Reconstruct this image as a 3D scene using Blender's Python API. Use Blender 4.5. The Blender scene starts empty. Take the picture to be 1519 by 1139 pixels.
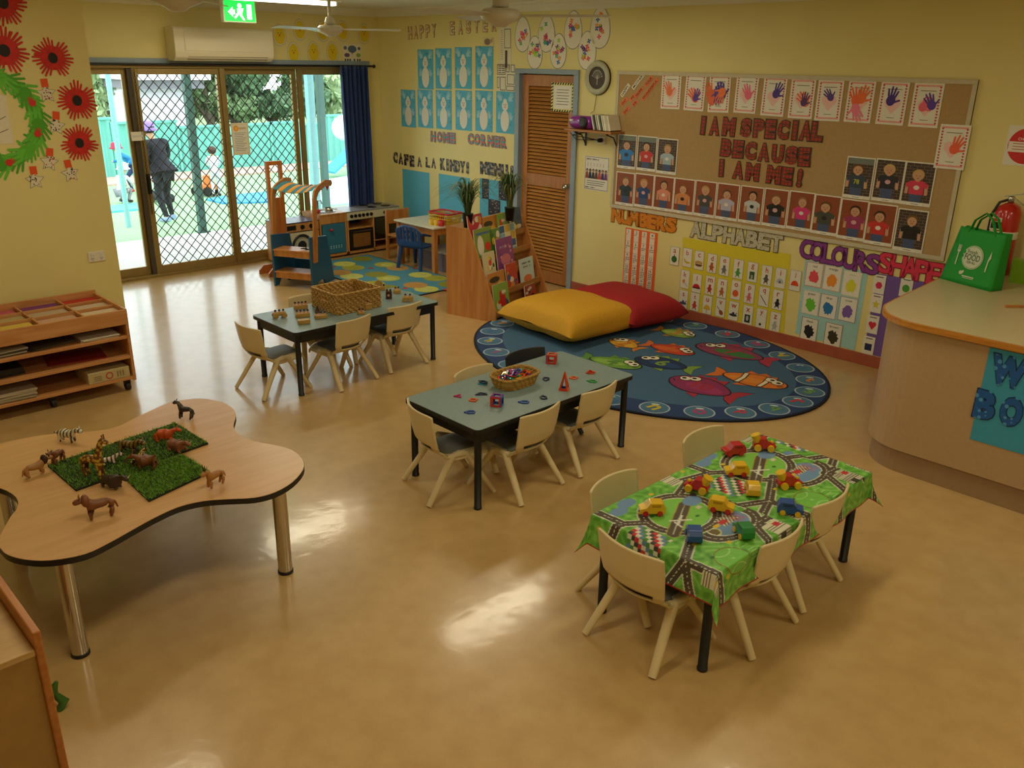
import bpy, bmesh, math, random
import numpy as np
from mathutils import Vector, Matrix, Euler
PI = math.pi
SC = bpy.context.scene
COL = SC.collection
# ------------------------------------------------------------------ camera
IW, IH, FPX = 1519, 1139, 1281.75
CAM = Vector((8.9149, -6.383, 2.1703)); YAW, PIT, ROL = .8005, .3579, .0164
FW = Vector((-math.sin(YAW)*math.cos(PIT), math.cos(YAW)*math.cos(PIT), -math.sin(PIT)))
_r = Vector((math.cos(YAW), math.sin(YAW), 0)); _u = _r.cross(FW)
RT = math.cos(ROL)*_r + math.sin(ROL)*_u; UP = -math.sin(ROL)*_r + math.cos(ROL)*_u
cd = bpy.data.cameras.new('camera'); cam = bpy.data.objects.new('camera', cd); COL.objects.link(cam)
cd.sensor_width = 36; cd.lens = FPX/IW*36; cd.clip_start = .05; cd.clip_end = 200
m = Matrix((RT, UP, -FW)).transposed().to_4x4(); m.translation = CAM; cam.matrix_world = m
SC.camera = cam
# ------------------------------------------------------------------ light and exposure
SC.view_settings.view_transform = 'Standard'; SC.view_settings.look = 'None'
SC.view_settings.gamma = 1; SC.view_settings.exposure = 0.0; SC.view_settings.use_curve_mapping = False
w = bpy.data.worlds.new('overcast_sky'); SC.world = w; w.use_nodes = True
bg = w.node_tree.nodes['Background']; bg.inputs[0].default_value = (.90, .96, 1.0, 1); bg.inputs[1].default_value = 3.8
LAMPCOL = (1.0, .895, .63); LAMPW = 17.5
LAMPS = [(1.5, -2.15), (4.0, -1.75), (6.7, -2.5), (4.0, -5.1), (6.9, -5.3), (9.4, -2.6), (9.4, -5.4)]
LW = [1.0, .85, .85, .75, .85, 1.0, .85]
CEIL = 2.70
for i, (x, y) in enumerate(LAMPS):
    l = bpy.data.lights.new('tube_light', 'AREA'); l.shape = 'RECTANGLE'; l.size = .24; l.size_y = 1.16
    l.energy = LAMPW*LW[i]; l.color = LAMPCOL
    o = bpy.data.objects.new('tube_light', l); o.location = (x, y, CEIL-.092); COL.objects.link(o)
    o['kind'] = 'structure'
# ------------------------------------------------------------------ pixel -> point on a real plane of the room
def ray(px, py): return FW + RT*((px-IW/2)/FPX) - UP*((py-IH/2)/FPX)
def G(px, py, z=0.):
    d = ray(px, py); return CAM + d*((z-CAM.z)/d.z)
def OY(px, py, y=0.):
    d = ray(px, py); return CAM + d*((y-CAM.y)/d.y)
def OX(px, py, x=0.):
    d = ray(px, py); return CAM + d*((x-CAM.x)/d.x)
# ------------------------------------------------------------------ colours and materials
def hx(s, a=1.0):
    s = s.lstrip('#'); v = [int(s[i:i+2], 16)/255 for i in (0, 2, 4)]
    return tuple([(c/12.92 if c <= .04045 else ((c+.055)/1.055)**2.4) for c in v]+[a])
MATS = {}
def nt(name):
    mt = bpy.data.materials.new(name); mt.use_nodes = True
    return mt, mt.node_tree.nodes, mt.node_tree.links, mt.node_tree.nodes['Principled BSDF']
def mat(name, col='#ffffff', rough=.5, metal=0., var=.06, scale=30., bump=0., coat=0., spec=.5, trans=0., emit=0., stretch=(1, 1, 1), sheen=0.):
    if name in MATS: return MATS[name]
    mt, N, L, P = nt(name); c = hx(col)
    tc = N.new('ShaderNodeTexCoord'); mp = N.new('ShaderNodeMapping'); mp.inputs['Scale'].default_value = stretch
    L.new(tc.outputs['Object'], mp.inputs[0])
    nz = N.new('ShaderNodeTexNoise'); nz.inputs['Scale'].default_value = scale; nz.inputs['Detail'].default_value = 4
    L.new(mp.outputs[0], nz.inputs['Vector'])
    r = N.new('ShaderNodeValToRGB'); e = r.color_ramp.elements
    e[0].position, e[1].position = .3, .7
    e[0].color = tuple([max(0, k*(1-var)) for k in c[:3]]+[1]); e[1].color = tuple([min(1, k*(1+var)) for k in c[:3]]+[1])
    L.new(nz.outputs[0], r.inputs[0]); L.new(r.outputs[0], P.inputs['Base Color'])
    P.inputs['Roughness'].default_value = rough; P.inputs['Metallic'].default_value = metal
    P.inputs['Coat Weight'].default_value = coat; P.inputs['Specular IOR Level'].default_value = spec
    P.inputs['Transmission Weight'].default_value = trans; P.inputs['Sheen Weight'].default_value = sheen
    if emit: P.inputs['Emission Color'].default_value = c; P.inputs['Emission Strength'].default_value = emit
    if bump:
        b = N.new('ShaderNodeBump'); b.inputs['Strength'].default_value = bump; b.inputs['Distance'].default_value = .004
        L.new(nz.outputs[0], b.inputs['Height']); L.new(b.outputs[0], P.inputs['Normal'])
    MATS[name] = mt; return mt
def wood(name, a, b, rough=.4, axis='X', scale=6.):
    if name in MATS: return MATS[name]
    mt, N, L, P = nt(name)
    tc = N.new('ShaderNodeTexCoord'); mp = N.new('ShaderNodeMapping')
    s = {'X': (1, 12, 12), 'Y': (12, 1, 12), 'Z': (12, 12, 1)}[axis]; mp.inputs['Scale'].default_value = s
    L.new(tc.outputs['Object'], mp.inputs[0])
    nz = N.new('ShaderNodeTexNoise'); nz.inputs['Scale'].default_value = scale; nz.inputs['Detail'].default_value = 5; nz.inputs['Distortion'].default_value = .6
    L.new(mp.outputs[0], nz.inputs['Vector'])
    r = N.new('ShaderNodeValToRGB'); e = r.color_ramp.elements; e[0].position, e[1].position = .35, .65
    e[0].color, e[1].color = hx(a), hx(b); L.new(nz.outputs[0], r.inputs[0]); L.new(r.outputs[0], P.inputs['Base Color'])
    P.inputs['Roughness'].default_value = rough; MATS[name] = mt; return mt
def wicker(name, a, b, sc=60.):
    if name in MATS: return MATS[name]
    mt, N, L, P = nt(name); tc = N.new('ShaderNodeTexCoord')
    out = []
    for k, dr in enumerate(('Z', 'DIAGONAL')):
        wv = N.new('ShaderNodeTexWave'); wv.bands_direction = dr; wv.inputs['Scale'].default_value = sc*(1, .5)[k]
        wv.inputs['Distortion'].default_value = 3; wv.inputs['Detail Scale'].default_value = 2; L.new(tc.outputs['Object'], wv.inputs['Vector']); out.append(wv)
    mx = N.new('ShaderNodeMath'); mx.operation = 'MULTIPLY'; L.new(out[0].outputs['Fac'], mx.inputs[0]); L.new(out[1].outputs['Fac'], mx.inputs[1])
    r = N.new('ShaderNodeValToRGB'); e = r.color_ramp.elements; e[0].color, e[1].color = hx(a), hx(b); e[1].position = .5
    L.new(mx.outputs[0], r.inputs[0]); L.new(r.outputs[0], P.inputs['Base Color']); P.inputs['Roughness'].default_value = .7
    bp = N.new('ShaderNodeBump'); bp.inputs['Strength'].default_value = .8; bp.inputs['Distance'].default_value = .005
    L.new(mx.outputs[0], bp.inputs['Height']); L.new(bp.outputs[0], P.inputs['Normal']); MATS[name] = mt; return mt
def printmat(name='printed_paper', rough=.55, attr='Col', coat=0., bump=0.):
    if name in MATS: return MATS[name]
    mt, N, L, P = nt(name); a = N.new('ShaderNodeAttribute'); a.attribute_name = attr
    nz = N.new('ShaderNodeTexNoise'); nz.inputs['Scale'].default_value = 45
    tc = N.new('ShaderNodeTexCoord'); L.new(tc.outputs['Object'], nz.inputs['Vector'])
    mr = N.new('ShaderNodeMapRange'); mr.inputs[3].default_value = .93; mr.inputs[4].default_value = 1.07; L.new(nz.outputs[0], mr.inputs[0])
    mx = N.new('ShaderNodeVectorMath'); mx.operation = 'SCALE'; L.new(a.outputs['Color'], mx.inputs[0]); L.new(mr.outputs[0], mx.inputs['Scale'])
    L.new(mx.outputs[0], P.inputs['Base Color']); P.inputs['Roughness'].default_value = rough; P.inputs['Coat Weight'].default_value = coat
    P.inputs['Coat Roughness'].default_value = .15
    if bump:
        n2 = N.new('ShaderNodeTexNoise'); n2.inputs['Scale'].default_value = 400; L.new(tc.outputs['Object'], n2.inputs['Vector'])
        b = N.new('ShaderNodeBump'); b.inputs['Strength'].default_value = bump; b.inputs['Distance'].default_value = .004
        L.new(n2.outputs[0], b.inputs['Height']); L.new(b.outputs[0], P.inputs['Normal'])
    MATS[name] = mt; return mt
PRINT = printmat(); GLOSSPRINT = printmat('laminated_print', .35, coat=.2); CARPET = printmat('woven_carpet', .95, bump=.6)
# ------------------------------------------------------------------ mesh builder
class MB:
    def __init__(s): s.v = []; s.f = []; s.mi = []; s.sm = []; s.c = []
    def add(s, vs, fs, mi=0, sm=False, col=None, T=None):
        b = len(s.v)
        if T is not None: vs = [T @ Vector(p) for p in vs]
        s.v += [tuple(p) for p in vs]
        for f in fs: s.f.append([b+i for i in f]); s.mi.append(mi); s.sm.append(sm); s.c.append(col)
        return s
    def box(s, c, d, mi=0, rz=0., rx=0., ry=0., T=None, col=None):
        x, y, z = [k/2 for k in d]
        vs = [Vector((a, b, e)) for a in (-x, x) for b in (-y, y) for e in (-z, z)]
        if rz or rx or ry: R = Euler((rx, ry, rz)).to_matrix(); vs = [R @ p for p in vs]
        vs = [p+Vector(c) for p in vs]
        return s.add(vs, [(0, 1, 3, 2), (4, 6, 7, 5), (0, 4, 5, 1), (2, 3, 7, 6), (0, 2, 6, 4), (1, 5, 7, 3)], mi, False, col, T)
    def bb(s, x0, x1, y0, y1, z0, z1, mi=0, col=None, T=None):
        return s.box(((x0+x1)/2, (y0+y1)/2, (z0+z1)/2), (abs(x1-x0), abs(y1-y0), abs(z1-z0)), mi, col=col, T=T)
    def tube(s, pts, rad, n=10, mi=0, cap=True, sm=True, fl=1., col=None, T=None, closed=False):
        pts = [Vector(p) for p in pts]
        if not hasattr(rad, '__len__'): rad = [rad]*len(pts)
        vs = []; prev = None
        for i, p in enumerate(pts):
            if closed: t = pts[(i+1) % len(pts)]-pts[i-1]
            else: t = pts[min(i+1, len(pts)-1)]-pts[max(i-1, 0)]
            t = t.normalized() if t.length > 1e-9 else Vector((0, 0, 1))
            if prev is None: a = Vector((0, 0, 1)) if abs(t.z) < .9 else Vector((1, 0, 0)); a = (a-t*a.dot(t)).normalized()
            else: a = (prev-t*prev.dot(t)); a = a.normalized() if a.length > 1e-6 else prev
            prev = a; b = t.cross(a)
            for k in range(n):
                q = 2*PI*k/n; vs.append(p+(a*math.cos(q)*fl+b*math.sin(q))*rad[i])
        fs = []; m_ = len(pts)
        for i in range(m_ if closed else m_-1):
            for k in range(n):
                j = (i+1) % m_; fs.append((i*n+k, i*n+(k+1) % n, j*n+(k+1) % n, j*n+k))
        s.add(vs, fs, mi, sm, col, T)
        if cap and not closed: s.add(vs[:n], [tuple(reversed(range(n)))], mi, False, col, T); s.add(vs[-n:], [tuple(range(n))], mi, False, col, T)
        return s
    def lathe(s, prof, c=(0, 0, 0), n=20, mi=0, sm=True, col=None, T=None, sx=1., sy=1., cap=True):
        vs = []
        for r, z in prof:
            for k in range(n): q = 2*PI*k/n; vs.append((c[0]+r*math.cos(q)*sx, c[1]+r*math.sin(q)*sy, c[2]+z))
        fs = [(i*n+k, i*n+(k+1) % n, (i+1)*n+(k+1) % n, (i+1)*n+k) for i in range(len(prof)-1) for k in range(n)]
        if cap: fs += [tuple(reversed(range(n))), tuple(range((len(prof)-1)*n, len(prof)*n))]
        return s.add(vs, fs, mi, sm, col, T)
    def ball(s, c, r, n=12, m_=8, mi=0, col=None, T=None):
        if not hasattr(r, '__len__'): r = (r, r, r)
        vs = [(c[0], c[1], c[2]-r[2])]
        for i in range(1, m_):
            a = PI*i/m_
            for k in range(n): q = 2*PI*k/n; vs.append((c[0]+r[0]*math.sin(a)*math.cos(q), c[1]+r[1]*math.sin(a)*math.sin(q), c[2]-r[2]*math.cos(a)))
        vs.append((c[0], c[1], c[2]+r[2])); L_ = len(vs)-1; fs = []
        for k in range(n): fs.append((0, 1+(k+1) % n, 1+k)); fs.append((L_, L_-n+k, L_-n+(k+1) % n))
        for i in range(m_-2):
            for k in range(n): fs.append((1+i*n+k, 1+i*n+(k+1) % n, 1+(i+1)*n+(k+1) % n, 1+(i+1)*n+k))
        return s.add(vs, fs, mi, True, col, T)
    def prism(s, poly, z0, z1, mi=0, T=None, col=None, side=None, sm=False):   # poly in xy, extruded along z
        n = len(poly); vs = [(p[0], p[1], z0) for p in poly]+[(p[0], p[1], z1) for p in poly]
        s.add(vs, [tuple(reversed(range(n))), tuple(range(n, 2*n))], mi, False, col, T)
        s.add(vs, [(i, (i+1) % n, n+(i+1) % n, n+i) for i in range(n)], mi if side is None else side, sm, col, T); return s
    def grid(s, fn, nu, nv, mi=0, sm=True, col=None, skip=None, T=None):
        vs = [fn(i/nu, j/nv) for j in range(nv+1) for i in range(nu+1)]
        fs = [(j*(nu+1)+i, j*(nu+1)+i+1, (j+1)*(nu+1)+i+1, (j+1)*(nu+1)+i) for j in range(nv) for i in range(nu) if not (skip and skip((i+.5)/nu, (j+.5)/nv))]
        return s.add(vs, fs, mi, sm, col, T)
    def build(s, name, mats, parent=None, loc=None, rot=None, bev=0., sub=0, solid=0., fix=True, weld=False):
        me = bpy.data.meshes.new(name); me.from_pydata(s.v, [], s.f)
        if not hasattr(mats, '__len__'): mats = [mats]
        for mm in mats: me.materials.append(mm)
        me.polygons.foreach_set('material_index', s.mi); me.polygons.foreach_set('use_smooth', s.sm)
        if any(c is not None for c in s.c):
            at = me.color_attributes.new('Col', 'FLOAT_COLOR', 'CORNER'); buf = []
            for p, c in zip(me.polygons, s.c): buf += list(c or (1, 1, 1, 1))*p.loop_total
            at.data.foreach_set('color', buf)
        if fix or weld:
            bm = bmesh.new(); bm.from_mesh(me)
            if weld: bmesh.ops.remove_doubles(bm, verts=bm.verts, dist=1e-5)
            if fix: bmesh.ops.recalc_face_normals(bm, faces=bm.faces)
            bm.to_mesh(me); bm.free()
        me.update()
        o = bpy.data.objects.new(name, me); COL.objects.link(o)
        if parent: o.parent = parent
        if loc is not None: o.location = loc
        if rot is not None: o.rotation_euler = rot
        if solid: md = o.modifiers.new('thickness', 'SOLIDIFY'); md.thickness = solid; md.offset = 0
        if bev: md = o.modifiers.new('bevel', 'BEVEL'); md.width = bev; md.segments = 2; md.limit_method = 'ANGLE'; md.angle_limit = .6
        if sub: md = o.modifiers.new('smooth', 'SUBSURF'); md.levels = md.render_levels = sub
        return o
LABELS = set()
def tag(o, label, cat, group=None, kind=None):
    o['label'] = label; o['category'] = cat
    if group: o['group'] = group
    if kind: o['kind'] = kind
    if label in LABELS and not group: print('DUPLABEL', label)
    LABELS.add(label); return o
def struct(o): o['kind'] = 'structure'; return o
def thing(name, label, cat, loc=(0, 0, 0), rz=0., group=None):
    o = bpy.data.objects.new(name, None); COL.objects.link(o); o.empty_display_size = .05
    o.location = loc; o.rotation_euler = (0, 0, rz); return tag(o, label, cat, group)
def copy_tree(o, parent=None):
    c = o.copy(); COL.objects.link(c)
    if parent: c.parent = parent
    for ch in list(o.children):
        copy_tree(ch, c)
    return c
def skin(name, V, E, R, mt, parent=None, sub=1, loc=None, rot=None):
    me = bpy.data.meshes.new(name); me.from_pydata([tuple(v) for v in V], E, []); me.materials.append(mt)
    o = bpy.data.objects.new(name, me); COL.objects.link(o)
    if parent: o.parent = parent
    if loc is not None: o.location = loc
    if rot is not None: o.rotation_euler = rot
    md = o.modifiers.new('skin', 'SKIN'); md.use_smooth_shade = True; md.branch_smoothing = .4
    for i, sv in enumerate(me.skin_vertices[0].data):
        r = R[i]; sv.radius = (r, r) if not hasattr(r, '__len__') else r; sv.use_root = (i == 0)
    s2 = o.modifiers.new('smooth', 'SUBSURF'); s2.levels = s2.render_levels = sub; return o
# ------------------------------------------------------------------ flat printed sheets and lettering
def ell(cx, cy, rx, ry, n=20, a=0.):
    ca, sa = math.cos(a), math.sin(a)
    return [(cx+rx*math.cos(2*PI*k/n)*ca-ry*math.sin(2*PI*k/n)*sa, cy+rx*math.cos(2*PI*k/n)*sa+ry*math.sin(2*PI*k/n)*ca) for k in range(n)]
def rect(x0, y0, x1, y1): return [(x0, y0), (x1, y0), (x1, y1), (x0, y1)]
_glyph = {}
def glyph(txt, off=0., res=3):
    k = (txt, off, res)
    if k in _glyph: return _glyph[k]
    cu = bpy.data.curves.new('t', 'FONT'); cu.body = txt; cu.offset = off; cu.resolution_u = res; cu.fill_mode = 'BOTH'
    ob = bpy.data.objects.new('t', cu); me = bpy.data.meshes.new_from_object(ob)
    vs = [(v.co.x, v.co.y) for v in me.vertices]; fs = [tuple(p.vertices) for p in me.polygons]
    bpy.data.objects.remove(ob); bpy.data.curves.remove(cu); bpy.data.meshes.remove(me)
    if not vs: vs = [(0, 0)]
    xs = [v[0] for v in vs]; ys = [v[1] for v in vs]
    _glyph[k] = (vs, fs, min(xs), max(xs), min(ys), max(ys)); return _glyph[k]
class Sheet(MB):
    """a flat printed or cut paper thing: local x right, y up, z towards the room"""
    def base(s, poly, col, th=.0012): s.prism(poly, 0, th, col=hx(col)); s.z0 = th; return s
    def p(s, poly, col, l=1):
        s.k = (getattr(s, 'k', 0)+1) % 55; z = s.z0+.0006*l+8e-6*s.k; return s.add([(a, b, z) for a, b in poly], [tuple(range(len(poly)))], 0, False, hx(col))
    def e(s, cx, cy, rx, ry, col, l=1, n=16, a=0.): return s.p(ell(cx, cy, rx, ry, n, a), col, l)
    def r(s, x0, y0, x1, y1, col, l=1): return s.p(rect(x0, y0, x1, y1), col, l)
    def line(s, x0, y0, x1, y1, w, col, l=1):
        d = Vector((x1-x0, y1-y0)); n_ = Vector((-d.y, d.x)).normalized()*w/2
        return s.p([(x0+n_.x, y0+n_.y), (x0-n_.x, y0-n_.y), (x1-n_.x, y1-n_.y), (x1+n_.x, y1+n_.y)], col, l)
    def frame(s, x0, y0, x1, y1, w, col, l=1):
        s.r(x0, y0, x1, y0+w, col, l); s.r(x0, y1-w, x1, y1, col, l); s.r(x0, y0+w, x0+w, y1-w, col, l); s.r(x1-w, y0+w, x1, y1-w, col, l); return s
    def text(s, t, cx, cy, h, col, l=1, w=None, off=0., a=0.):
        vs, fs, x0, x1, y0, y1 = glyph(t, off); k = h/max(1e-6, (y1-y0)); kx = k if w is None else w/max(1e-6, x1-x0)
        z = s.z0+.0006*l+4.6e-4; ca, sa = math.cos(a), math.sin(a); q = []
        for vx, vy in vs:
            X, Y = (vx-(x0+x1)/2)*kx, (vy-(y0+y1)/2)*k; q.append((cx+X*ca-Y*sa, cy+X*sa+Y*ca, z))
        return s.add(q, fs, 0, False, hx(col))
    def scrawl(s, x, y, w, h, n, col, l=1):       # lettering too small to read: a row of uneven short strokes
        rnd = random.Random(n+int(w*1e4)); st = w/n
        for i in range(n):
            if i % 6 == 5: continue
            a = h*rnd.uniform(.3, .5); s.r(x+i*st, y-a, x+i*st+st*.3, y+a, col, l); s.r(x+i*st, y+rnd.uniform(-.3, .3)*h, x+(i+.85)*st, y+h*.42, col, l)
        return s
    def hand(s, cx, cy, k, col, l=1, a=0.):
        ca, sa = math.cos(a), math.sin(a); T = lambda x, y: (cx+(x*ca-y*sa)*k, cy+(x*sa+y*ca)*k)
        s.p([T(*q) for q in ell(0, 0, .30, .34, 12)], col, l)
        for bx, by, fa, ln in ((-.22, .22, .28, .42), (-.08, .30, .1, .52), (.07, .30, -.07, .5), (.2, .23, -.25, .4), (.24, -.05, -1.05, .36)):
            dx, dy = -math.sin(fa), math.cos(fa); n_ = (dy*.065, -dx*.065)
            s.p([T(bx+n_[0], by+n_[1]), T(bx+dx*ln+n_[0]*.8, by+dy*ln+n_[1]*.8), T(bx+dx*(ln+.05), by+dy*(ln+.05)), T(bx+dx*ln-n_[0]*.8, by+dy*ln-n_[1]*.8), T(bx-n_[0], by-n_[1])], col, l)
        return s
    def put(s, name, o3, wall='B', m_=None, parent=None, tilt=0.):
        o = s.build(name, m_ or PRINT, parent, fix=False); R = {'B': Euler((PI/2, 0, 0)), 'A': Euler((PI/2, 0, PI/2)), 'F': Euler((0, 0, 0))}[wall].to_matrix().to_4x4()
        o.matrix_basis = Matrix.Translation(o3) @ R @ Matrix.Rotation(tilt, 4, 'Z'); return o
def WB(px, py, off=.0015): p = OY(px, py, 0); p.y = -off; return p      # a point on the poster wall
def WA(px, py, off=.0015): p = OX(px, py, 0); p.x = off; return p
def WC(px, py, off=.0015): p = OX(px, py, 2.5); p.x = 2.5+off; return p
def letters(word, pts, h, fill, edge, off, tagf, group, wall='B', wf=None, pattern=None, off2=None, th=.003, adv=None, base=.0015):
    """cut-out letters pinned one by one; pts = list of 3D centre points"""
    out = []; seen = {}
    for ch, c in zip(word, pts):
        if ch == ' ': continue
        vs, fs, x0, x1, y0, y1 = glyph(ch, off); hh = h if ch not in ".'" else h; k = hh/(y1-y0); kx = (wf/(x1-x0)) if wf and ch not in '!I' else k
        if wf and ch in 'MW': kx = wf*1.2/(x1-x0)
        S = Sheet(); S.z0 = 0
        n = len(vs); q = [((vx-(x0+x1)/2)*kx, (vy-(y0+y1)/2)*k) for vx, vy in vs]
        S.add([(a, b, th) for a, b in q], fs, 0, False, hx(edge)); S.add([(a, b, 0) for a, b in q], [tuple(reversed(f)) for f in fs], 0, False, hx(edge))
        ed = {}
        for f in fs:
            for i in range(len(f)): e = (f[i], f[(i+1) % len(f)]); ed[e] = 1
        side = [(a, b) for (a, b) in ed if (b, a) not in ed]
        S.add([(a, b, 0) for a, b in q]+[(a, b, th) for a, b in q], [(a, b, n+b, n+a) for a, b in side], 0, False, hx(edge))
        S.z0 = th; o2 = off2 if off2 is not None else off-.03
        g = glyph(ch, o2); mx_, my_ = (x0+x1)/2, (y0+y1)/2; z = th+.0006
        S.add([((vx-mx_)*kx, (vy-my_)*k, z) for vx, vy in g[0]], g[1], 0, False, hx(fill))
        o = S.put('paper_letter', c, wall, m_=pattern, tilt=random.uniform(-.04, .04))
        if pattern: o.data.materials.clear(); o.data.materials.append(pattern)
        seen[ch] = seen.get(ch, 0)+1; tot = word.count(ch)
        lb = tagf(ch if ch != '!' else 'exclamation mark', '' if tot == 1 else ('first ' if seen[ch] == 1 else 'second ' if seen[ch] == 2 else 'third '))
        tag(o, lb, 'letter', group); out.append(o)
    return out
# ================================================================== THE ROOM
def wallmat(name, c1, c2):
    return mat(name, c1, .55, var=.03, scale=3., bump=.05)
M_WALL = mat('cream_paint', '#e8da94', .5, var=.025, scale=2.5)
M_CEIL = mat('ceiling_paint', '#e9e4d2', .8, var=.02, scale=2)
M_ALU = mat('bronze_aluminium', '#a08a58', .38, metal=.55, var=.05, scale=12)
M_ALUD = mat('dark_bronze_seal', '#4a4030', .5, var=.1)
M_BLUE = mat('blue_grey_gloss_paint', '#8fa0b0', .4, var=.04)
M_SKIRT = mat('terracotta_vinyl', '#a8563f', .45, var=.07, scale=8)
M_BLACK = mat('black_plastic', '#17171a', .4, var=.1)
M_WHITE = mat('white_plastic', '#e8e2d0', .4, var=.02)
M_CHROME = mat('chrome', '#c9c6c0', .12, metal=1., var=.02)
M_STEEL = mat('brushed_steel', '#b9b6ac', .3, metal=1., var=.05)
def floor_mat():
    mt, N, L, P = nt('sheet_vinyl'); tc = N.new('ShaderNodeTexCoord')
    def noise(s, d, v=None):
        n = N.new('ShaderNodeTexNoise'); n.inputs['Scale'].default_value = s; n.inputs['Detail'].default_value = d
        if v: mp = N.new('ShaderNodeMapping'); mp.inputs['Scale'].default_value = v; L.new(tc.outputs['Object'], mp.inputs[0]); L.new(mp.outputs[0], n.inputs['Vector'])
        else: L.new(tc.outputs['Object'], n.inputs['Vector'])
        return n
    a = noise(9, 9); b = noise(140, 2)
    ad = N.new('ShaderNodeMath'); ad.operation = 'MULTIPLY_ADD'; L.new(b.outputs[0], ad.inputs[0]); ad.inputs[1].default_value = .35; L.new(a.outputs[0], ad.inputs[2])
    r = N.new('ShaderNodeValToRGB'); e = r.color_ramp.elements; e[0].position, e[1].position = .5, .85
    e[0].color, e[1].color = hx('#bd9a62'), hx('#c7a56d'); L.new(ad.outputs[0], r.inputs[0]); L.new(r.outputs[0], P.inputs['Base Color'])
    P.inputs['Roughness'].default_value = .34; P.inputs['Specular IOR Level'].default_value = .5
    P.inputs['Coat Weight'].default_value = .6; P.inputs['Coat Roughness'].default_value = .13
    rr = N.new('ShaderNodeMapRange'); rr.inputs[3].default_value = .08; rr.inputs[4].default_value = .17; c = noise(2.2, 4); L.new(c.outputs[0], rr.inputs[0]); L.new(rr.outputs[0], P.inputs['Coat Roughness'])
    bp = N.new('ShaderNodeBump'); bp.inputs['Strength'].default_value = .12; bp.inputs['Distance'].default_value = .01; c2 = noise(9, 3); L.new(c2.outputs[0], bp.inputs['Height'])
    L.new(bp.outputs[0], P.inputs['Coat Normal']); return mt
XR, YF = 11.2, -8.2                      # far right and rear of the room
DY0, DY1, DH = -3.95, -.25, 2.10         # opening of the sliding doors in the left wall
DX0, DX1 = 2.33, 3.18                    # frame of the louvred door
struct(MB().bb(-.12, XR, YF, .12, -.1, 0).build('floor', floor_mat()))
struct(MB().bb(-.12, XR, YF, .12, CEIL, CEIL+.1).build('ceiling', M_CEIL))
b = MB(); b.bb(-.12, 0, DY1, .12, 0, CEIL).bb(-.12, 0, YF, DY1, DH, CEIL).bb(-.12, 0, -4.6, DY0, 0, DH); struct(b.build('wall_left', M_WALL))
b = MB(); b.bb(0, DX0+.05, 0, .12, 0, CEIL).bb(DX0+.05, DX1-.05, 0, .12, 2.06, CEIL).bb(DX1-.05, XR, 0, .12, 0, CEIL).bb(DX0+.05, DX1-.05, .08, .12, 0, 2.06); struct(b.build('wall_back', M_WALL))
struct(MB().bb(0, 2.5, YF, -4.15, 0, CEIL).build('wall_partition', M_WALL))
struct(MB().bb(XR, XR+.12, YF, .12, 0, CEIL).build('wall_right', M_WALL))
struct(MB().bb(0, XR, YF-.12, YF, 0, CEIL).build('wall_front', M_WALL))
def cornice(name, a, bq, nrm):                                        # coved cornice between a and b
    prof = [(0, 0), (.012, 0), (.02, .02), (.05, .055), (.075, .068), (.075, .083), (0, .083)]
    S = MB(); a = Vector(a); bq = Vector(bq); nv = Vector(nrm)
    vs = [p+nv*q[0]+Vector((0, 0, q[1])) for p in (a, bq) for q in prof]; n = len(prof)
    S.add(vs, [(i, (i+1) % n, n+(i+1) % n, n+i) for i in range(n)]+[tuple(range(n)), tuple(range(2*n-1, n-1, -1))], 0)
    struct(S.build(name, M_CEIL))
Z0 = CEIL-.083
cornice('trim_1', (0, -4.15, Z0), (0, 0, Z0), (1, 0, 0)); cornice('trim_2', (0, 0, Z0), (XR, 0, Z0), (0, -1, 0)); cornice('trim_3', (2.5, YF, Z0), (2.5, -4.15, Z0), (1, 0, 0))
for nm, x0, x1 in (('baseboard_back', DX1, XR),):
    struct(MB().bb(x0, x1, -.012, 0, 0, .092).build(nm, M_SKIRT, bev=.003))
struct(MB().bb(0, DX0, -.012, 0, 0, .092).build('baseboard_corner', M_SKIRT)); struct(MB().bb(2.5, 2.512, YF, -4.15, 0, .092).build('baseboard_partition', M_SKIRT))
# blue pelmet strip over the sliding doors
struct(MB().bb(0, .022, -4.15, -.15, 2.095, 2.14).build('trim_4', M_BLUE, bev=.002))
tag(MB().tube([(.05, -4.1, 2.085), (.05, -.12, 2.085)], .011, 8).ball((.05, -.11, 2.085), .02).build('curtain_rod', M_BLACK), 'black curtain rod over the sliding glass doors', 'curtain rod')
# ---------------- glass sliding doors
def glass_mat():
    mt = bpy.data.materials.new('clear_glass'); mt.use_nodes = True; N = mt.node_tree.nodes; L = mt.node_tree.links; N.clear()
    o = N.new('ShaderNodeOutputMaterial'); mx = N.new('ShaderNodeMixShader'); t = N.new('ShaderNodeBsdfTransparent'); g = N.new('ShaderNodeBsdfGlossy'); f = N.new('ShaderNodeFresnel')
    t.inputs[0].default_value = (.93, .97, .96, 1); g.inputs['Roughness'].default_value = .02; f.inputs[0].default_value = 1.25
    L.new(f.outputs[0], mx.inputs[0]); L.new(t.outputs[0], mx.inputs[1]); L.new(g.outputs[0], mx.inputs[2]); L.new(mx.outputs[0], o.inputs[0]); return mt
M_GLASS = glass_mat()
M_GRILLE = mat('dark_security_grille', '#3a332c', .5, var=.1)
b = MB(); b.bb(-.11, 0.01, DY0, DY1, DH-.05, DH).bb(-.11, .01, DY0, DY1, 0, .028).bb(-.11, .01, DY0, DY0+.05, 0, DH).bb(-.11, .01, DY1-.05, DY1, 0, DH); struct(b.build('trim_5', M_ALU, bev=.003))
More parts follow.
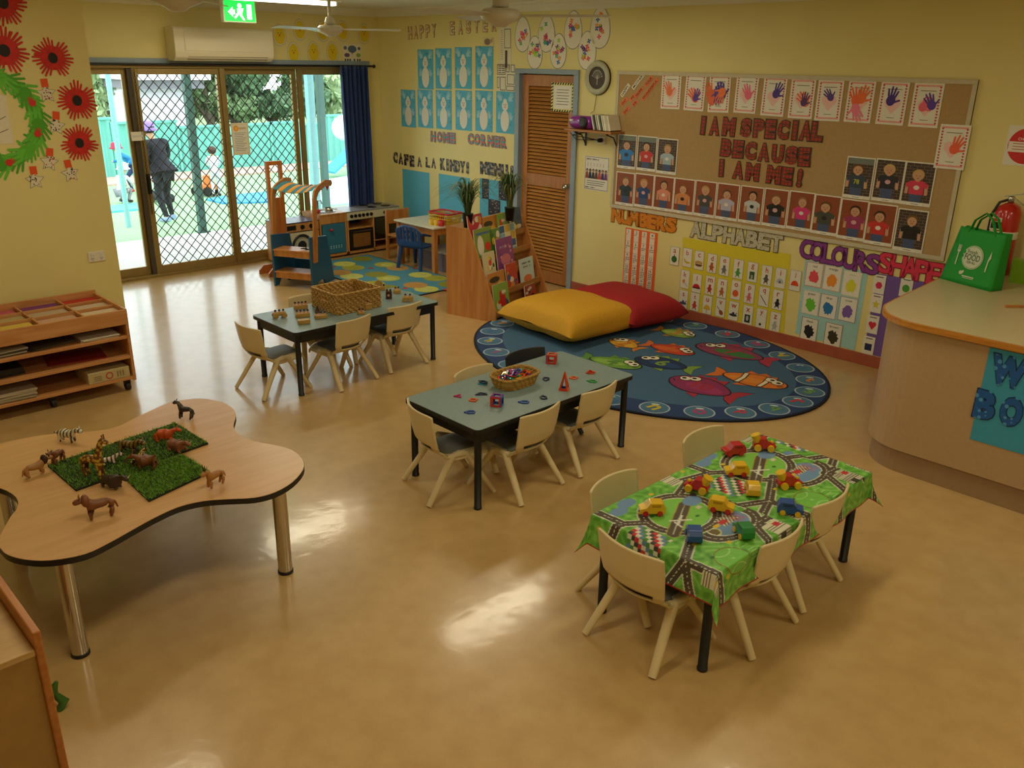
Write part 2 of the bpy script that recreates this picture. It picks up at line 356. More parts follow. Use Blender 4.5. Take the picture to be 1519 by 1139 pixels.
def diamond(S, x, y0, y1, z0, z1, p, wd):                              # crossed flat bars clipped to a rectangle
    H = z1-z0
    for sg in (1, -1):
        k = -int(H/p)-2
        while y0+k*p < y1+H+p:
            ya = y0+k*p if sg > 0 else y0+k*p
            pts = []
            # line y = ya + sg*(z-z0)/1.12
            s_ = 1/1.12
            zl, zh = z0, z1
            f = lambda z: ya+sg*(z-z0)*s_
            if sg > 0: zl = max(z0, z0+(y0-ya)/s_); zh = min(z1, z0+(y1-ya)/s_)
            else: zl = max(z0, z0+(ya-y1)/s_); zh = min(z1, z0+(ya-y0)/s_)
            if zh > zl+.01:
                d = Vector((0, sg*s_, 1)).normalized(); nn = Vector((0, -d.z, d.y))*wd/2; e_ = Vector((.0025, 0, 0))
                A = Vector((x+.003*sg, f(zl), zl)); Bq = Vector((x+.003*sg, f(zh), zh))
                vs = [A-nn-e_, A+nn-e_, A+nn+e_, A-nn+e_, Bq-nn-e_, Bq+nn-e_, Bq+nn+e_, Bq-nn+e_]
                S.add(vs, [(0, 1, 5, 4), (1, 2, 6, 5), (2, 3, 7, 6), (3, 0, 4, 7)], 0)
            k += 1
def slider(name, y0, y1, x, screen, handle=None, wd=.055):
    z0, z1 = .028, DH-.05
    b = MB(); b.bb(x-.018, x+.018, y0, y0+wd, z0, z1).bb(x-.018, x+.018, y1-wd, y1, z0, z1).bb(x-.018, x+.018, y0+wd, y1-wd, z1-.06, z1).bb(x-.018, x+.018, y0+wd, y1-wd, z0, z0+.085)
    d = struct(b.build(name, M_ALU, bev=.003))
    g = MB().bb(x-.002, x+.002, y0+wd, y1-wd, z0+.085, z1-.06).build('glass_pane', M_GLASS, d)
    if screen:
        S = MB(); diamond(S, x+.012, y0+wd, y1-wd, z0+.085, z1-.06, .098, .0075); S.build('security_grille', M_GRILLE, d)
    if handle:
        hy, hz = handle; h = MB().bb(x+.018, x+.032, hy-.018, hy+.018, hz-.1, hz+.1).bb(x+.03, x+.06, hy-.012, hy+.012, hz-.085, hz-.06).bb(x+.03, x+.06, hy-.012, hy+.012, hz+.06, hz+.085).bb(x+.052, x+.062, hy-.012, hy+.012, hz-.085, hz+.085)
        h.build('door_handle', M_BLACK, d, bev=.002)
    return d
slider('door_1', -3.74, -2.93, -.075, False)
slider('door_2', -2.90, -1.98, -.03, True, (-2.875, .95))
slider('door_3', -2.02, -1.09, -.075, True, (-1.995, .97))
slider('door_4', -1.09, -.30, -.03, False)
struct(MB().bb(-.1, -.02, -2.945, -2.905, .03, DH-.05).build('trim_6', M_ALUD)); struct(MB().bb(-.03, .012, -2.01, -1.955, .03, DH-.05).build('trim_7', M_ALU, bev=.003))
b = MB()                                                               # chain down the first stile
for i in range(46): b.tube([(.012+.005*math.cos(q)*(i % 2), -2.885+.008*math.cos(q)*(1-i % 2), 2.02-i*.03+.018*math.sin(q)) for q in [2*PI*k/8 for k in range(8)]], .0028, 5, closed=True)
tag(b.build('door_chain', M_BLACK), 'thin black chain hanging down the stile of the leftmost sliding door', 'chain')
def notice(name, c, w_, h_, fn, label, cat, wall='B', tilt=0, base='#e9e5d8', group=None, m_=None, z=None):
    S = Sheet(); S.base(rect(-w_/2, -h_/2, w_/2, h_/2), base); fn(S, w_, h_); o = S.put(name, c, wall, m_=m_, tilt=tilt); return tag(o, label, cat, group)
def fn_doorpaper(S, w, h):
    S.frame(-w/2+.01, -h/2+.01, w/2-.01, h/2-.01, .006, '#e8c860'); S.e(-w*.22, h*.33, .03, .03, '#f09030'); S.e(-w*.22, h*.33, .018, .018, '#f8c040', 2)
    S.r(w*-.05, h*.3, w*.35, h*.36, '#c8b890')
    for i in range(11): S.r(-w*.34, h*(.18-.055*i), w*(.34-.1*((i*7) % 3)), h*(.195-.055*i), '#8c8880')
pa = OX(357, 206, -.05); notice('notice', (-.052, pa.y, pa.z), .2, .33, fn_doorpaper, 'white notice with yellow border and orange sun on the meshed glass door', 'notice', 'A')
pa = OX(203, 202, 0); notice('notice', (.013, pa.y, pa.z), .12, .085, lambda S, w, h: S.r(-w*.4, -h*.1, w*.4, h*.1, '#d4d4d0'), 'small blank white card stuck on the stile of the leftmost sliding door', 'notice', 'A')
# curtain
def cur(u, v):
    z = .13+(2.085-.13)*v; yy = -.60+.375*u*(1-.05*(1-v)) + .015*(1-v)
    a = u*2*PI*6.5; return (.075+.038*math.sin(a)*(.75+.25*v)+.012*math.sin(a*.5+v*3), yy+.012*math.cos(a)+.02*(1-v)*math.sin(v*3), z)
o = MB().grid(cur, 120, 30).build('curtain', mat('navy_curtain_fabric', '#26427e', .85, var=.12, scale=40, sheen=.2), solid=.004)
tag(o, 'gathered navy blue curtain hanging at the right end of the sliding doors', 'curtain')
# ---------------- louvred door
M_DOORW = wood('varnished_meranti', '#a4662a', '#bd7c36', .35, 'Z'); M_SLATW = wood('varnished_slats', '#ac7238', '#c68c48', .3, 'X')
b = MB(); b.bb(DX0, DX0+.06, -.022, .075, 0, DH-.045).bb(DX1-.06, DX1, -.022, .075, 0, DH-.045).bb(DX0, DX1, -.022, .075, DH-.045, DH).bb(DX0+.06, DX0+.075, .02, .075, 0, DH-.045).bb(DX1-.075, DX1-.06, .02, .075, 0, DH-.045)
struct(b.build('trim_8', M_BLUE, bev=.003))
lx0, lx1 = DX0+.063, DX1-.063
b = MB(); S2 = MB()
for z0, z1 in ((.012, .13), (.98, 1.10), (1.94, 2.045)): b.bb(lx0+.09, lx1-.09, .024, .058, z0, z1)
b.bb(lx0, lx0+.09, .024, .058, .012, 2.045).bb(lx1-.09, lx1, .024, .058, .012, 2.045)
ld = struct(b.build('door_5', M_DOORW, bev=.002))
for z0, z1 in ((.13, .98), (1.10, 1.94)):
    n = int((z1-z0)/.034)
    for i in range(n): S2.box(((lx0+lx1)/2, .04, z0+(i+.5)*(z1-z0)/n), (lx1-lx0-.18, .034, .007), rx=.75)
S2.build('louvre_slats', M_SLATW, ld)
MB().bb(lx0+.09, lx1-.09, .056, .06, .13, 1.94).build('backing', mat('door_dark', '#2a1a10', .9), ld)
b = MB(); b.lathe([(.026, 0), (.028, .006), (.012, .01), (.012, .035), (.027, .042), (.031, .055), (.024, .072), (.0, .074)], n=18, T=Matrix.Translation((lx1-.045, .024, 1.02)) @ Matrix.Rotation(PI/2, 4, 'X'))
b.build('door_knob', M_CHROME, ld)
def fn_warn(S, w, h):
    S.r(-w/2, -h/2, w/2, h/2, '#e6dc8a', 1)
    n = 9
    for k in range(n):
        for sx in (0, 1):
            t = -.5+(k+.2)/n
            S.p([(w*t, h*(.5-.07) if sx else -h*.5), (w*(t+.06), h*.43 if sx else -h*.5), (w*(t+.1), h*.5 if sx else -h*.43), (w*(t+.04), h*.5 if sx else -h*.43)], '#1a1a1a', 2)
            xx = .5-.09 if sx else -.5
            S.p([(w*xx, h*t), (w*(xx+.09), h*(t+.05)), (w*(xx+.09), h*(t+.1)), (w*xx, h*(t+.05))], '#1a1a1a', 2)
    S.r(-w*.38, -h*.4, w*.38, h*.4, '#efece0', 3)
    for i in range(6): S.r(-w*(.24+.03*(i % 2)), h*(.25-.1*i), w*(.25+.04*((i+1) % 2)), h*(.27-.1*i), '#55534a', 4)
p = OY(834.5, 144.5, .022); notice('sign', (p.x, .0225, p.z), .30, .265, fn_warn, 'notice with black and yellow striped border on the louvred door', 'sign')
# ---------------- ceiling lamps, exit sign, fans, air conditioner
M_TUBE = mat('lamp_white_steel', '#e8e4d8', .5)
b = MB(); b.bb(-.09, .09, -.62, .62, -.05, 0).bb(-.05, .05, -.6, -.585, -.085, -.05).bb(-.05, .05, .585, .6, -.085, -.05)
vis = [0]
proto = None
FL = ['ceiling fluorescent batten nearest the sliding doors', 'ceiling fluorescent batten over the wicker basket table and bookshelf', 'ceiling fluorescent batten over the magnetic tile table', 'ceiling fluorescent batten above the wavy table', 'ceiling fluorescent batten nearest the camera', 'ceiling fluorescent batten near the counter', 'ceiling fluorescent batten at the rear of the room']
for i, (x, y) in enumerate(LAMPS[:2]):
    if proto is None:
        t = thing('ceiling_light', FL[i], 'lamp', (x, y, CEIL), 0, 'fluorescent ceiling lights'); b.build('housing', M_TUBE, t, bev=.004)
        MB().tube([(-.03, -.585, -.068), (-.03, .585, -.068)], .013, 10).tube([(.03, -.585, -.068), (.03, .585, -.068)], .013, 10).build('tubes', mat('lit_tube', '#fff6dd', .3, emit=6.), t)
        proto = t
    else: t = copy_tree(proto); t.location = (x, y, CEIL); t['label'] = FL[i]
t = thing('exit_sign', 'green and white illuminated exit sign hanging under the ceiling light', 'sign', (.8, -2.155, CEIL))
MB().bb(-.03, .03, -.165, .165, -.235, -.03).bb(-.02, .02, -.12, .12, -.03, 0).build('housing', M_WHITE, t, bev=.004)
S = Sheet(); S.base(rect(-.155, -.09, .155, .09), '#18c84a', .001); S.e(0, .045, .022, .022, '#f4fff4', 1); S.p([(-.03, .02), (.04, .025), (.02, -.03), (.05, -.08), (.03, -.08), (-.01, -.03), (-.05, -.07), (-.06, -.055), (-.025, -.01)], '#f4fff4', 1)
S.r(.07, -.07, .12, .06, '#f4fff4', 1); S.p([(-.12, -.01), (-.07, .035), (-.07, .01), (-.05, .01), (-.05, -.03), (-.07, -.03), (-.07, -.055)], '#f4fff4', 1)
mt, N, L, P = nt('lit_exit_face'); a = N.new('ShaderNodeAttribute'); a.attribute_name = 'Col'; L.new(a.outputs['Color'], P.inputs['Base Color']); L.new(a.outputs['Color'], P.inputs['Emission Color']); P.inputs['Emission Strength'].default_value = 1.3
o = S.build('sign_face', mt, t, fix=False); o.rotation_euler = (PI/2, 0, PI/2); o.location = (.031, 0, -.135)
M_FAN = mat('fan_white_enamel', '#cfc9b8', .35, var=.03)
def fan(x, y, R, rz, label):
    t = thing('ceiling_fan', label, 'fan', (x, y, CEIL), rz, 'ceiling fans')
    MB().lathe([(.0, 0), (.055, 0), (.052, -.04), (.015, -.055), (.014, -.2), (.03, -.205), (.045, -.24), (.047, -.262), (.0, -.264)], n=20).build('canopy', M_FAN, t)
    MB().lathe([(.0, -.262), (.09, -.272), (.115, -.295), (.10, -.325), (.05, -.345), (.03, -.36), (0, -.362)], n=24).build('motor', M_FAN, t)
    for k in range(3):
        a = 2*PI*k/3; bl = MB(); bl.prism([(.10, -.018), (.17, -.045), (R, -.055), (R+.012, 0), (R, .055), (.17, .045), (.10, .018)], -.304, -.300, T=Matrix.Rotation(a, 4, 'Z') @ Matrix.Translation((0, 0, -.302)) @ Matrix.Rotation(.16, 4, 'X') @ Matrix.Translation((0, 0, .302)))
        bl.build('blade', M_FAN, t, bev=.001)
    return t
q = G(490, 45, 2.39); fan(q.x, q.y, .60, .72, 'white ceiling fan nearest the air conditioner, furthest from the camera')
q = G(742, 22, 2.40); fan(q.x, q.y, .58, .68, 'white ceiling fan in front of the painted eggs and poster wall')
q = G(262, 5, 2.37); fan(q.x, q.y, .55, 0.3, 'ceiling fan whose hub just shows at the top left edge, beside the exit sign')
# air conditioner
t = thing('air_conditioner', 'cream split system air conditioner above the sliding doors', 'air conditioner', (0, -2.01, 2.12))
prof = [(0, .0), (.15, .0), (.195, .03), (.21, .08), (.21, .29), (.19, .31), (0, .31)]
b = MB(); vs = [(p_[0], y, p_[1]) for y in (-.53, .53) for p_ in prof]; n = len(prof)
b.add(vs, [(i, (i+1) % n, n+(i+1) % n, n+i) for i in range(n)]+[tuple(range(n)), tuple(range(2*n-1, n-1, -1))], 0); M_AC = mat('aged_white_abs', '#e6dcc0', .4, var=.015, scale=2)
b.build('body', M_AC, t, bev=.008)
MB().bb(.205, .216, -.43, .5, .09, .275).build('front_panel', M_AC, t, bev=.004)
MB().box((.192, .03, .045), (.012, .86, .02), ry=-.3).box((.178, .03, .02), (.012, .86, .012), ry=-.5).build('louvre', mat('ac_louvre_grey', '#8f8470', .5), t)
# wall sockets
def socket(name, c, wall, label, n=2):
    S = MB(); rz = {'C': PI/2, 'B': 0}[wall]
    t = thing(name, label, 'power point', c, rz)
    MB().bb(-.058, .058, -.009, 0, -.036, .036).build('plate', M_WHITE, t, bev=.003)
    for s in (-1, 1): MB().bb(s*.03-.008, s*.03+.008, -.013, -.009, .008, .026).build('switch', M_WHITE, t, bev=.001)
    for s in (-1, 1):
        b = MB(); b.box((s*.03-.007, -.0095, -.012), (.003, .002, .009), ry=.5).box((s*.03+.007, -.0095, -.012), (.003, .002, .009), ry=-.5).box((s*.03, -.0095, -.022), (.003, .002, .008))
        b.build('socket', M_BLACK, t)
p = WC(143, 380); socket('power_point', (2.5, p.y, p.z), 'C', 'white double power point on the cream wall below the poppies')
# ================================================================== THE YARD OUTSIDE
M_TURF = mat('synthetic_turf', '#93b588', .95, var=.12, scale=60, bump=.5); M_CONC = mat('pale_concrete', '#d9d6d2', .85, var=.05, scale=6)
b = MB(); b.bb(-2.35, -.12, -9, 6, -.2, -.06); struct(b.build('patio', M_CONC))
def gz(x): return -.075 if x > -2.35 else (-.075-.375*min(1, (-2.35-x)/3.2))
b = MB(); xs = [-2.35, -3.4, -4.5, -5.55, -11.6]
b.add([(x, y, gz(x)) for x in xs for y in (-10, 9)], [(2*i, 2*i+1, 2*i+3, 2*i+2) for i in range(4)], 0); struct(b.build('turf', M_TURF))
b = MB(); b.bb(-11.75, -10.4, -10, 9, -.45, -.41); struct(b.build('garden_bed', mat('bark_mulch', '#c9a79a', .95, var=.25, scale=30)))
struct(MB().bb(-60, -11.7, -50, 60, -.6, -.5).build('ground_beyond', mat('dull_grass', '#7d8f63', .95, var=.2, scale=2)))
# teal corrugated fence in stepped panels
FX = -11.6
t = thing('fence', 'teal corrugated steel fence with stepped panels across the yard', 'fence', (FX, 0, -.45)); M_FENCE = mat('teal_colorbond', '#6cb8aa', .6, var=.04, scale=3)
def fz(px, py): return OX(px, py, FX)
edges = [(-9.5, fz(150, 176).z), (fz(163, 176).y, fz(163, 183).z), (fz(262, 187).y, fz(262, 189).z), (fz(400, 188).y, fz(430, 181).z), (fz(449, 184).y, fz(465, 184).z), (fz(480, 171).y, fz(500, 171).z), (9, 1)]
for (y0, z), (y1, _) in zip(edges[:-1], edges[1:]):
    b = MB(); n = max(3, int((y1-y0)/.19)); 
    vs = []; fs = []
    for i in range(n*4+1):
        q = y0+(y1-y0)*i/(n*4); dx = (0, 0, .04, .04)[i % 4]
        vs += [(dx, q, 0), (dx, q, z+.45)]
    fs = [(2*i, 2*i+2, 2*i+3, 2*i+1) for i in range(n*4)]
    b.add(vs, fs, 0); b.bb(-.02, .06, y0, y1, z+.43, z+.48); b.bb(-.03, .06, y0-.03, y0+.03, 0, z+.48); b.build('fence_panel', M_FENCE, t)
# verandah posts
M_POST = mat('dark_teal_steel', '#41665f', .5); M_PALEPOST = mat('pale_teal_steel', '#8fc4cc', .5)
q = G(301, 345, -.07); tag(MB().bb(q.x-.045, q.x+.045, q.y-.045, q.y+.045, -.06, 3.0).bb(q.x-.08, q.x+.08, q.y-.08, q.y+.08, -.06, -.045).build('verandah_post', M_POST, bev=.004), 'dark teal steel verandah post seen through the meshed glass doors', 'post', 'verandah posts')
q = OX(478, 200, -2.25); tag(MB().bb(q.x-.045, q.x+.045, q.y-.045, q.y+.045, -.06, 3.0).build('verandah_post', M_POST, bev=.004), 'dark verandah post seen through the open door beside the navy curtain', 'post', 'verandah posts')
q = OX(463, 200, -2.5); tag(MB().bb(q.x-.05, q.x+.05, q.y-.05, q.y+.05, -.2, 3.0).build('verandah_post', M_PALEPOST, bev=.004), 'pale teal verandah post just left of the dark post by the curtain', 'post')
q = OX(172, 200, -5.2); tag(MB().tube([(q.x, q.y, -.45), (q.x, q.y, 3.0)], .04, 12).build('shade_pole', M_PALEPOST), 'slim pale blue pole standing in the yard beyond the leftmost glass', 'pole')
struct(MB().bb(-2.6, -.12, -9, 6, 2.95, 3.05).build('verandah_roof', mat('verandah_roof_sheet', '#cfd8d6', .7)))
# neighbour's house
t = thing('house', 'pale rendered house with white eaves beyond the fence', 'house', (-13.2, 0, -.5))
q0, q1 = OX(236, 150, -13.2), OX(286, 150, -13.2)
MB().bb(-3, 0, q0.y-.6, q1.y+.0, 0, q0.z+.5+1.0).build('house_wall', mat('pale_render', '#e6dce4', .8), t)
MB().bb(-3.4, .5, q0.y-.8, q1.y+.3, OX(260, 118, -13.2).z+.5, OX(260, 100, -13.2).z+.62).build('fascia', mat('white_fascia', '#f4ecf0', .6), t)
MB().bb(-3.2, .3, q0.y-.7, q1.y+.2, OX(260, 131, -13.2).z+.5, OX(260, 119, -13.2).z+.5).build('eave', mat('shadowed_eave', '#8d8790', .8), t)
# trees
M_LEAF = [mat('gum_leaf_green', '#86a070', .8, var=.35, scale=4), mat('dark_leaf_green', '#5f7c58', .8, var=.4, scale=4), mat('pale_leaf_green', '#b0c494', .8, var=.3, scale=4)]
M_BARK = mat('grey_bark', '#6b5f50', .9, var=.2)
def tree(x, y, h, r, mi, label, seed, n=2600):
    rnd = random.Random(seed); t = thing('tree', label, 'tree', (x, y, -.5), 0, 'trees beyond the fence')
    MB().tube([(0, 0, 0), (.1, .05, h*.4), (.0, 0, h*.7)], [.16, .11, .05], 8).tube([(.08, .04, h*.38), (.5*r, .4*r, h*.65)], [.07, .03], 6).tube([(.08, .04, h*.35), (-.1, -.5*r, h*.6)], [.07, .03], 6).build('trunk', M_BARK, t)
    blobs = [(rnd.uniform(-.6, .6)*r, rnd.uniform(-.75, .75)*r, h*rnd.uniform(.42, .95), rnd.uniform(.3, .5)*r) for _ in range(11)]
    vs = []; fs = []
    for i in range(n):
        bx, by, bz, br = blobs[i % 11]; th, ph = rnd.uniform(0, 2*PI), math.acos(rnd.uniform(-1, 1)); rr = br*rnd.uniform(.6, 1.05)
        c = Vector((bx+rr*math.sin(ph)*math.cos(th), by+rr*math.sin(ph)*math.sin(th), bz+rr*math.cos(ph)*.8)); s = rnd.uniform(.07, .15)
        R = Euler((rnd.uniform(0, 3), rnd.uniform(0, 3), rnd.uniform(0, 3))).to_matrix(); k = len(vs)
        vs += [c+R @ Vector(v) for v in ((-s, 0, 0), (0, -s*.45, 0), (s, 0, 0), (0, s*.45, 0))]; fs.append((k, k+1, k+2, k+3))
    cr = MB().add(vs, fs, 0)
    for bx, by, bz, br in blobs: cr.ball((bx, by, bz), (br*.7, br*.7, br*.55), 10, 7)
    cr.build('foliage', M_LEAF[mi], t, fix=False)
TR = [(140, 165, -15, 1.2, 2, 'pale feathery tree behind the fence, seen through the leftmost glass'), (190, 160, -16, 1.1, 2, 'light green tree left of the neighbouring house'),
      (305, 150, -14.0, .7, 0, 'mid green tree at the right end of the neighbouring house'), (345, 150, -14, 1.3, 0, 'broad green tree behind the fence at the middle sliding door'), (400, 155, -13.8, 1.5, 1, 'dark dense tree behind the fence at the middle sliding door'),
      (455, 140, -14.5, 1.1, 0, 'green tree behind the fence, left of the dark verandah post'), (505, 150, -14.2, 1.3, 2, 'bright green tree behind the fence beside the navy curtain'), (560, 150, -14.5, 1.6, 0, 'green tree at the far right beyond the fence, mostly behind the curtain')]
for i, (px, py, X, r, mi, lb) in enumerate(TR):
    q = OX(px, py, X); tree(X, q.y, q.z+1.7, r*.85, mi, lb, 11+i)
# coloured mats and play things on the turf
M_PBLUE = mat('play_mat_blue', '#3fa0d8', .6); M_PAQUA = mat('play_mat_aqua', '#5fc8e8', .6)
def flat(name, pts, z, mt, label, cat, th=.03, group=None):
    b = MB(); P_ = []
    for px, py in pts:
        zz = -.2
        for _ in range(30): zz = .5*zz+.5*gz(G(px, py, zz).x)
        P_.append(G(px, py, zz))
    c = sum(P_, Vector())/len(P_); n = len(P_); vs = [Vector((p.x-c.x, p.y-c.y, gz(p.x)-gz(c.x)+.002)) for p in P_]; vs += [v+Vector((0, 0, th)) for v in vs]
    b.add(vs, [tuple(range(n)), tuple(range(n, 2*n))]+[(i, (i+1) % n, n+(i+1) % n, n+i) for i in range(n)], 0); o = b.build(name, mt, loc=(c.x, c.y, gz(c.x))); return tag(o, label, cat, group)
flat('play_mat', [(345, 291), (402, 286), (402, 301), (330, 303), (305, 297)], gz(-4.9)+.0, M_PBLUE, 'long bright blue play mat lying across the turf beyond the middle door', 'mat')
flat('play_mat', [(455, 275), (516, 262), (520, 303), (462, 308)], gz(-3.5)+.02, mat('pale_blue_mat', '#c4e8f4', .7), 'wide pale blue mat on the turf outside the open right hand door', 'mat')
flat('play_mat', [(160, 308), (205, 303), (208, 312), (165, 316)], gz(-5)+.0, M_PAQUA, 'small aqua mat on the turf beyond the leftmost glass', 'mat')
q = G(206, 298, gz(-5.2)); tag(MB().tube([(-.3, .3, .09), (.5, .4, .09)], .09, 12).build('foam_roll', mat('charcoal_foam', '#2c2e34', .8), loc=(q.x, q.y, gz(q.x)+.02)), 'dark padded roll lying beside the aqua mat outside', 'foam roll')
q = G(505, 262, -.45); t = thing('climbing_frame', 'blue and white play slide in the yard beside the curtain', 'play equipment', (q.x, q.y, -.45)); 
MB().box((0, .3, .55), (.5, 1.5, .06), rx=.6).bb(-.3, .3, .9, 1.3, 0, 1.0).build('slide', M_PBLUE, t, bev=.02); MB().ball((0, .2, 1.1), (.22, .35, .3)).build('canopy', mat('white_plastic_out', '#f0f2f4', .4), t)
# people
M_SKIN = mat('skin_light', '#d9a583', .55, var=.04); M_SKIN2 = mat('skin_tan', '#c08a68', .55, var=.04)
def person(loc, rz, k, J, cloth, label, cat='person'):
    """J: joint dictionary in body units of 1.0 = full height; one skinned body, clothes as skinned shells over it"""
    t = thing('person', label, cat, loc, rz); S = lambda n: Vector(J[n])*k
    names = ['pel', 'wai', 'che', 'nec', 'hdb', 'hdt', 'shl', 'ell', 'hal', 'shr', 'elr', 'har', 'hil', 'knl', 'anl', 'tol', 'hir', 'knr', 'anr', 'tor']
    V = [S(n) for n in names]; ix = {n: i for i, n in enumerate(names)}
    E = [('pel', 'wai'), ('wai', 'che'), ('che', 'nec'), ('nec', 'hdb'), ('hdb', 'hdt'), ('che', 'shl'), ('shl', 'ell'), ('ell', 'hal'), ('che', 'shr'), ('shr', 'elr'), ('elr', 'har'), ('pel', 'hil'), ('hil', 'knl'), ('knl', 'anl'), ('anl', 'tol'), ('pel', 'hir'), ('hir', 'knr'), ('knr', 'anr'), ('anr', 'tor')]
    E = [(ix[a], ix[b]) for a, b in E]
    Rr = dict(pel=.07, wai=.062, che=.075, nec=.028, hdb=.048, hdt=.04, shl=.034, ell=.024, hal=.017, shr=.034, elr=.024, har=.017, hil=.05, knl=.034, anl=.022, tol=.02, hir=.05, knr=.034, anr=.022, tor=.02)
    if cloth.get('child'):
        Rr.update(hdb=.066, hdt=.055, nec=.03, che=.07)
    skin('body', V, E, [Rr[n]*k for n in names], cloth.get('skin', M_SKIN), t, 1)
    hc = (S('hdb')+S('hdt'))/2; hr = Rr['hdb']*k*1.22
    f = Vector(J.get('face', (0, 1, 0))).normalized(); rt = Vector((f.y, -f.x, 0)).normalized()
    b = MB(); b.ball(hc+f*hr*.95-Vector((0, 0, hr*.1)), hr*.17, 6, 5); b.build('nose', cloth.get('skin', M_SKIN), t)
    [MB().ball(hc+f*hr*.86+rt*s*hr*.38+Vector((0, 0, hr*.15)), hr*.11, 6, 5).build('eye', M_BLACK, t) for s in (-1, 1)]
    MB().ball(hc+f*hr*.86-Vector((0, 0, hr*.45)), (hr*.22, hr*.12, hr*.07), 8, 5).build('mouth', mat('lip', '#a85a50', .5), t)
    [MB().ball(hc+rt*s*hr*.98, (hr*.16, hr*.2, hr*.26), 8, 6).build('ear', cloth.get('skin', M_SKIN), t) for s in (-1, 1)]
    if 'hair' in cloth: MB().ball(hc-f*hr*.18+Vector((0, 0, hr*.22)), (hr*1.08, hr*1.08, hr*1.02), 14, 10).build('hair', cloth['hair'], t)
    if 'hat' in cloth:
        T = Matrix.Translation(hc+Vector((0, 0, hr*.25)))
        MB().lathe([(hr*1.6, -.02*k), (hr*1.15, .01*k), (hr*1.12, hr*.75), (hr*.8, hr*1.15), (0, hr*1.22)], n=20, T=T, cap=False).build('hat', cloth['hat'], t, solid=.006)
    tw = cloth.get('loose', 1.22)
    tp = ['wai', 'che', 'shl', 'ell', 'hal2', 'shr', 'elr', 'har2', 'pel']
    P_ = dict((n, S(n)) for n in names); P_['hal2'] = P_['ell'].lerp(P_['hal'], cloth.get('sleeve', .85)); P_['har2'] = P_['elr'].lerp(P_['har'], cloth.get('sleeve', .85)); P_['neck2'] = P_['che'].lerp(P_['nec'], .75)
    nm = ['wai', 'che', 'neck2', 'shl', 'ell', 'hal2', 'shr', 'elr', 'har2', 'pel']; jx = {n: i for i, n in enumerate(nm)}
    E2 = [('wai', 'che'), ('che', 'neck2'), ('che', 'shl'), ('shl', 'ell'), ('ell', 'hal2'), ('che', 'shr'), ('shr', 'elr'), ('elr', 'har2'), ('wai', 'pel')]
    R2 = dict(Rr, hal2=.024, har2=.024, neck2=.036); skin('top', [P_[n] for n in nm], [(jx[a], jx[b]) for a, b in E2], [R2[n]*k*tw for n in nm], cloth['top'], t, 1)
    nm = ['pel', 'hil', 'knl', 'anl', 'hir', 'knr', 'anr']; jx = {n: i for i, n in enumerate(nm)}
    E3 = [('pel', 'hil'), ('hil', 'knl'), ('knl', 'anl'), ('pel', 'hir'), ('hir', 'knr'), ('knr', 'anr')]
    skin('trousers', [P_[n] for n in nm], [(jx[a], jx[b]) for a, b in E3], [Rr[n]*k*1.16 for n in nm], cloth['legs'], t, 1)
    for a, c_ in (('anl', 'tol'), ('anr', 'tor')):
        MB().tube([P_[a]-(P_[c_]-P_[a])*.3-Vector((0, 0, .012*k)), P_[a]*.5+P_[c_]*.5-Vector((0, 0, .006*k)), P_[c_]], [.026*k, .03*k, .022*k], 10).build('shoe', cloth['shoe'], t)
    return t
ST = dict(pel=(0, 0, .52), wai=(0, 0, .60), che=(0, .01, .72), nec=(0, .015, .83), hdb=(0, .03, .885), hdt=(0, .03, .955), shl=(-.11, .01, .79), ell=(-.14, .01, .63), hal=(-.10, .12, .53), shr=(.11, .01, .79), elr=(.14, .01, .63), har=(.10, .12, .53), hil=(-.055, 0, .49), knl=(-.06, .03, .27), anl=(-.06, -.02, .045), tol=(-.06, .08, .02), hir=(.055, 0, .49), knr=(.06, .02, .27), anr=(.06, 0, .045), tor=(.06, .10, .02))
q = G(250, 328, gz(-4.9)); gq = gz(q.x); q = G(250, 328, gq)
A = dict(ST); A.update(pel=(0, .0, .50), wai=(0, .02, .59), che=(0, .06, .71), nec=(0, .09, .82), hdb=(0, .13, .87), hdt=(0, .14, .94), shl=(-.12, .06, .78), shr=(.12, .06, .78), ell=(-.15, .06, .62), elr=(.15, .08, .62), hal=(-.06, .19, .56), har=(.06, .2, .56), knr=(.06, .05, .27), anl=(-.07, -.07, .045), tol=(-.07, .03, .02), face=(0, 1, -.15))
hgt = 1.6
M_TROU = mat('black_trousers', '#24242e', .85)
person((q.x, q.y, gq), 1.9, hgt, A, dict(top=mat('charcoal_knit_jacket', '#201f28', .9), legs=M_TROU, shoe=mat('blue_grey_trainers', '#8fa4c4', .6), hat=mat('lilac_sun_hat', '#a07fd0', .7), hair=mat('dark_hair', '#2a1c16', .7), loose=1.8), 'person in a long charcoal jacket, black trousers and lilac sun hat standing outside')
q = G(202, 284, -.42); B_ = dict(ST); B_.update(wai=(0, .05, .59), che=(0, .14, .68), nec=(0, .21, .76), hdb=(0, .25, .81), hdt=(0, .26, .9), shl=(-.1, .16, .74), shr=(.1, .16, .74), ell=(-.14, .02, .66), hal=(-.13, .1, .56), elr=(.13, .25, .6), har=(.1, .36, .6), knl=(-.06, .14, .3), anl=(-.06, .06, .06), tol=(-.06, .15, .03), knr=(.06, -.06, .28), anr=(.06, -.24, .12), tor=(.06, -.2, .04))
person((q.x, q.y, -.44), 2.9, 1.02, B_, dict(child=1, top=mat('blue_sweater', '#2f86c8', .8), legs=mat('navy_leggings', '#23305a', .8), shoe=mat('red_shoes', '#b8302c', .6), hat=mat('crimson_hat', '#b02c48', .7)), 'child in a blue top and crimson hat running on the turf beyond the leftmost glass')
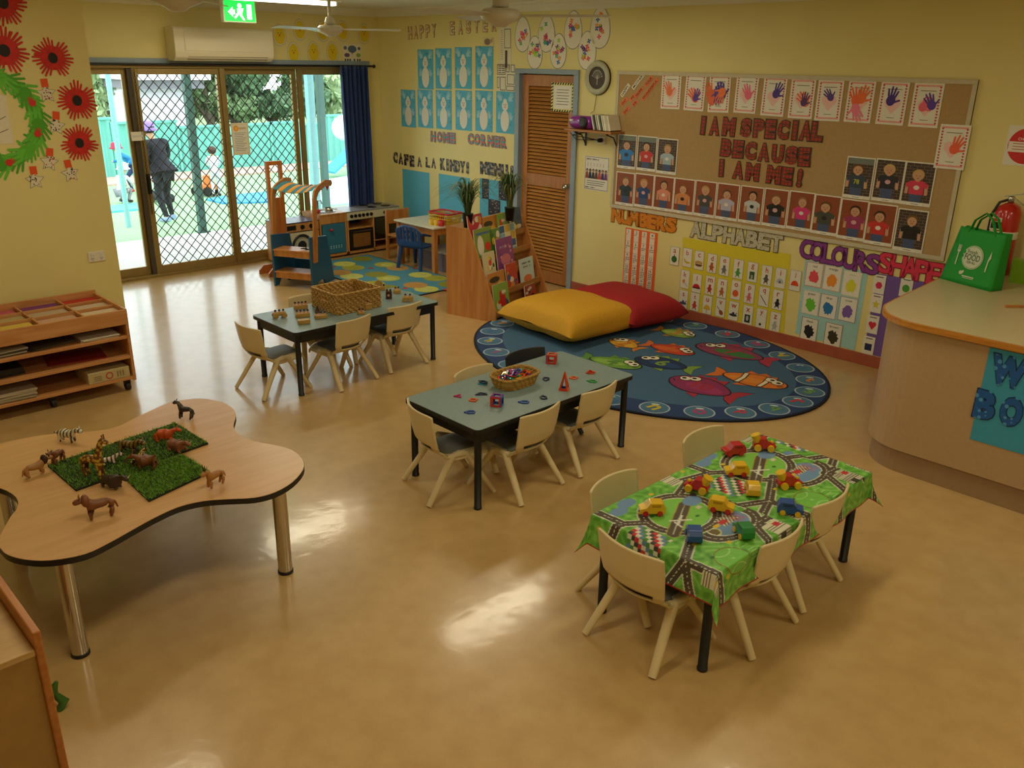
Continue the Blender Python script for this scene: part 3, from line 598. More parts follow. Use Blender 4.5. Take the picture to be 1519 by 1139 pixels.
q = G(322, 290, -.42); C_ = dict(ST); C_.update(wai=(0, .03, .59), che=(0, .1, .7), nec=(0, .15, .79), hdb=(0, .19, .83), hdt=(0, .2, .92), shl=(-.1, .1, .76), shr=(.1, .1, .76), ell=(-.12, .2, .64), hal=(-.08, .32, .58), elr=(.12, .2, .64), har=(.08, .32, .58))
person((q.x, q.y, -.44), 1.2, .98, C_, dict(child=1, top=mat('white_shirt', '#e8e4ea', .8), legs=mat('cream_trousers', '#d8d2cc', .8), shoe=M_BLACK, hair=mat('brown_hair', '#4a2f22', .7)), 'child in a white top leaning over a toy truck outside')
q = G(181, 300, -.42); D_ = dict(ST); D_.update(pel=(0, 0, .22), wai=(0, .03, .3), che=(0, .09, .42), nec=(0, .13, .52), hdb=(0, .16, .57), hdt=(0, .17, .65), shl=(-.1, .1, .48), shr=(.1, .1, .48), ell=(-.12, .2, .36), hal=(-.06, .3, .28), elr=(.12, .2, .36), har=(.06, .3, .28), hil=(-.06, 0, .2), knl=(-.09, .2, .26), anl=(-.08, .1, .05), tol=(-.08, .2, .02), hir=(.06, 0, .2), knr=(.09, .2, .26), anr=(.08, .1, .05), tor=(.08, .2, .02))
person((q.x, q.y, -.44), .6, 1.0, D_, dict(child=1, top=mat('pale_patterned_top', '#d8d4cc', .8), legs=mat('grey_trousers', '#8c8a8e', .8), shoe=M_BLACK, hat=mat('white_sun_hat', '#ece8ea', .7)), 'child in a pale top and white hat crouching beside the slim pole outside')
q = G(305, 288, -.42); t = thing('toy_truck', 'orange and black ride-on toy truck beside the child in white outside', 'toy', (q.x, q.y, -.44), .6)
MB().bb(-.2, .2, -.12, .12, .1, .22).bb(.02, .18, -.1, .1, .22, .4).build('body', mat('toy_orange', '#e07a38', .5), t, bev=.02); [MB().tube([(sx, sy-.03, .09), (sx, sy+.03, .09)], .09, 14).build('wheel', M_BLACK, t) for sx in (-.13, .13) for sy in (-.13, .13)]
# ================================================================== WALL DISPLAYS
def patmat(name, kind, c2='#000000', sc=60.):
    """attribute colour crossed by a second colour in a procedural pattern"""
    mt, N, L, P = nt(name); a = N.new('ShaderNodeAttribute'); a.attribute_name = 'Col'; tc = N.new('ShaderNodeTexCoord')
    def wave(dr, dist=0., s=sc):
        q = N.new('ShaderNodeTexWave'); q.bands_direction = dr; q.inputs['Scale'].default_value = s; q.inputs['Distortion'].default_value = dist; q.inputs['Detail'].default_value = 0
        L.new(tc.outputs['Object'], q.inputs['Vector']); return q.outputs['Fac']
    if kind == 'plaid':
        m1 = N.new('ShaderNodeMath'); m1.operation = 'MAXIMUM'; L.new(wave('X'), m1.inputs[0]); L.new(wave('Y'), m1.inputs[1]); f = m1.outputs[0]; lo, hi = .72, .8
    elif kind == 'zig': f = wave('Y', 9., sc); lo, hi = .45, .55
    elif kind == 'spot':
        v = N.new('ShaderNodeTexVoronoi'); v.inputs['Scale'].default_value = sc; L.new(tc.outputs['Object'], v.inputs['Vector']); f = v.outputs['Distance']; lo, hi = .28, .34
    elif kind == 'marble':
        v = N.new('ShaderNodeTexNoise'); v.inputs['Scale'].default_value = sc; L.new(tc.outputs['Object'], v.inputs['Vector']); f = v.outputs[0]; lo, hi = .5, .58
    else: f = wave('DIAGONAL', 2., sc); lo, hi = .5, .6
    r = N.new('ShaderNodeMapRange'); r.inputs[1].default_value = lo; r.inputs[2].default_value = hi; L.new(f, r.inputs[0])
    if kind == 'spot': r.inputs[3].default_value = 1; r.inputs[4].default_value = 0
    k = N.new('ShaderNodeMath'); k.operation = 'MULTIPLY'; k.inputs[1].default_value = .75; L.new(r.outputs[0], k.inputs[0])
    mx = N.new('ShaderNodeMix'); mx.data_type = 'RGBA'; L.new(k.outputs[0], mx.inputs[0]); L.new(a.outputs['Color'], mx.inputs[6]); mx.inputs[7].default_value = hx(c2)
    L.new(mx.outputs[2], P.inputs['Base Color']); P.inputs['Roughness'].default_value = .4; return mt
def span(x0, y0, x1, y1, n):                                    # n points spread evenly on the wall between two pixel positions
    a, b_ = WB(x0, y0), WB(x1, y1); return [a.lerp(b_, i/(n-1)) for i in range(n)]
def lift(pts, d): return [Vector((p.x, p.y-d, p.z)) for p in pts]
# ---- notice board
bx0, bx1, bz0, bz1 = 3.64, 6.70, .892, 2.10
t = thing('noticeboard', 'large tan fabric noticeboard with pale frame on the cream wall', 'noticeboard', ((bx0+bx1)/2, 0, (bz0+bz1)/2)); hw, hh = (bx1-bx0)/2, (bz1-bz0)/2
MB().bb(-hw, hw, -.014, -.001, -hh, hh).build('board', mat('tan_hessian', '#b59666', .95, var=.08, scale=120, bump=.3), t)
b = MB(); b.bb(-hw, hw, -.02, 0, hh-.03, hh).bb(-hw, hw, -.02, 0, -hh, -hh+.03).bb(-hw, -hw+.03, -.02, 0, -hh+.03, hh-.03).bb(hw-.03, hw, -.02, 0, -hh+.03, hh-.03); b.build('frame', mat('board_frame_grey', '#c9c0a4', .5), t, bev=.002)
BO = .0155                                                      # face of the board
M_PLAID = patmat('red_tartan_card', 'plaid', '#2c3a2c', 11)
def wordline(word, x0, y0, x1, y1, h, wf, fill, edge, off, desc, group, pm, d=BO, xs=None):
    n = len(word); pts = lift(span(x0, y0, x1, y1, n), d)
    if xs: pts = lift([WB(x, y0+(y1-y0)*(x-x0)/(x1-x0)) for x in xs], d)
    return letters(word, pts, h, fill, edge, off, desc, group, wf=wf, pattern=pm)
RB = lambda wd: (lambda ch, q: f'red tartan paper letter {ch}, {q}one in the line {wd} on the noticeboard' if q else f'red tartan paper letter {ch} in the line {wd} on the noticeboard')
G1 = 'tartan letters on the noticeboard'
wordline('I AM SPECIAL', 1046, 186, 1213, 195, .155, .105, '#b23328', '#3a1512', .1, RB('I AM SPECIAL'), G1, M_PLAID, xs=[1045, 1050, 1062, 1083, 1095, 1108.5, 1127.5, 1145, 1164, 1181, 1197, 1214])
wordline('BECAUSE', 1079, 219, 1197, 233, .148, .11, '#b23328', '#3a1512', .1, RB('BECAUSE'), G1, M_PLAID, xs=[1079, 1097, 1115.5, 1135, 1155.5, 1176, 1195])
wordline('I AM ME!', 1073, 249, 1189, 264, .148, .108, '#b23328', '#3a1512', .1, RB('I AM ME!'), G1, M_PLAID, xs=[1072, 1080, 1097, 1118, 1130, 1149.5, 1169.5, 1188])
# ---- Mother's day handprint cards
def fn_card(k, cols, seed):
    def f(S, w, h):
        rnd = random.Random(seed)
        S.r(-w*.43, -h*.45, w*.43, -h*.41, '#e8a098'); S.r(-w*.43, h*.41, w*.43, h*.45, '#e8a098')
        for i in range(13):
            for sx in (-1, 1): S.p([(sx*w*.40+a*w*.045, -h*.40+h*.8*i/12+b_*h*.03) for a, b_ in ((0, -1), (.9, .2), (.45, .8), (0, .35), (-.45, .8), (-.9, .2))], '#c42a35', 1)
        S.e(-w*.12, .0, w*.17, w*.17, '#f0c4c0', 1); S.e(w*.12, .0, w*.17, w*.17, '#f0c4c0', 1); S.p([(-w*.28, -w*.06), (w*.28, -w*.06), (0, -h*.26)], '#f0c4c0', 1)
        S.r(-w*.26, h*.31, w*.26, h*.325, '#6a6258', 1); S.r(-w*.14, -h*.345, w*.14, -h*.33, '#8a8478', 1)
        for j, c_ in enumerate(cols):
            big = .55 if len(cols) > 3 else .5
            S.hand(rnd.uniform(-.1, .1)*w*(len(cols)), rnd.uniform(-.12, .1)*h*min(2, len(cols)), w*big*rnd.uniform(.85, 1.15), c_, 2+j, rnd.uniform(-.8, .8)+(PI if rnd.random() < .3 and j else 0))
    return f
CARDS = [(995.5, 135, ['#ee7d4a'], 'one small orange handprint'), (1031, 137, ['#f07038', '#5a3c9c'], 'a purple and an orange handprint'), (1067, 139, ['#f07038', '#6a4cae', '#4c3590', '#e86a3a', '#5c3a98', '#ee7840'], 'many overlapping purple and orange prints'),
         (1107, 139.5, ['#ee6c8c'], 'one pink handprint'), (1148, 143, ['#4a2f92'], 'a dark purple print high on the pink heart'), (1189.5, 146, ['#f0703c', '#50306e'], 'a purple print over an orange one'),
         (1230, 149, ['#58388c'], 'a small purple print centred on the heart'), (1275.5, 150.5, ['#f06a38', '#f08098', '#ee7030'], 'orange and pink prints joined like a tree'), (1324, 153, ['#45288a'], 'a tiny dark purple handprint'), (1374, 156, ['#ec6a80', '#5a3aa0'], 'a large pink and purple handprint, end of top row'),
         (1413, 218, ['#f0643a'], 'an orange handprint, pinned over the board frame')]
for i, (px, py, cols, d) in enumerate(CARDS):
    p = OY(px, py, -BO); notice('handprint_card', (p.x, -BO-.0005 if i < 10 else -.0215, p.z), .2, .292, fn_card(i, cols, 100+i), f'heart bordered white card with {d}', 'card', tilt=random.Random(i).uniform(-.02, .02), group='handprint cards on the noticeboard')
# ---- angled word strips, top left of the board
def strip(word, px, py, a, fill, txt, label, h=.036, k=.0225):
    p = OY(px, py, -BO-.0006); S = Sheet(); w_ = k*len(word)+.02; S.base(rect(-w_/2, -h/2, w_/2, h/2), fill); S.text(word, 0, 0, h*.62, txt, 1, w=w_-.022, off=.02)
    tag(S.put('word_strip', p, 'B', tilt=a), label, 'sign', 'word strips on the noticeboard')
strip('HAPPY', 927.5, 134, .9, '#efe9d8', '#222222', 'white strip reading HAPPY at the top left of the noticeboard'); strip('MOTHERS', 947, 120, .85, '#efe9d8', '#222222', 'white strip reading MOTHERS at the top left of the noticeboard')
strip('DAY', 926, 150.5, .75, '#ee7a48', '#50241a', 'orange strip reading DAY on the same line as WE HOPE YOUR'); strip('WE', 938, 145, .78, '#ee7a48', '#50241a', 'small orange strip reading WE'); strip('HOPE', 948, 137, .8, '#ee7a48', '#50241a', 'orange strip reading HOPE'); strip('YOUR', 962.5, 120.5, .85, '#ee7a48', '#50241a', 'orange strip reading YOUR')
strip('DAY', 929, 164, .72, '#ee7a48', '#50241a', 'lower orange strip reading DAY, alone at the bottom'); strip('IS', 942, 153, .75, '#ee7a48', '#50241a', 'tiny orange strip reading IS'); strip('WONDERFUL', 964, 133, .85, '#ee7a48', '#50241a', 'long orange strip reading WONDERFUL', k=.024)
# ---- children's photographs
def fn_photo(bgc, mort, shirt, hair, skin_, seed, num=None, trousers='#4a5a80', dark=False):
    def f(S, w, h):
        rnd = random.Random(seed); S.r(-w*.46, -h*.42, w*.46, h*.47, bgc, 1)
        for i in range(13):
            y = -h*.42+h*.89*i/13; S.r(-w*.46, y, w*.46, y+h*.007, mort, 2)
            for j in range(4): x = -w*.46+w*.92*(j+.5*(i % 2))/4; S.r(x, y, x+w*.012, min(y+h*.068, h*.47), mort, 2)
        if dark: S.r(-w*.46, h*.33, w*.46, h*.47, '#77807a', 3)
        cx = w*rnd.uniform(-.06, .06); u = w*rnd.uniform(1.15, 1.35); hy = h*rnd.uniform(.17, .24)
        S.p([(cx-u*.16, -h*.42), (cx+u*.16, -h*.42), (cx+u*.17, hy-h*.38), (cx-u*.17, hy-h*.38)], trousers, 3)
        for sx in (-1, 1): S.p([(cx+sx*u*.2, hy-h*.15), (cx+sx*u*.29, hy-h*.18), (cx+sx*u*.3, hy-h*.42), (cx+sx*u*.22, hy-h*.42)], skin_, 3)
        S.p([(cx-u*.13, hy-h*.10), (cx+u*.13, hy-h*.10), (cx+u*.29, hy-h*.17), (cx+u*.27, hy-h*.27), (cx+u*.19, hy-h*.25), (cx+u*.19, hy-h*.42), (cx-u*.19, hy-h*.42), (cx-u*.19, hy-h*.25), (cx-u*.27, hy-h*.27), (cx-u*.29, hy-h*.17)], shirt, 4)
        S.e(cx, hy+h*.035, u*.16, h*.125, hair, 5); S.e(cx, hy, u*.13, h*.108, skin_, 6); S.r(cx-u*.04, hy-h*.12, cx+u*.04, hy-h*.07, skin_, 6)
        for sx in (-1, 1): S.e(cx+sx*u*.045, hy+h*.01, u*.013, u*.013, '#33261e', 7, 6)
        S.e(cx, hy-h*.045, u*.035, h*.01, '#a8584a', 7, 8)
        if num: S.text(num[0], cx, hy-h*.27, h*.11, num[1], 7, off=.02)
        else: S.e(cx, hy-h*.26, u*.08, u*.06, ('#e8e0d0', '#2a2a30', '#d8a8b0')[seed % 3], 7, 8)
        S.r(-w*.26, -h*.5, w*.26, -h*.43, '#f2eee2', 8); S.r(-w*.12, -h*.47, w*.12, -h*.458, '#7a766c', 9)
    return f
DK, DM, RD, RM = '#4a3a34', '#8a8278', '#9a4a2e', '#7c6048'
PH = [(930, 225, DK, '#2f7cc8', '#5a4030', 'blue top', 'upper left group'), (959.5, 228, DK, '#cc3a3a', '#3a2a22', 'bright red dress', 'upper left group'), (989.5, 232, DK, '#a8bcc8', '#a88858', 'pale grey shirt', 'upper left group'),
      (1274, 264, DK, '#3a4a5c', '#6a4a30', 'number 78 jersey', 'upper right group'), (1318, 268, DK, '#2c3040', '#d0b070', 'black patterned shirt', 'upper right group'), (1362, 273, DK, '#d8405c', '#c8a468', 'pink shirt', 'upper right group'),
      (927, 280, RD, '#2c3a44', '#8a6a40', 'dark teal shirt', 'long bottom row'), (955.5, 283, RD, '#2c4a7c', '#c09050', 'navy blue shirt and fair hair', 'long bottom row'), (984.5, 287, RD, '#e09078', '#4a3a2c', 'apricot top', 'long bottom row'), (1014.5, 291, RD, '#d88c58', '#8c5c34', 'orange top', 'long bottom row'),
      (1046, 295, RD, '#4a4a4a', '#c09a58', 'dark grey printed shirt', 'long bottom row'), (1079, 299.5, RD, '#b8b4cc', '#5c3c2a', 'pale lilac and pink dress', 'long bottom row'), (1114, 304, RD, '#c8ccd0', '#2e2018', 'white shirt and black hair', 'long bottom row'), (1150, 308.5, RD, '#22252c', '#8a6038', 'black shirt with white print', 'long bottom row'),
      (1187.5, 313, RD, '#d83c80', '#9c6c40', 'hot pink top', 'long bottom row'), (1225.5, 319, RD, '#4a5048', '#6a4a2c', 'grey shirt with round pale print', 'long bottom row'), (1265, 326, RD, '#a03a68', '#3a2820', 'magenta top', 'long bottom row'), (1306, 333, RD, '#d03838', '#3a2a20', 'red shirt and black shorts', 'long bottom row'), (1350.5, 342, DK, '#23262a', '#7a5a34', 'black shirt, last on the right', 'long bottom row')]
for i, (px, py, bgc, sh, hr_, d, g_) in enumerate(PH):
    p = OY(px, py, -BO); p.y = -BO-.0008; big = 1.0
    notice('child_photograph', p, .215, .30, fn_photo(bgc, DM if bgc == DK else RM, sh, hr_, '#d0a080', 40+i, ('78', '#c8d040') if i == 3 else None, dark=(i in (0, 1, 3))), f'photo of child in {d}, {g_} of noticeboard', 'photograph', m_=GLOSSPRINT, group='children photographs on the noticeboard')
# ---- headings under the board
def letters_on(word, x0, y0, x1, y1, h, wf, fill, edge, off, what, group, pm, d=.0015, n=None):
    return wordline(word, x0, y0, x1, y1, h, wf, fill, edge, off, (lambda ch, q: f'{what[0]} {ch}, {q}one in {what[1]}' if q else f'{what[0]} {ch} of {what[1]}'), group, pm, d)
letters_on('NUMBERS', 915, 319, 996, 333, .15, .13, '#e89428', '#6a3c14', .09, ('orange paper letter', 'NUMBERS above the number chart'), 'orange heading letters', patmat('orange_streaks', 'zig', '#c46a18', 25))
letters_on('ALPHABET', 1033, 340, 1152, 361, .155, .125, '#c8c2a8', '#33332e', .08, ('grey paper letter', 'ALPHABET above the letter cards'), 'grey heading letters', patmat('grey_marks', 'spot', '#8c8a80', 45))
letters_on('COLOURS', 1197, 369, 1295, 392, .165, .125, '#8c3f94', '#3c1f4a', .06, ('purple glitter letter', 'COLOURS'), 'purple heading letters', patmat('purple_glitter', 'spot', '#6a2c80', 60))
letters_on('SHAPES', 1315, 390, 1406, 410, .165, .125, '#e23c5c', '#7c1f34', .06, ('pink paper letter', 'SHAPES behind the counter'), 'pink heading letters', patmat('pink_glitter', 'spot', '#c22c50', 60))
# ---- number chart
def fn_num(S, w, h):
    S.r(-w*.5, -h*.5, w*.5, h*.5, '#f06a30', 1)
    for c_ in range(4):
        x0 = -w*.47+c_*w*.245; S.r(x0, -h*.48, x0+w*.15, h*.48, '#efe8d8', 2)
        for r_ in range(5):
            n = r_*4+c_+1; y = h*.48-h*.96*(r_+1)/5; S.r(x0, y, x0+w*.15, y+.0025, '#8a8478', 3); S.text(str(n), x0+w*.075, y+h*.155, h*.045, '#3a3430', 3, off=.01)
            k = n; rr = random.Random(n); cc = ('#5c9c3c', '#c43a3a', '#5a3a8c', '#c83c7c', '#e07030', '#34363c')[n % 6] if n < 7 else '#34343c'
            for q in range(min(k, 16)): S.e(x0+w*.03+(q % 4)*w*.032, y+h*.112-(q//4)*h*.028, w*.012, h*.009, cc, 3, 8)
p = WB(949, 387); notice('number_chart', p, .375, .575, fn_num, 'orange and white chart of the numbers 1 to 20', 'chart', m_=GLOSSPRINT)
# ---- yellow backing paper and the alphabet cards
flatp = [WB(1013, 352), WB(1173, 377), WB(1171, 398), WB(1162, 497), WB(1012, 456)]
cc = sum(flatp, Vector())/5; S = Sheet(); S.base([(q.x-cc.x, q.z-cc.z) for q in flatp], '#e0cf30', .0008); tag(S.put('backing_paper', cc+Vector((0, 0, 0))), 'yellow backing paper behind the alphabet cards', 'paper')
def icon(S, ch, x, y, k):
    E = S.e; C_ = {'a': '#2c6a34', 'b': '#d8b428', 'c': '#6a4428', 'd': '#b85a2c', 'e': '#6c7072', 'f': '#4a9c40', 'g': '#2c5c3c', 'h': '#5c5a5c', 'i': '#b8c0c4', 'j': '#e04e20', 'k': '#d08a30', 'l': '#c42c2c', 'm': '#b83c34', 'n': '#b86c3c', 'o': '#e8602c', 'p': '#d87078', 'q': '#2c2c34', 'r': '#22242a', 's': '#4c5478', 't': '#c84a30', 'u': '#e0b430', 'v': '#a04a28', 'w': '#2c3440', 'x': '#34383c', 'y': '#26262c', 'z': '#b4b4ac'}[ch]
    if ch in 'ao': E(x, y, .32*k, .32*k, C_, 2); ch == 'a' and S.r(x-.02*k, y+.3*k, x+.05*k, y+.48*k, '#3c2c1c', 3)
    elif ch == 'b': S.p([(x-.38*k, y+.2*k), (x-.3*k, y+.2*k), (x-.1*k, y-.05*k), (x+.35*k, y-.1*k), (x+.38*k, y-.2*k), (x, y-.28*k), (x-.3*k, y-.1*k)], C_, 2)
    elif ch == 'c': E(x, y-.15*k, .38*k, .14*k, C_, 2); S.r(x-.38*k, y-.15*k, x+.38*k, y+.12*k, C_, 3); E(x, y+.12*k, .38*k, .14*k, '#c89a58', 4); S.r(x-.38*k, y-.05*k, x+.38*k, y, '#e8d8b0', 5)
    elif ch in 'jiu': S.p([(x+.36*k*math.cos(PI*q/10), y-.15*k+.45*k*math.sin(PI*q/10)) for q in range(11)], C_, 2); (ch == 'i' and S.r(x-.09*k, y-.15*k, x+.09*k, y+.08*k, '#5c6468', 3)); (ch == 'u' and S.r(x-.02*k, y-.5*k, x+.02*k, y-.1*k, '#6c4428', 3))
    elif ch == 'l': S.p([(x+.42*k*math.cos(PI*q/10), y-.15*k+.4*k*math.sin(PI*q/10)) for q in range(11)], C_, 2); S.r(x-.42*k, y-.2*k, x+.42*k, y-.1*k, '#22242a', 3)
    elif ch == 'q': S.line(x-.35*k, y+.4*k, x+.35*k, y-.4*k, .07*k, C_, 2)
    elif ch == 'v': E(x+.12*k, y-.15*k, .2*k, .26*k, C_, 2, a=.7); S.line(x, y, x-.35*k, y+.4*k, .06*k, '#3c2418', 3)
    elif ch in 'sw': E(x, y-.08*k, .42*k, .13*k, C_, 2); S.r(x-.1*k, y-.05*k, x+.12*k, y+.2*k, C_, 3); S.line(x+.2*k, y, x+.42*k, y+.2*k, .06*k, C_, 3)
    elif ch == 'x': S.r(x-.28*k, y-.4*k, x+.28*k, y+.35*k, C_, 2); E(x, y, .14*k, .24*k, '#b8bcb8', 3)
    elif ch == 'y': E(x-.05*k, y-.25*k, .12*k, .12*k, C_, 2)
    elif ch == 'g': S.r(x-.25*k, y-.35*k, x+.25*k, y+.35*k, C_, 2); S.r(x-.1*k, y-.35*k, x+.1*k, y+.05*k, '#a8b49c', 3)
    elif ch == 'k': S.p([(x-.3*k, y+.1*k), (x-.05*k, y+.35*k), (x+.05*k, y+.1*k), (x-.1*k, y-.1*k)], C_, 2); S.line(x-.05*k, y, x+.35*k, y-.35*k, .04*k, '#5c6cb0', 2)
    else:
        E(x, y-.05*k, .2*k, .28*k, C_, 2); E(x+.02*k, y+.27*k, .14*k, .13*k, C_, 3); 
        for sx in (-1, 1): S.line(x+sx*.1*k, y-.2*k, x+sx*.18*k, y-.45*k, .09*k, C_, 2); S.line(x+sx*.1*k, y+.05*k, x+sx*.3*k, y-.05*k, .07*k, C_, 2)
ABC = {'a': (1001, 379.5), 'b': (1020, 382), 'c': (1037.5, 386), 'd': (1056.5, 390.5), 'e': (1075, 394.5), 'f': (1095.5, 399), 'g': (1116.5, 403.5), 'h': (1137.5, 408.5), 'i': (1158, 412.5), 'j': (1180, 416),
       'k': (1016.5, 414), 'l': (1034, 420), 'm': (1053.5, 423), 'n': (1071.5, 427.5), 'o': (1092, 430), 'p': (1112, 435.5), 'q': (1133.5, 440), 'r': (1154, 444.5), 's': (1014, 443.5), 't': (1031, 447.5), 'u': (1049.5, 452), 'v': (1069, 456), 'w': (1088.5, 461), 'x': (1109.5, 467), 'y': (1129.5, 472), 'z': (1150, 477.5)}
NAMES = dict(a='green apple', b='yellow banana', c='layered cake', d='brown doll', e='grey elephant', f='green frog', g='dark green gate', h='grey hat', i='white igloo', j='red jelly', k='kite', l='red ladybird', m='red monkey', n='brown nest', o='orange', p='pink pig', q='quill', r='black rat', s='submarine', t='teddy', u='yellow umbrella', v='violin', w='whale', x='x-ray', y='small black yo-yo', z='grey zebra')
for ch, (px, py) in ABC.items():
    def f(S, w, h, ch=ch):
        S.frame(-w/2, -h/2, w/2, h/2, .0025, '#8c8c7c'); g = glyph(ch, .0); hh = h*.26 if (g[5]-g[4]) > .6 else h*.2
        S.text(ch, 0, h*.26, hh, '#c03030', 1, off=.008); icon(S, ch, 0, -h*.17, w*.95)
    p = WB(px, py, .004); notice('alphabet_card', p, .098, .168, f, f'white card with red letter {ch} and a picture of a {NAMES[ch]}', 'card', m_=GLOSSPRINT, group='alphabet cards on the wall')
# ---- colours poster
S = Sheet(); cp = [WB(1195, 385), WB(1288, 402), WB(1268, 520), WB(1180, 494)]; cc = sum(cp, Vector())/4
S.base([(q.x-cc.x, q.z-cc.z) for q in cp], '#a4d4d4', .0008); tag(S.put('backing_paper', cc), 'pale aqua backing paper behind the colour name cards', 'paper')
for nm, px, py, c_, bd in (('red', 1208, 407.5, '#e8505c', '#d86470'), ('orange', 1235, 413, '#f0962c', '#e0b488'), ('yellow', 1263.5, 421, '#dcd83c', '#dcdca0'), ('green', 1203, 449, '#6ac434', '#b8c8a8'), ('blue', 1229, 454.5, '#2c78b8', '#4c5c8c'), ('purple', 1258, 459, '#7c5cac', '#6c5c94'), ('black', 1200.5, 488.5, '#1c1c20', '#1c1c20'), ('brown', 1236, 497, '#3c3824', '#2c2c24')):
    def f(S, w, h, nm=nm, c_=c_, bd=bd):
        S.frame(-w/2+.002, -h/2+.002, w/2-.002, h/2-.002, .0035, bd); S.text(nm, 0, h*.35, h*.1, '#3a3a3a' if nm != 'yellow' else '#c8c458', 1, off=.0)
        rnd = random.Random(len(nm)*3); pts = []
        for q in range(22): a = 2*PI*q/22; r_ = (.30+.06*rnd.uniform(-1, 1)); pts.append((w*r_*math.cos(a)*.95, -h*.08+h*r_*.85*math.sin(a)))
        S.p(pts, c_, 1)
    p = WB(px, py, .004); notice('colour_card', p, .145, .195, f, f'white card with a scribble and the word {nm}', 'card', group='colour name cards')
# ---- shapes poster
S = Sheet(); cp = [WB(1300, 405), WB(1400, 424), WB(1390, 520), WB(1280, 525)]; z1_, z0_ = WB(1300, 405).z, WB(1281, 523).z; xa = WB(1291, 465).x
cc = Vector((xa+.36, -.0015, (z1_+z0_)/2)); S.base(rect(-.36, -(z1_-z0_)/2, .36, (z1_-z0_)/2), '#7458a4', .0008); tag(S.put('backing_paper', cc), 'purple backing paper behind the shape cards', 'paper')
for nm, px, py, c_, n_ in (('hexagon', 1304.5, 421.5, '#d42c5c', 6), ('star', 1300, 450, '#d8cc40', 5), ('heart', 1294.5, 481, '#d42c3c', 0), ('square', 1288.5, 512, '#1c2c54', 4), ('oval', 1344.5, 426, '#4ca034', 20)):
    def f(S, w, h, c_=c_, n_=n_, nm=nm):
        S.r(-w*.3, h*.36, w*.3, h*.41, '#7a5050' if n_ != 20 else '#4a7a4a', 1)
        if nm == 'star': S.p([(w*(.36 if q % 2 == 0 else .16)*math.sin(PI*q/5), -h*.05+h*(.26 if q % 2 == 0 else .12)*math.cos(PI*q/5)) for q in range(10)], c_)
        elif nm == 'heart': S.e(-w*.15, h*.02, w*.18, h*.13, c_, 1); S.e(w*.15, h*.02, w*.18, h*.13, c_, 1); S.p([(-w*.32, -h*.03), (w*.32, -h*.03), (0, -h*.3)], c_, 1)
        elif nm == 'square': S.r(-w*.3, -h*.28, w*.3, h*.1, c_, 1)
        else: S.e(0, -h*.06, w*.3, h*.2, c_, 1, n_)
    p = WB(px, py, .004); notice('shape_card', p, .09, .142, f, f'white card with a {nm} on the purple paper', 'card', group='shape cards')
# ---- round fire sign, wall clock plate, shelf with radio
p = WB(1523, 217)
def fn_fire(S, w, h):
    S.p(ell(0, 0, w*.45, h*.45, 40), '#d42c2c', 1); S.r(-w*.43, -h*.16, w*.43, h*.1, '#efe8dc', 2)
    S.text('FIRE', 0, h*.29, h*.09, '#efe8dc', 2, off=.02); S.text('CHEMICAL', 0, h*.17, h*.07, '#efe8dc', 2, off=.02)
    for i in range(3): S.r(-w*.33, h*(.04-.07*i), w*.33, h*(.06-.07*i), '#c8705c', 3)
notice('fire_sign', p, .25, .25, fn_fire, 'square card with a round red and white fire sign above the extinguisher', 'sign')
p = OY(885, 115.5, -.03); t = thing('wall_clock', 'round cream rimmed clock with dark tree picture face beside the louvred door', 'clock', (p.x, 0, p.z))
RX = Matrix.Rotation(PI/2, 4, 'X'); b = MB(); b.lathe([(0, 0), (.135, 0), (.148, .02), (.14, .038), (.112, .034), (.098, .026)], n=36, T=RX, cap=False); b.build('rim', mat('clock_rim_cream', '#b8b8a0', .35), t)
MB().lathe([(.149, .0), (.152, .008), (.147, .018)], n=36, T=RX, cap=False).build('rim_edge', M_BLACK, t)
S = Sheet(); S.base(ell(0, 0, .1, .1, 32), '#4a3a34', .02); S.line(0, -.06, 0, .02, .008, '#b8b4a8', 1)
for k in range(9): a = .35+k*.3; S.line(0, -.01, .06*math.cos(a), -.01+.075*math.sin(a), .003, '#b8b4a8', 1); S.e(.06*math.cos(a), -.01+.075*math.sin(a), .008, .008, '#a8a498', 2, 6)
o = S.put('clock_face', Vector((0, -.001, 0)), 'B', parent=t); o.location = (0, -.001, 0)
pl = OY(840, 192, -.17); pr_ = OY(905, 196, -.17)
q0, q1 = OY(838, 191, -.2), OY(911, 196, -.2); zs = (q0.z+q1.z)/2; xs0, xs1 = q0.x, q1.x-.03
t = thing('wall_shelf', 'narrow timber wall shelf on black brackets beside the noticeboard', 'shelf', ((xs0+xs1)/2, 0, zs)); hw = (xs1-xs0)/2
MB().bb(-hw, hw, -.21, 0, -.018, 0).build('board', wood('shelf_pine', '#a06a34', '#b87c40'), t, bev=.002)
for s in (-1, 1):
    b = MB(); b.bb(s*(hw-.09)-.01, s*(hw-.09)+.01, -.005, 0, -.16, -.018).bb(s*(hw-.09)-.01, s*(hw-.09)+.01, -.17, 0, -.026, -.018).tube([(s*(hw-.09), -.16, -.03), (s*(hw-.09), -.06, -.06), (s*(hw-.09), -.006, -.14)], .006, 6); b.build('bracket', M_BLACK, t)
M_PURP = mat('purple_gloss_plastic', '#8c2c9c', .25, coat=.4)
t = thing('radio', 'purple portable radio with round black speaker on the wall shelf', 'radio', (xs0+.14, -.11, zs)); b = MB()
b.lathe([(0, -.13), (.045, -.128), (.058, -.11), (.06, 0), (.058, .11), (.045, .128), (0, .13)], n=20, T=Matrix.Translation((0, 0, .06)) @ Matrix.Rotation(PI/2, 4, 'Y')); b.build('body', M_PURP, t)
MB().lathe([(0, 0), (.045, 0), (.052, .012), (.044, .02), (0, .014)], n=24, T=Matrix.Translation((.06, -.05, .062)) @ Matrix.Rotation(PI/2, 4, 'X')).build('speaker', M_BLACK, t)
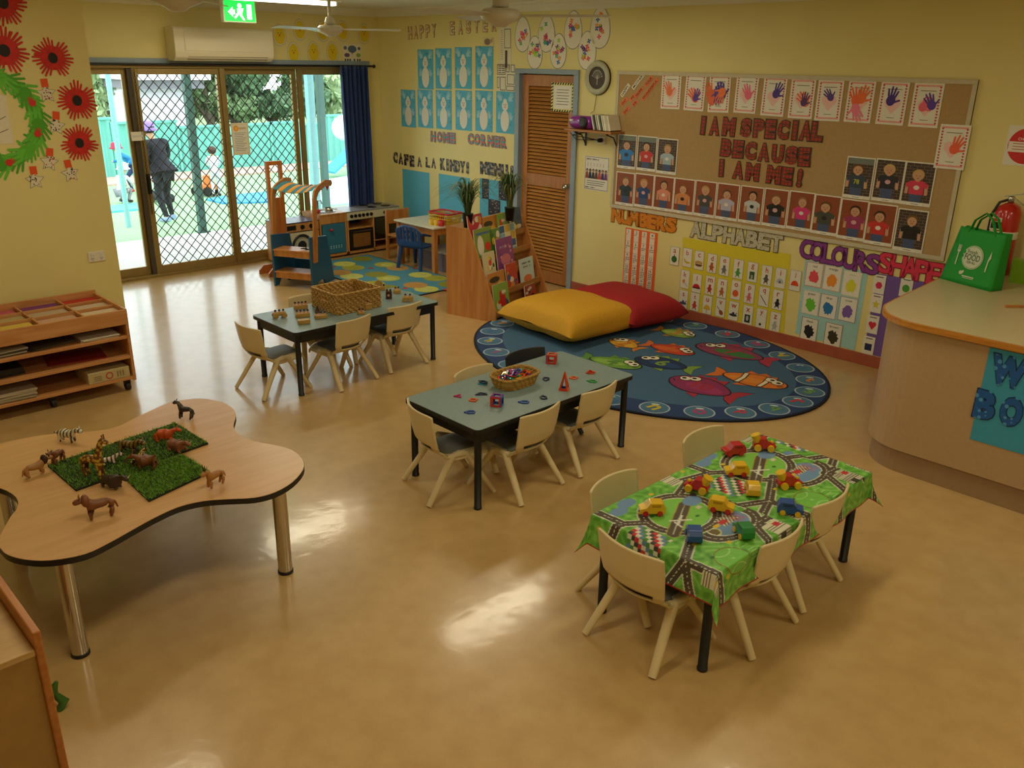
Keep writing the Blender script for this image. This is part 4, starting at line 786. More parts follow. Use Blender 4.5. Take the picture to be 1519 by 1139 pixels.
MB().bb(-.11, -.07, -.066, -.052, .07, .085).build('display', M_WHITE, t)
for i in range(9):
    c_ = ['#d8d4c4', '#3a3c38', '#b8b49c', '#efe9dc', '#4a5a4c', '#d8d2bc', '#e6e0cc', '#c4bca4', '#dcd6c4'][i]; nmx = ['nearest the radio', 'black, second from the radio', 'third from the radio', 'fourth from the radio', 'green, fifth from the radio', 'sixth from the radio', 'seventh from the radio', 'eighth from the radio', 'last in the row, furthest right'][i]
    th = .013 if i < 6 else .02; tag(MB().box((0, 0, .068), (th, .15, .135), ry=-.30).build('disc_case', mat('case_%s' % c_[1:], c_, .3, coat=.3), loc=(xs0+.315+i*.0235, -.1, zs+.003), bev=.001), f'leaning disc case on the wall shelf, {nmx}', 'disc case', 'disc cases leaning on the wall shelf')
px_ = WB(893, 208); t = thing('power_outlet', 'white power outlet with black plug below the wall shelf', 'power point', (px_.x, 0, px_.z)); MB().bb(-.05, .05, -.01, 0, -.035, .035).build('plate', M_WHITE, t, bev=.002); MB().lathe([(0, 0), (.022, 0), (.018, .04), (0, .045)], n=12, T=Matrix.Translation((0, -.01, 0)) @ RX).build('plug', M_BLACK, t)
b = MB(); c0 = Vector((px_.x-.02, -.04, px_.z)); b.tube([c0, c0+Vector((-.12, -.02, .015)), c0+Vector((-.3, -.02, .03)), (xs0+.12, -.03, zs-.03), (xs0+.05, -.03, zs-.05), (xs0+.03, -.03, zs-.02)], .0045, 6).tube([c0+Vector((-.04, 0, 0)), c0+Vector((-.25, -.02, -.01)), c0+Vector((-.33, -.02, .05))], .004, 6)
tag(b.build('power_cable', M_BLACK), 'black power cable looping below the wall shelf', 'cable')
a_ = OY(885, 137, -.01); tag(MB().tube([(a_.x, -.008, a_.z), (a_.x-.02, -.01, (a_.z+zs)/2), (a_.x-.06, -.012, zs+.135)], .0022, 5).build('hanging_cord', M_BLACK), 'thin dark cord hanging from the clock to the wall shelf', 'cord')
def fn_multi(S, w, h):
    S.frame(-w*.48, -h*.48, w*.48, h*.48, .004, '#3a3a6c'); S.scrawl(-w*.42, h*.40, w*.5, h*.06, 13, '#1c1c20')
    for i in range(7):
        x = -w*.39+i*w*.13; S.e(x, h*.08, w*.05, h*.05, '#4a2c20', 2); S.p([(x-w*.07, -h*.16), (x+w*.07, -h*.16), (x+w*.045, h*.03), (x-w*.045, h*.03)], ['#9c4a2c', '#2c2c3c', '#34343c', '#6c3c28', '#c44a34', '#4a2c5c', '#7c3c8c'][i], 2); S.e(x, h*.06, w*.03, h*.035, ['#c89070', '#8c5c40', '#d8a888'][i % 3], 3)
        if i < 6: S.line(x, h*.2, x+w*.04, h*.3, .003, '#a8a49c', 1); S.line(x+w*.04, h*.2, x, h*.3, .003, '#a8a49c', 1)
    for i in range(3): S.r(-w*.38, -h*(.24+.06*i), w*(.38-.05*i), -h*(.22+.06*i), '#6c6a64', 1)
    S.scrawl(-w*.45, -h*.43, w*.45, h*.05, 12, '#1c1c34')
p = WB(885, 257.5); notice('poster', p, .30, .315, fn_multi, 'white poster with a row of seated figures under the wall shelf', 'poster')
# ---- white rabbit paintings
def fn_rab(seed):
    def f(S, w, h):
        rnd = random.Random(seed); W_ = '#e6e4dc'
        for i in range(10): S.e(rnd.uniform(-.45, .45)*w, rnd.uniform(-.45, .48)*h, .05*w, .03*h, '#3c9cc8', 1, 8, rnd.uniform(0, 3))
        for sx in (-1, 1):
            S.hand(sx*w*.27, h*.33, w*.30, '#a4d4e8', 2, -sx*.6); S.hand(sx*w*.33, -h*.12, w*.26, '#a4d4e8', 2, sx*.3)
        S.p(ell(0, h*.16, w*.17, h*.115, 20), W_, 3); S.p(ell(0, h*.24, w*.11, h*.09, 16), W_, 3); S.p(ell(0, -h*.2, w*.235, h*.26, 24), W_, 3)
        for sx in (-1, 1): S.e(sx*w*.05, h*.19, w*.018, h*.016, '#2a2a30', 4, 8)
        S.line(-w*.05, h*.135, 0, h*.165, .003, '#50363c', 4); S.line(w*.05, h*.135, 0, h*.165, .003, '#50363c', 4); S.e(0, h*.12, w*.03, h*.012, '#d83c4c', 4, 8)
    return f
RT_ = [(631.5, 103), (658, 102), (687.5, 101), (718.5, 100.5)]; RB_ = [(606, 161), (631, 161.5), (658.5, 163), (688, 164), (718, 165), (749.5, 167)]
POS = ['leftmost', 'second from the left', 'second from the right', 'rightmost']
for i, (px, py) in enumerate(RT_): notice('rabbit_painting', WB(px, py), .275, .415, fn_rab(i), f'white rabbit painting on blue paper, upper row, {POS[i]}', 'painting', base='#55b4dc', group='white rabbit paintings')
POS = ['leftmost', 'second from the left', 'third from the left', 'third from the right', 'second from the right', 'rightmost beside the door frame']
for i, (px, py) in enumerate(RB_): notice('rabbit_painting', WB(px, py), .272, .41, fn_rab(20+i), f'white rabbit painting on blue paper, lower row, {POS[i]}', 'painting', base='#55b4dc', group='white rabbit paintings')
letters_on('HOME', 643, 202.5, 672, 205, .12, .095, '#3a9aa8', '#38506c', .085, ('blue and red zigzag letter', 'HOME'), 'zigzag heading letters', patmat('zigzag_card', 'zig', '#e04a48', 12))
letters_on('CORNER', 698.5, 206, 748, 211.5, .12, .095, '#3a9aa8', '#38506c', .085, ('blue and red zigzag letter', 'CORNER'), 'zigzag heading letters', bpy.data.materials['zigzag_card'])
M_DRK = patmat('dark_photo_card', 'marble', '#b8a8a0', 30)
letters_on('CAFE', 587, 233.5, 611.5, 239, .13, .088, '#2a2228', '#120e12', .08, ('dark collage letter', 'CAFE'), 'black collage letters', M_DRK)
letters_on('A', 622.6, 240, 622.6, 240, .1, .08, '#2a2228', '#120e12', .05, ('dark collage letter', 'the lone A after CAFE'), 'black collage letters', M_DRK) if 0 else None
for ch, wd, P_ in (('A', 'the single word A', [(622.5, 240)]), ('LA', 'LA', [(635, 241), (643.5, 242)]), ):
    letters(ch, [WB(*q) for q in P_], .115, '#2a2228', '#120e12', .05, lambda c, q, wd=wd: f'black and pink collage letter {c} in {wd}', 'black collage letters', wf=.08, pattern=M_DRK)
letters_on('KINDY!', 657, 243.5, 694, 249, .13, .09, '#2a2228', '#120e12', .08, ('dark collage letter', 'KINDY'), 'black collage letters', M_DRK)
letters_on('MENU!', 718, 249, 759.5, 255, .135, .10, '#2a2228', '#120e12', .08, ('dark collage letter', 'MENU'), 'black collage letters', M_DRK)
# blue cafe panels
for (x0, y0, x1, y1, lb) in ((597, 249, 637, 322, 'plain blue paper panel behind the wooden chair'), (651, 256, 697, 326, 'plain blue paper panel behind the grassy pot plant')):
    a, c_ = WB(x0, y0), WB(x1, y0+4); zb = .38; w_ = c_.x-a.x; zt = a.z-.01; notice('display_sheet', Vector(((a.x+c_.x)/2, -.0015, (zt+zb)/2)), w_, zt-zb, lambda S, w, h: None, lb, 'paper', base='#58b4d8')
a, c_ = WB(712, 264), WB(757, 268); zt, zb = a.z, .55; cc = Vector(((a.x+c_.x)/2+.01, -.0015, (zt+zb)/2)); w_ = c_.x-a.x+.02
notice('display_sheet', cc, w_, zt-zb, lambda S, w, h: None, 'blue paper panel with dark menu photographs beside the door frame', 'paper', base='#58b4d8')
for j, (px, py, ww, hh_) in enumerate(((720.5, 280, .11, .215), (747, 283, .14, .2), (733.5, 308, .19, .17), (720, 333, .13, .12))):
    def f(S, w, h, j=j):
        rnd = random.Random(j)
        for q in range(26): S.e(rnd.uniform(-.42, .42)*w, rnd.uniform(-.45, .45)*h, .07*w, .04*h, rnd.choice(['#3c343c', '#6c5c5c', '#8c7c74', '#4a4450', '#a08c80']), 1, 7)
    p = WB(px, py, .003); notice('menu_photograph', p, ww, hh_, f, ['tall narrow dark menu photograph on the blue panel', 'dark menu photograph behind the second pot plant', 'wide dark menu photograph in the middle of the blue panel', 'small dark menu photograph low on the blue panel'][j], 'photograph', base='#26222a', group='menu photographs')
# HAPPY EASTER
M_EAS = patmat('easter_card', 'marble', '#c46a5c', 22)
def happy(word, x0, y0, x1, y1, nm):
    letters(word, span(x0, y0, x1, y1, len(word)), .135, '#e4d4b0', '#8c5a54', .055, lambda ch, q: f'pale Easter letter {ch}, {q}one in {nm}' if q else f'pale Easter letter {ch} in {nm}', 'pale Easter letters', wf=.075, pattern=M_EAS)
happy('HAPPY', 608.5, 49, 644, 45.5, 'HAPPY'); happy('EASTER', 671.5, 42, 733, 36, 'EASTER')
notice('bunny_cutout', WB(725, 62), .16, .09, lambda S, w, h: [S.e(-w*.1, 0, w*.3, h*.35, '#8c7464', 1), S.e(w*.25, h*.1, w*.15, h*.22, '#b89c84', 2), S.line(w*.3, h*.1, w*.4, h*.45, .01, '#b89c84', 1)], 'small brown bunny cutout under the Easter letters', 'decoration', base='#e0cf9c')
def fn_cert(S, w, h):
    S.frame(-w*.1, 0, w*.45, h*.45, .006, '#4a3a34'); S.r(-w*.02, -h*.46, w*.18, -h*.05, '#4a3040'); [S.r(-w*.4, h*(.4-.05*i), -w*.2, h*(.41-.05*i), '#8c8478') for i in range(14)]
notice('notice', WB(750, 71.5), .17, .40, fn_cert, 'tall pale notice with dark strip, above the boxed timetable', 'notice', base='#e4dcc0')
def fn_boxes(S, w, h):
    for a in ((-.48, .1, -.02, .48), (.02, .2, .2, .48), (.28, .2, .48, .48), (.08, -.25, .48, .12), (-.3, -.48, .0, .02), (.05, -.48, .48, -.3), (-.48, -.4, -.34, .02)):
        S.frame(a[0]*w, a[1]*h, a[2]*w, a[3]*h, .006, '#33292c', 1)
    for i in range(4): S.r(-w*.42, h*(.4-.08*i), -w*.26, h*(.43-.08*i), '#5a504c', 1); S.r(-w*.22, h*(.4-.08*i), -w*.06, h*(.43-.08*i), '#5a504c', 1)
notice('notice', WB(750.5, 115), .265, .26, fn_boxes, 'white notice of black outlined boxes next to the door frame', 'notice', base='#e6e0cc')
# painted eggs
def egg(h): return [(h*.33*math.cos(2*PI*k/26)*(1-.14*math.sin(2*PI*k/26)), h*.5*math.sin(2*PI*k/26)) for k in range(26)]
EG = [(775.5, 51, 'first of the upper row, nearest the fan hub', .32), (811, 50, 'second of the upper row, behind the fan blade', .33), (850.5, 44.5, 'third of the upper row', .33), (890.5, 41, 'highest and furthest right', .35), (793.5, 78, 'lower row, nearest the white notices', .30), (828.5, 76, 'lower row, in the middle over the door', .31), (871, 75, 'lower row, just above the clock', .33)]
for i, (px, py, d, h_) in enumerate(EG):
    S = Sheet(); S.base([(x*1.03, y*1.02) for x, y in egg(h_)], '#8c8a90', .001); S.p(egg(h_*.98), '#ece6d6', 1); rnd = random.Random(i+5)
    for q in range(13):
        a, r_ = rnd.uniform(0, 2*PI), rnd.uniform(.05, .8); x, y = h_*.28*r_*math.cos(a), h_*.4*r_*math.sin(a); c_ = rnd.choice(['#e8365c', '#f08c28', '#a8d828', '#2c68b8', '#5c2c8c', '#38a878', '#e83c7c'])
        for k in range(4): S.e(x+.013*math.cos(k*1.57+q), y+.013*math.sin(k*1.57+q), .011, .008, c_, 2, 8, k*1.57+q)
    tag(S.put('egg_cutout', WB(px, py), tilt=rnd.uniform(-.08, .08)), f'white paper egg with coloured splats, {d}', 'decoration', 'splatted paper eggs')
CH = [(414.5, 52, 'behind the left fan blade beside the air conditioner'), (444.5, 44, 'second of the upper row'), (479, 46, 'upper row, behind the fan hub'), (508, 46, 'upper row, right of the fan hub'), (540, 50, 'upper row, furthest right'), (435.5, 78, 'first of the lower row, with splashed yellow paint'), (465, 77, 'middle of the lower row'), (493, 77, 'last chick of the lower row')]
for i, (px, py, d) in enumerate(CH):
    S = Sheet(); h_ = .215; S.base([(x*1.1, y*1.02) for x, y in egg(h_)], '#a89c8c', .001); S.p([(x*1.08, y) for x, y in egg(h_*.98)], '#e6dec8', 1)
    S.p([(x*1.05, y) for x, y in egg(h_*.86)], '#e4c81c', 2)
    for k in range(6): a = k*1.1+i; S.e(.05*math.cos(a), .06*math.sin(a), .022, .014, '#e4c81c', 2, 8, a)
    for sx in (-1, 1): S.e(sx*.016, .02, .005, .006, '#2a2a20', 3, 8)
    S.p([(-.012, .005), (.012, .005), (0, -.02)], '#e0481c', 3)
    p = WA(px, py); tag(S.put('chick_cutout', p, 'A'), f'yellow chick painted on a paper egg, {d}', 'decoration', 'yellow chick eggs')
def fn_fam(S, w, h):
    for x, y, rx, ry, c_ in ((0, .22, .24, .2, '#5c6c90'), (-.38, .28, .09, .1, '#5c6c90'), (.38, .26, .08, .09, '#5c6c90'), (-.3, -.1, .15, .11, '#6c4c7c'), (.33, -.1, .13, .11, '#88b03c')): S.e(x*w, y*h, rx*w, ry*h, c_, 1)
    S.p([(-.04*w, .05*h), (.04*w, .05*h), (0, -.1*h)], '#5c6c90', 1)
    for i, x in enumerate((-.4, -.27, -.14, .1, .28, .4)): S.r((x-.04)*w, -.45*h, (x+.04)*w, -.3*h, '#3a3840', 1)
notice('birthday_chart', WA(522.5, 79), .245, .2, fn_fam, 'small white chart with grey, purple and green ovals beside the chick eggs', 'chart', 'A', base='#e8dfc8')
# ---- partition wall: poppies, wreath, stars
def poppy(px, py, k, d, s):
    S = Sheet(); S.z0 = .0005; rnd = random.Random(s)
    S.p(ell(0, 0, k*.43, k*.43, 18), '#c8231a', 0)
    for q in range(7): a = 2*PI*q/7+rnd.uniform(-.2, .2); S.hand(-math.sin(a)*k*.22, math.cos(a)*k*.22, k*.6, ('#d4261c', '#c8231a')[q % 2], 1+q, a)
    S.p(ell(0, 0, k*.17, k*.19, 18), '#1c1210', 8); tag(S.put('poppy_cutout', WC(px, py), 'A'), f'red handprint poppy with black centre, {d}', 'decoration', 'red paper poppies')
poppy(6, 75, .2, 'cut by the left edge of the photo', 1); poppy(78, 86, .175, 'above the snowman stars, highest of the whole ones', 2); poppy(114, 149, .18, 'middle of the three beside the wall corner', 3); poppy(117.5, 212, .17, 'lowest of the three beside the wall corner', 4); poppy(4, 4, .19, 'top left corner of the photo', 5)
w0 = WC(-25, 178); S = Sheet(); S.z0 = .0005
for q in range(44):
    a = 2*PI*q/44; rr = .32; S.hand(rr*math.cos(a), rr*.88*math.sin(a), .11+.02*(q % 3), ('#5cb82c', '#4ea424', '#68c438')[q % 3], 1+q % 5, a+PI+.5*(1 if q % 2 else -1))
for a in (1.35, .35, -.35, -1.25, 2.2, 3.1, 4.0): S.hand(.32*math.cos(a), .32*.88*math.sin(a), .05, '#d43028', 7, a); S.e(.32*math.cos(a), .32*.88*math.sin(a), .022, .022, '#d43028', 8, 10)
tag(S.put('wreath_cutout', w0, 'A'), 'green handprint wreath with red berries on the cream partition wall', 'decoration')
for i, (px, py, tl, d) in enumerate(((68, 134, .05, 'highest, under the top poppy'), (83, 182, -.15, 'beside the middle poppy'), (73, 236, -.2, 'lowest but two, left of the low poppy'), (103, 253, .1, 'furthest right'), (51, 263, .0, 'furthest left and lowest'))):
    S = Sheet(); k = .062; st = lambda r_: [(r_*(1 if q % 2 == 0 else .5)*math.sin(PI*q/5), r_*(1 if q % 2 == 0 else .5)*math.cos(PI*q/5)-.02) for q in range(10)]
    S.base(st(k), '#6c6458', .001); S.p(st(k*.93), '#e6dcc4', 1); S.r(-.022, .02, .022, .072, '#e8561c', 2); rnd = random.Random(i+3)
    for q in range(14): S.e(rnd.uniform(-.03, .03), rnd.uniform(-.055, .02), .0045, .0045, rnd.choice(['#1c1c24', '#d02c34', '#1c1c24', '#7c2c4c']), 2, 6)
    tag(S.put('star_cutout', WC(px, py), 'A', tilt=tl), f'white paper star with orange hat and sequins, {d}', 'decoration', 'paper star snowmen')
S = Sheet(); S.base(rect(-.11, -.15, .11, .15), '#e6dcc0'); S.line(-.05, -.05, .09, .02, .004, '#6c6458'); S.line(-.02, -.1, .09, -.06, .004, '#6c6458'); tag(S.put('drawing', WC(-14, 178), 'A'), 'pale drawing in the middle of the green wreath, mostly out of frame', 'drawing')
# ================================================================== FURNITURE
M_CREAM = mat('chair_cream_plastic', '#dcc898', .42, var=.03, scale=8); M_SEAT = mat('chair_grey_seat', '#77766f', .5, var=.06, scale=30); M_CHAR = mat('chair_charcoal_plastic', '#2c2e33', .45)
def shell(u, v):
    """u across, v from seat front edge round to the top of the back"""
    x = 2*u-1
    P_ = [(.165, .235), (.15, .262), (.05, .258), (-.06, .25), (-.125, .252), (-.16, .275), (-.178, .305), (-.192, .36), (-.203, .43), (-.212, .492)]
    W_ = [.128, .14, .146, .145, .140, .132, .152, .158, .162, .160]
    k = v*9; i = min(8, int(k)); f = k-i; f = f*f*(3-2*f)*.5+f*.5
    y = P_[i][0]*(1-f)+P_[i+1][0]*f; z = P_[i][1]*(1-f)+P_[i+1][1]*f; w_ = W_[i]*(1-f)+W_[i+1]*f
    seat = max(0, min(1, (4.2-k)/1.5)); back = 1-seat
    z -= seat*.035*abs(x)**5; y += back*.04*x*x; z -= back*.006*x**8*(v > .9)
    if v < .1: z -= .01*(1-abs(x))
    return (x*w_, y, z)
def make_chair(cream, seat, label, group):
    t = thing('kindergarten_chair', label, 'chair', (0, 0, 0), 0, group)
    MB().grid(shell, 30, 60, skip=lambda u, v: .565 < v < .69 and .13 < u < .87).build('shell', cream, t, solid=.010)
    MB().grid(lambda u, v: (lambda p: (p[0]*.9, p[1]+(0 if v < .45 else .012), p[2]+.0085))(shell(.06+.88*u, v*.66+.012)), 10, 16).build('seat', seat, t, solid=.005)
    for sx in (-1, 1):
        for fy, ty in ((-.205, -.045), (.175, .03)):
            b = MB(); pts = []; rr = []
            for i in range(6):
                f = i/5; pts.append((sx*(.128+(.175-.128)*f), ty*(1-f)+fy*f, .245*(1-f)+.004*f)); rr.append(.023-.006*f)
            b.tube(pts, rr, 10, fl=.75); b.build('leg', cream, t)
        MB().tube([(sx*.13, -.07, .238), (sx*.135, -.01, .25), (sx*.13, .055, .238)], [.012, .02, .012], 8).build('side_bracket', cream, t)
    return t
GCH = 'cream kindergarten chairs'
chair0 = make_chair(M_CREAM, M_SEAT, 'x', GCH); LABELS.clear()
first = [1]
def chair(x, y, rz, label):
    if first[0]: c = chair0; first[0] = 0
    else: c = copy_tree(chair0)
    c.location = (x, y, 0); c.rotation_euler = (0, 0, rz); c['label'] = label; return c
def feet(a, b_, label, back=.205):                                # place from the two rear feet seen in the photo (left, right as seen from behind)
    p, q = G(*a), G(*b_); mid = (p+q)/2; d = (q-p).normalized(); f = Vector((-d.y, d.x, 0)); c = mid+f*back
    return chair(c.x, c.y, math.atan2(-f.x, f.y), label)
feet((351, 576), (390.4, 595), 'cream chair at the left end of the wooden toy table')
feet((507.4, 581.7), (560.4, 561.7), 'cream chair on the near side of the wooden toy table, closer to its left end')
feet((580, 554.7), (634, 538.6), 'cream chair on the near side of the wooden toy table, closer to its right end')
feet((598.8, 711.4), (636.3, 752.7), 'cream chair at the left end of the magnetic tile table')
feet((774, 751.4), (835, 718), 'cream chair on the near side of the magnetic tile table, in the middle')
feet((861.5, 709), (916.5, 680), 'cream chair on the near side of the magnetic tile table, right end')
feet((869.4, 942), (965, 1005), 'cream chair at the left end of the car mat table, nearest the camera')
feet((1116, 979.6), (1181, 923), 'cream chair on the near side of the car mat table, in the middle')
feet((1191, 910), (1247, 861), 'cream chair on the near side of the car mat table, right end')
chair(7.00, -3.73, -PI/2+.03, 'cream chair behind the car mat table, closer to its left end')
chair(6.97, -3.03, -PI/2-.03, 'cream chair behind the car mat table, closer to the counter')
chair(5.54, -3.24, -PI/2+.08, 'cream chair behind the magnetic tile table, only its back top showing')
chair(3.47, -3.12, -PI/2-.22, 'cream chair behind the wooden toy table, beside the wicker box')
chair(3.50, -2.75, -PI/2-.05, 'cream chair hidden behind the wicker box, only its legs showing')
c = copy_tree(chair0); c['label'] = 'charcoal grey chair behind the magnetic tile table, beside the big cushions'; c['group'] = 'x'; del c['group']
c.location = (5.50, -2.80, 0); c.rotation_euler = (0, 0, -PI/2-.05)
for ch in c.children:
    ch.data = ch.data.copy(); ch.data.materials[0] = M_CHAR
# ---- rectangular tables
M_TOPG = mat('speckled_blue_grey_laminate', '#7d9290', .38, var=.07, scale=90); M_BLKEDGE = mat('black_edge', '#1c1c1e', .4)
def rrect(x0, x1, y0, y1, r, n=5):
    o = []
    for cx, cy, a0 in ((x1-r, y1-r, 0), (x0+r, y1-r, PI/2), (x0+r, y0+r, PI), (x1-r, y0+r, 3*PI/2)):
        for k in range(n+1): a = a0+PI/2*k/n; o.append((cx+r*math.cos(a), cy+r*math.sin(a)))
    return o
TZ = .46
def table(cx, cy, lx, ly, label, top=M_TOPG):
    t = thing('activity_table', label, 'table', (cx, cy, 0), 0, 'rectangular activity tables')
    MB().prism(rrect(-lx/2+.003, lx/2-.003, -ly/2+.003, ly/2-.003, .03), TZ-.001, TZ).build('laminate_surface', top, t)
    MB().prism(rrect(-lx/2, lx/2, -ly/2, ly/2, .032), TZ-.024, TZ-.001).build('tabletop', M_BLKEDGE, t)
    ax, ay = lx/2-.04, ly/2-.04; b = MB()
    for s in (-1, 1): b.bb(s*ax-.01, s*ax+.01, -ay, ay, TZ-.085, TZ-.024).bb(-ax, ax, s*ay-.01, s*ay+.01, TZ-.085, TZ-.024)
    b.build('apron', M_BLACK, t)
    for sx in (-1, 1):
        for sy in (-1, 1): MB().tube([(sx*ax, sy*ay, 0.002), (sx*ax, sy*ay, .012), (sx*ax, sy*ay, .013), (sx*ax, sy*ay, TZ-.024)], [.021, .021, .019, .019], 16).build('leg', M_BLACK, t)
    return t
T1 = (3.70, -3.0, .585, 1.235); T2 = (5.70, -3.17, .60, 1.235); T3 = (7.23, -3.385, .585, 1.22)
table(*T1, 'blue-grey rectangular table with wooden toys and a wicker box'); table(*T2, 'blue-grey rectangular table with magnetic tiles and a small basket'); table(*T3, 'black-legged rectangular table under the car mat cloth')
# ---- wavy table
OUT = [(0, 724), (23, 737), (26, 752), (15, 767), (0, 794), (-6, 806), (0, 813), (11, 823), (38, 830), (75, 831), (125, 822), (162, 805), (196, 786), (226, 769.5), (264, 752), (302, 743), (340, 740), (377.5, 738), (408, 730), (434, 715), (450, 696), (449, 681), (434, 667.6), (408, 660), (377.5, 654), (355, 645), (346.5, 632), (350, 617), (345, 605), (328, 596), (302, 591), (279, 592), (249, 598), (223, 609), (196, 622), (170, 634), (132, 640), (94, 642), (57, 646), (23, 652.5), (0, 658), (-45, 672), (-75, 690), (-70, 712), (-35, 722)]
P_ = [G(a, b_, TZ) for a, b_ in OUT]; poly = []
n = len(P_)
for i in range(n):
    p0, p1, p2, p3 = P_[i-1], P_[i], P_[(i+1) % n], P_[(i+2) % n]
    for s in range(3):
        u = s/3; poly.append(.5*((2*p1)+(p2-p0)*u+(2*p0-5*p1+4*p2-p3)*u*u+(3*p1-p0-3*p2+p3)*u**3))
cc = sum(poly, Vector())/len(poly); poly = [(p.x-cc.x, p.y-cc.y) for p in poly]
M_BEECH = wood('beech_laminate', '#cb9c66', '#d4a672', .3, 'Y', 3.)
t = thing('wavy_table', 'beech laminate table with a curvy lobed top, black edge and chrome legs', 'table', (cc.x, cc.y, 0))
MB().prism([(x*.998, y*.998) for x, y in poly], TZ-.0015, TZ).build('laminate_surface', M_BEECH, t); MB().prism(poly, TZ-.026, TZ-.0015, sm=True).build('tabletop', M_BLKEDGE, t)
for px, py in ((120, 970), (424, 848)):
    q = G(px, py)-Vector((cc.x, cc.y, 0)); b = MB()
    MB_l = MB().tube([(q.x, q.y, .014), (q.x, q.y, TZ-.026)], .031, 24).build('leg', M_CHROME, t); MB().lathe([(.0, 0), (.034, 0), (.034, .012), (.031, .016), (0, .016)], c=(q.x, q.y, 0), n=24).build('foot', M_BLACK, MB_l)
for q in (Vector((4.92, -4.72, 0)), Vector((4.83, -5.60, 0))):
    q = q-Vector((cc.x, cc.y, 0)); l_ = MB().tube([(q.x, q.y, .014), (q.x, q.y, TZ-.026)], .031, 24).build('leg', M_CHROME, t); MB().lathe([(.0, 0), (.034, 0), (.034, .012), (.031, .016), (0, .016)], c=(q.x, q.y, 0), n=24).build('foot', M_BLACK, l_)
# ---- art paper trolley against the partition
M_TROL = wood('trolley_timber', '#c0824a', '#d2985e', .42, 'Y', 3.)
sx0, sx1, sy0, sy1 = 2.545, 3.12, -5.42, -4.36
t = thing('paper_trolley', 'low timber art trolley with a divided paper tray on top and open shelves', 'shelf', (sx0, sy0, 0)); W_, D_ = sy1-sy0, sx1-sx0
for y, nm in ((0, 'side_panel'), (W_-.02, 'side_panel')): MB().bb(0, D_, y, y+.02, .075, .55).build(nm, M_TROL, t, bev=.003)
for z in (.085, .235, .375): MB().bb(.01, D_-.002, .02, W_-.02, z, z+.02).build('shelf_board', M_TROL, t, bev=.002)
b = MB(); b.bb(0, D_, 0, W_, .475, .49)
b.bb(D_-.016, D_+.002, 0, W_, .475, .575).bb(0, .016, 0, W_, .475, .60).bb(0, D_, 0, .016, .475, .58).bb(0, D_, W_-.016, W_, .475, .58); b.build('tray', M_TROL, t, bev=.002)
b = MB()
for i in range(1, 4): y = W_*i/4; b.bb(.016, D_-.016, y-.006, y+.006, .49, .573)
for i in range(1, 3): x = D_*i/3; b.bb(x-.006, x+.006, .016, W_-.016, .49, .573)
b.build('dividers', M_TROL, t); rnd = random.Random(4); M_CAST = M_BLACK
for x in (.06, D_-.05):
    for y in (.05, W_/2, W_-.05): MB().tube([(x, y-.014, .032), (x, y+.014, .032)], .032, 14).bb(x-.012, x+.012, y-.02, y+.02, .045, .085).build('castor', M_CAST, t)
PC = [['#c0302c', '#c8b49c', '#d4c0a0'], ['#7c3c80', '#bca68c', '#c49c80'], ['#c4586c', '#b8a070', '#d0b448'], ['#c09c7c', '#b8906c', '#c4a884']]
NM = [['red', 'grey', 'cream'], ['purple', 'taupe', 'pinkish'], ['pink', 'khaki', 'mustard'], ['tan', 'brown', 'buff']]
for i in range(4):
    for j in range(3):
        x0, x1 = sx0+D_*j/3+.014, sx0+D_*(j+1)/3-.014; y1 = sy1-W_*i/4-.014; y0 = sy1-W_*(i+1)/4+.014; b = MB()
        for k in range(5): dx, dy = rnd.uniform(0, .012), rnd.uniform(0, .012); b.bb(x0+dx-(x0+x1)/2, x1-.012+dx-(x0+x1)/2, y0+dy-(y0+y1)/2, y1-.012+dy-(y0+y1)/2, k*.013, k*.013+.0125, col=hx(PC[i][j]) if k % 2 == 0 else hx('#d8c8b0'))
        tag(b.build('paper_stack', PRINT, loc=((x0+x1)/2, (y0+y1)/2, .4905)), f'stack of {NM[i][j]} paper in a compartment of the trolley tray', 'paper', 'paper stacks in the trolley tray')
def slab(name, x0, x1, y0, y1, z0, h, c_, label, cat, n=3, rz=.0, grp=None):
    b = MB(); cx, cy = (x0+x1)/2, (y0+y1)/2
    for k in range(n): b.box((rnd.uniform(-.006, .006), rnd.uniform(-.006, .006), h*(k+.5)/n), (x1-x0, y1-y0, h/n*.96), rz=rnd.uniform(-.06, .06), col=hx(c_[k % len(c_)]))
    return tag(b.build(name, PRINT, loc=(cx, cy, z0), rot=(0, 0, rz)), label, cat, grp)
slab('paper_pile', 2.8, 3.1, -4.66, -4.42, .3955, .02, ['#d8d0bc', '#c8c0a8'], 'white paper sheets on the top open shelf of the trolley, right side', 'paper')
slab('magazine_pile', 2.75, 3.09, -5.33, -5.0, .3955, .035, ['#5c5644', '#c8c4b4', '#4a4a3c'], 'dark magazines on the top open shelf of the trolley, left side', 'magazines', 5, .1)
slab('dark_card_pile', 2.72, 3.06, -4.99, -4.72, .3955, .012, ['#4c4436', '#5c5242'], 'dark card sheets in the middle of the top open shelf', 'paper', 2, .2)
slab('card_pile', 2.72, 3.05, -5.35, -5.02, .2555, .05, ['#1c1a18', '#26221e'], 'black folders on the middle open shelf of the trolley', 'folders', 3)
slab('red_folder', 2.8, 3.04, -4.85, -4.5, .2555, .01, ['#a02c28', '#8c2420'], 'red folder lying on the middle open shelf of the trolley', 'folder', 2, -.15)
slab('newspaper_pile', 2.72, 3.1, -5.36, -4.98, .1055, .06, ['#b8a890', '#a89880', '#c4b8a0'], 'newspapers on the lowest shelf of the trolley, left side', 'newspapers', 7)
t = thing('cardboard_box', 'printed cream cardboard box on the lowest shelf of the trolley', 'box', (2.98, -4.53, .1055)); MB().bb(-.13, .13, -.135, .135, 0, .075).build('carton', mat('printed_card', '#c8b484', .7), t, bev=.003)
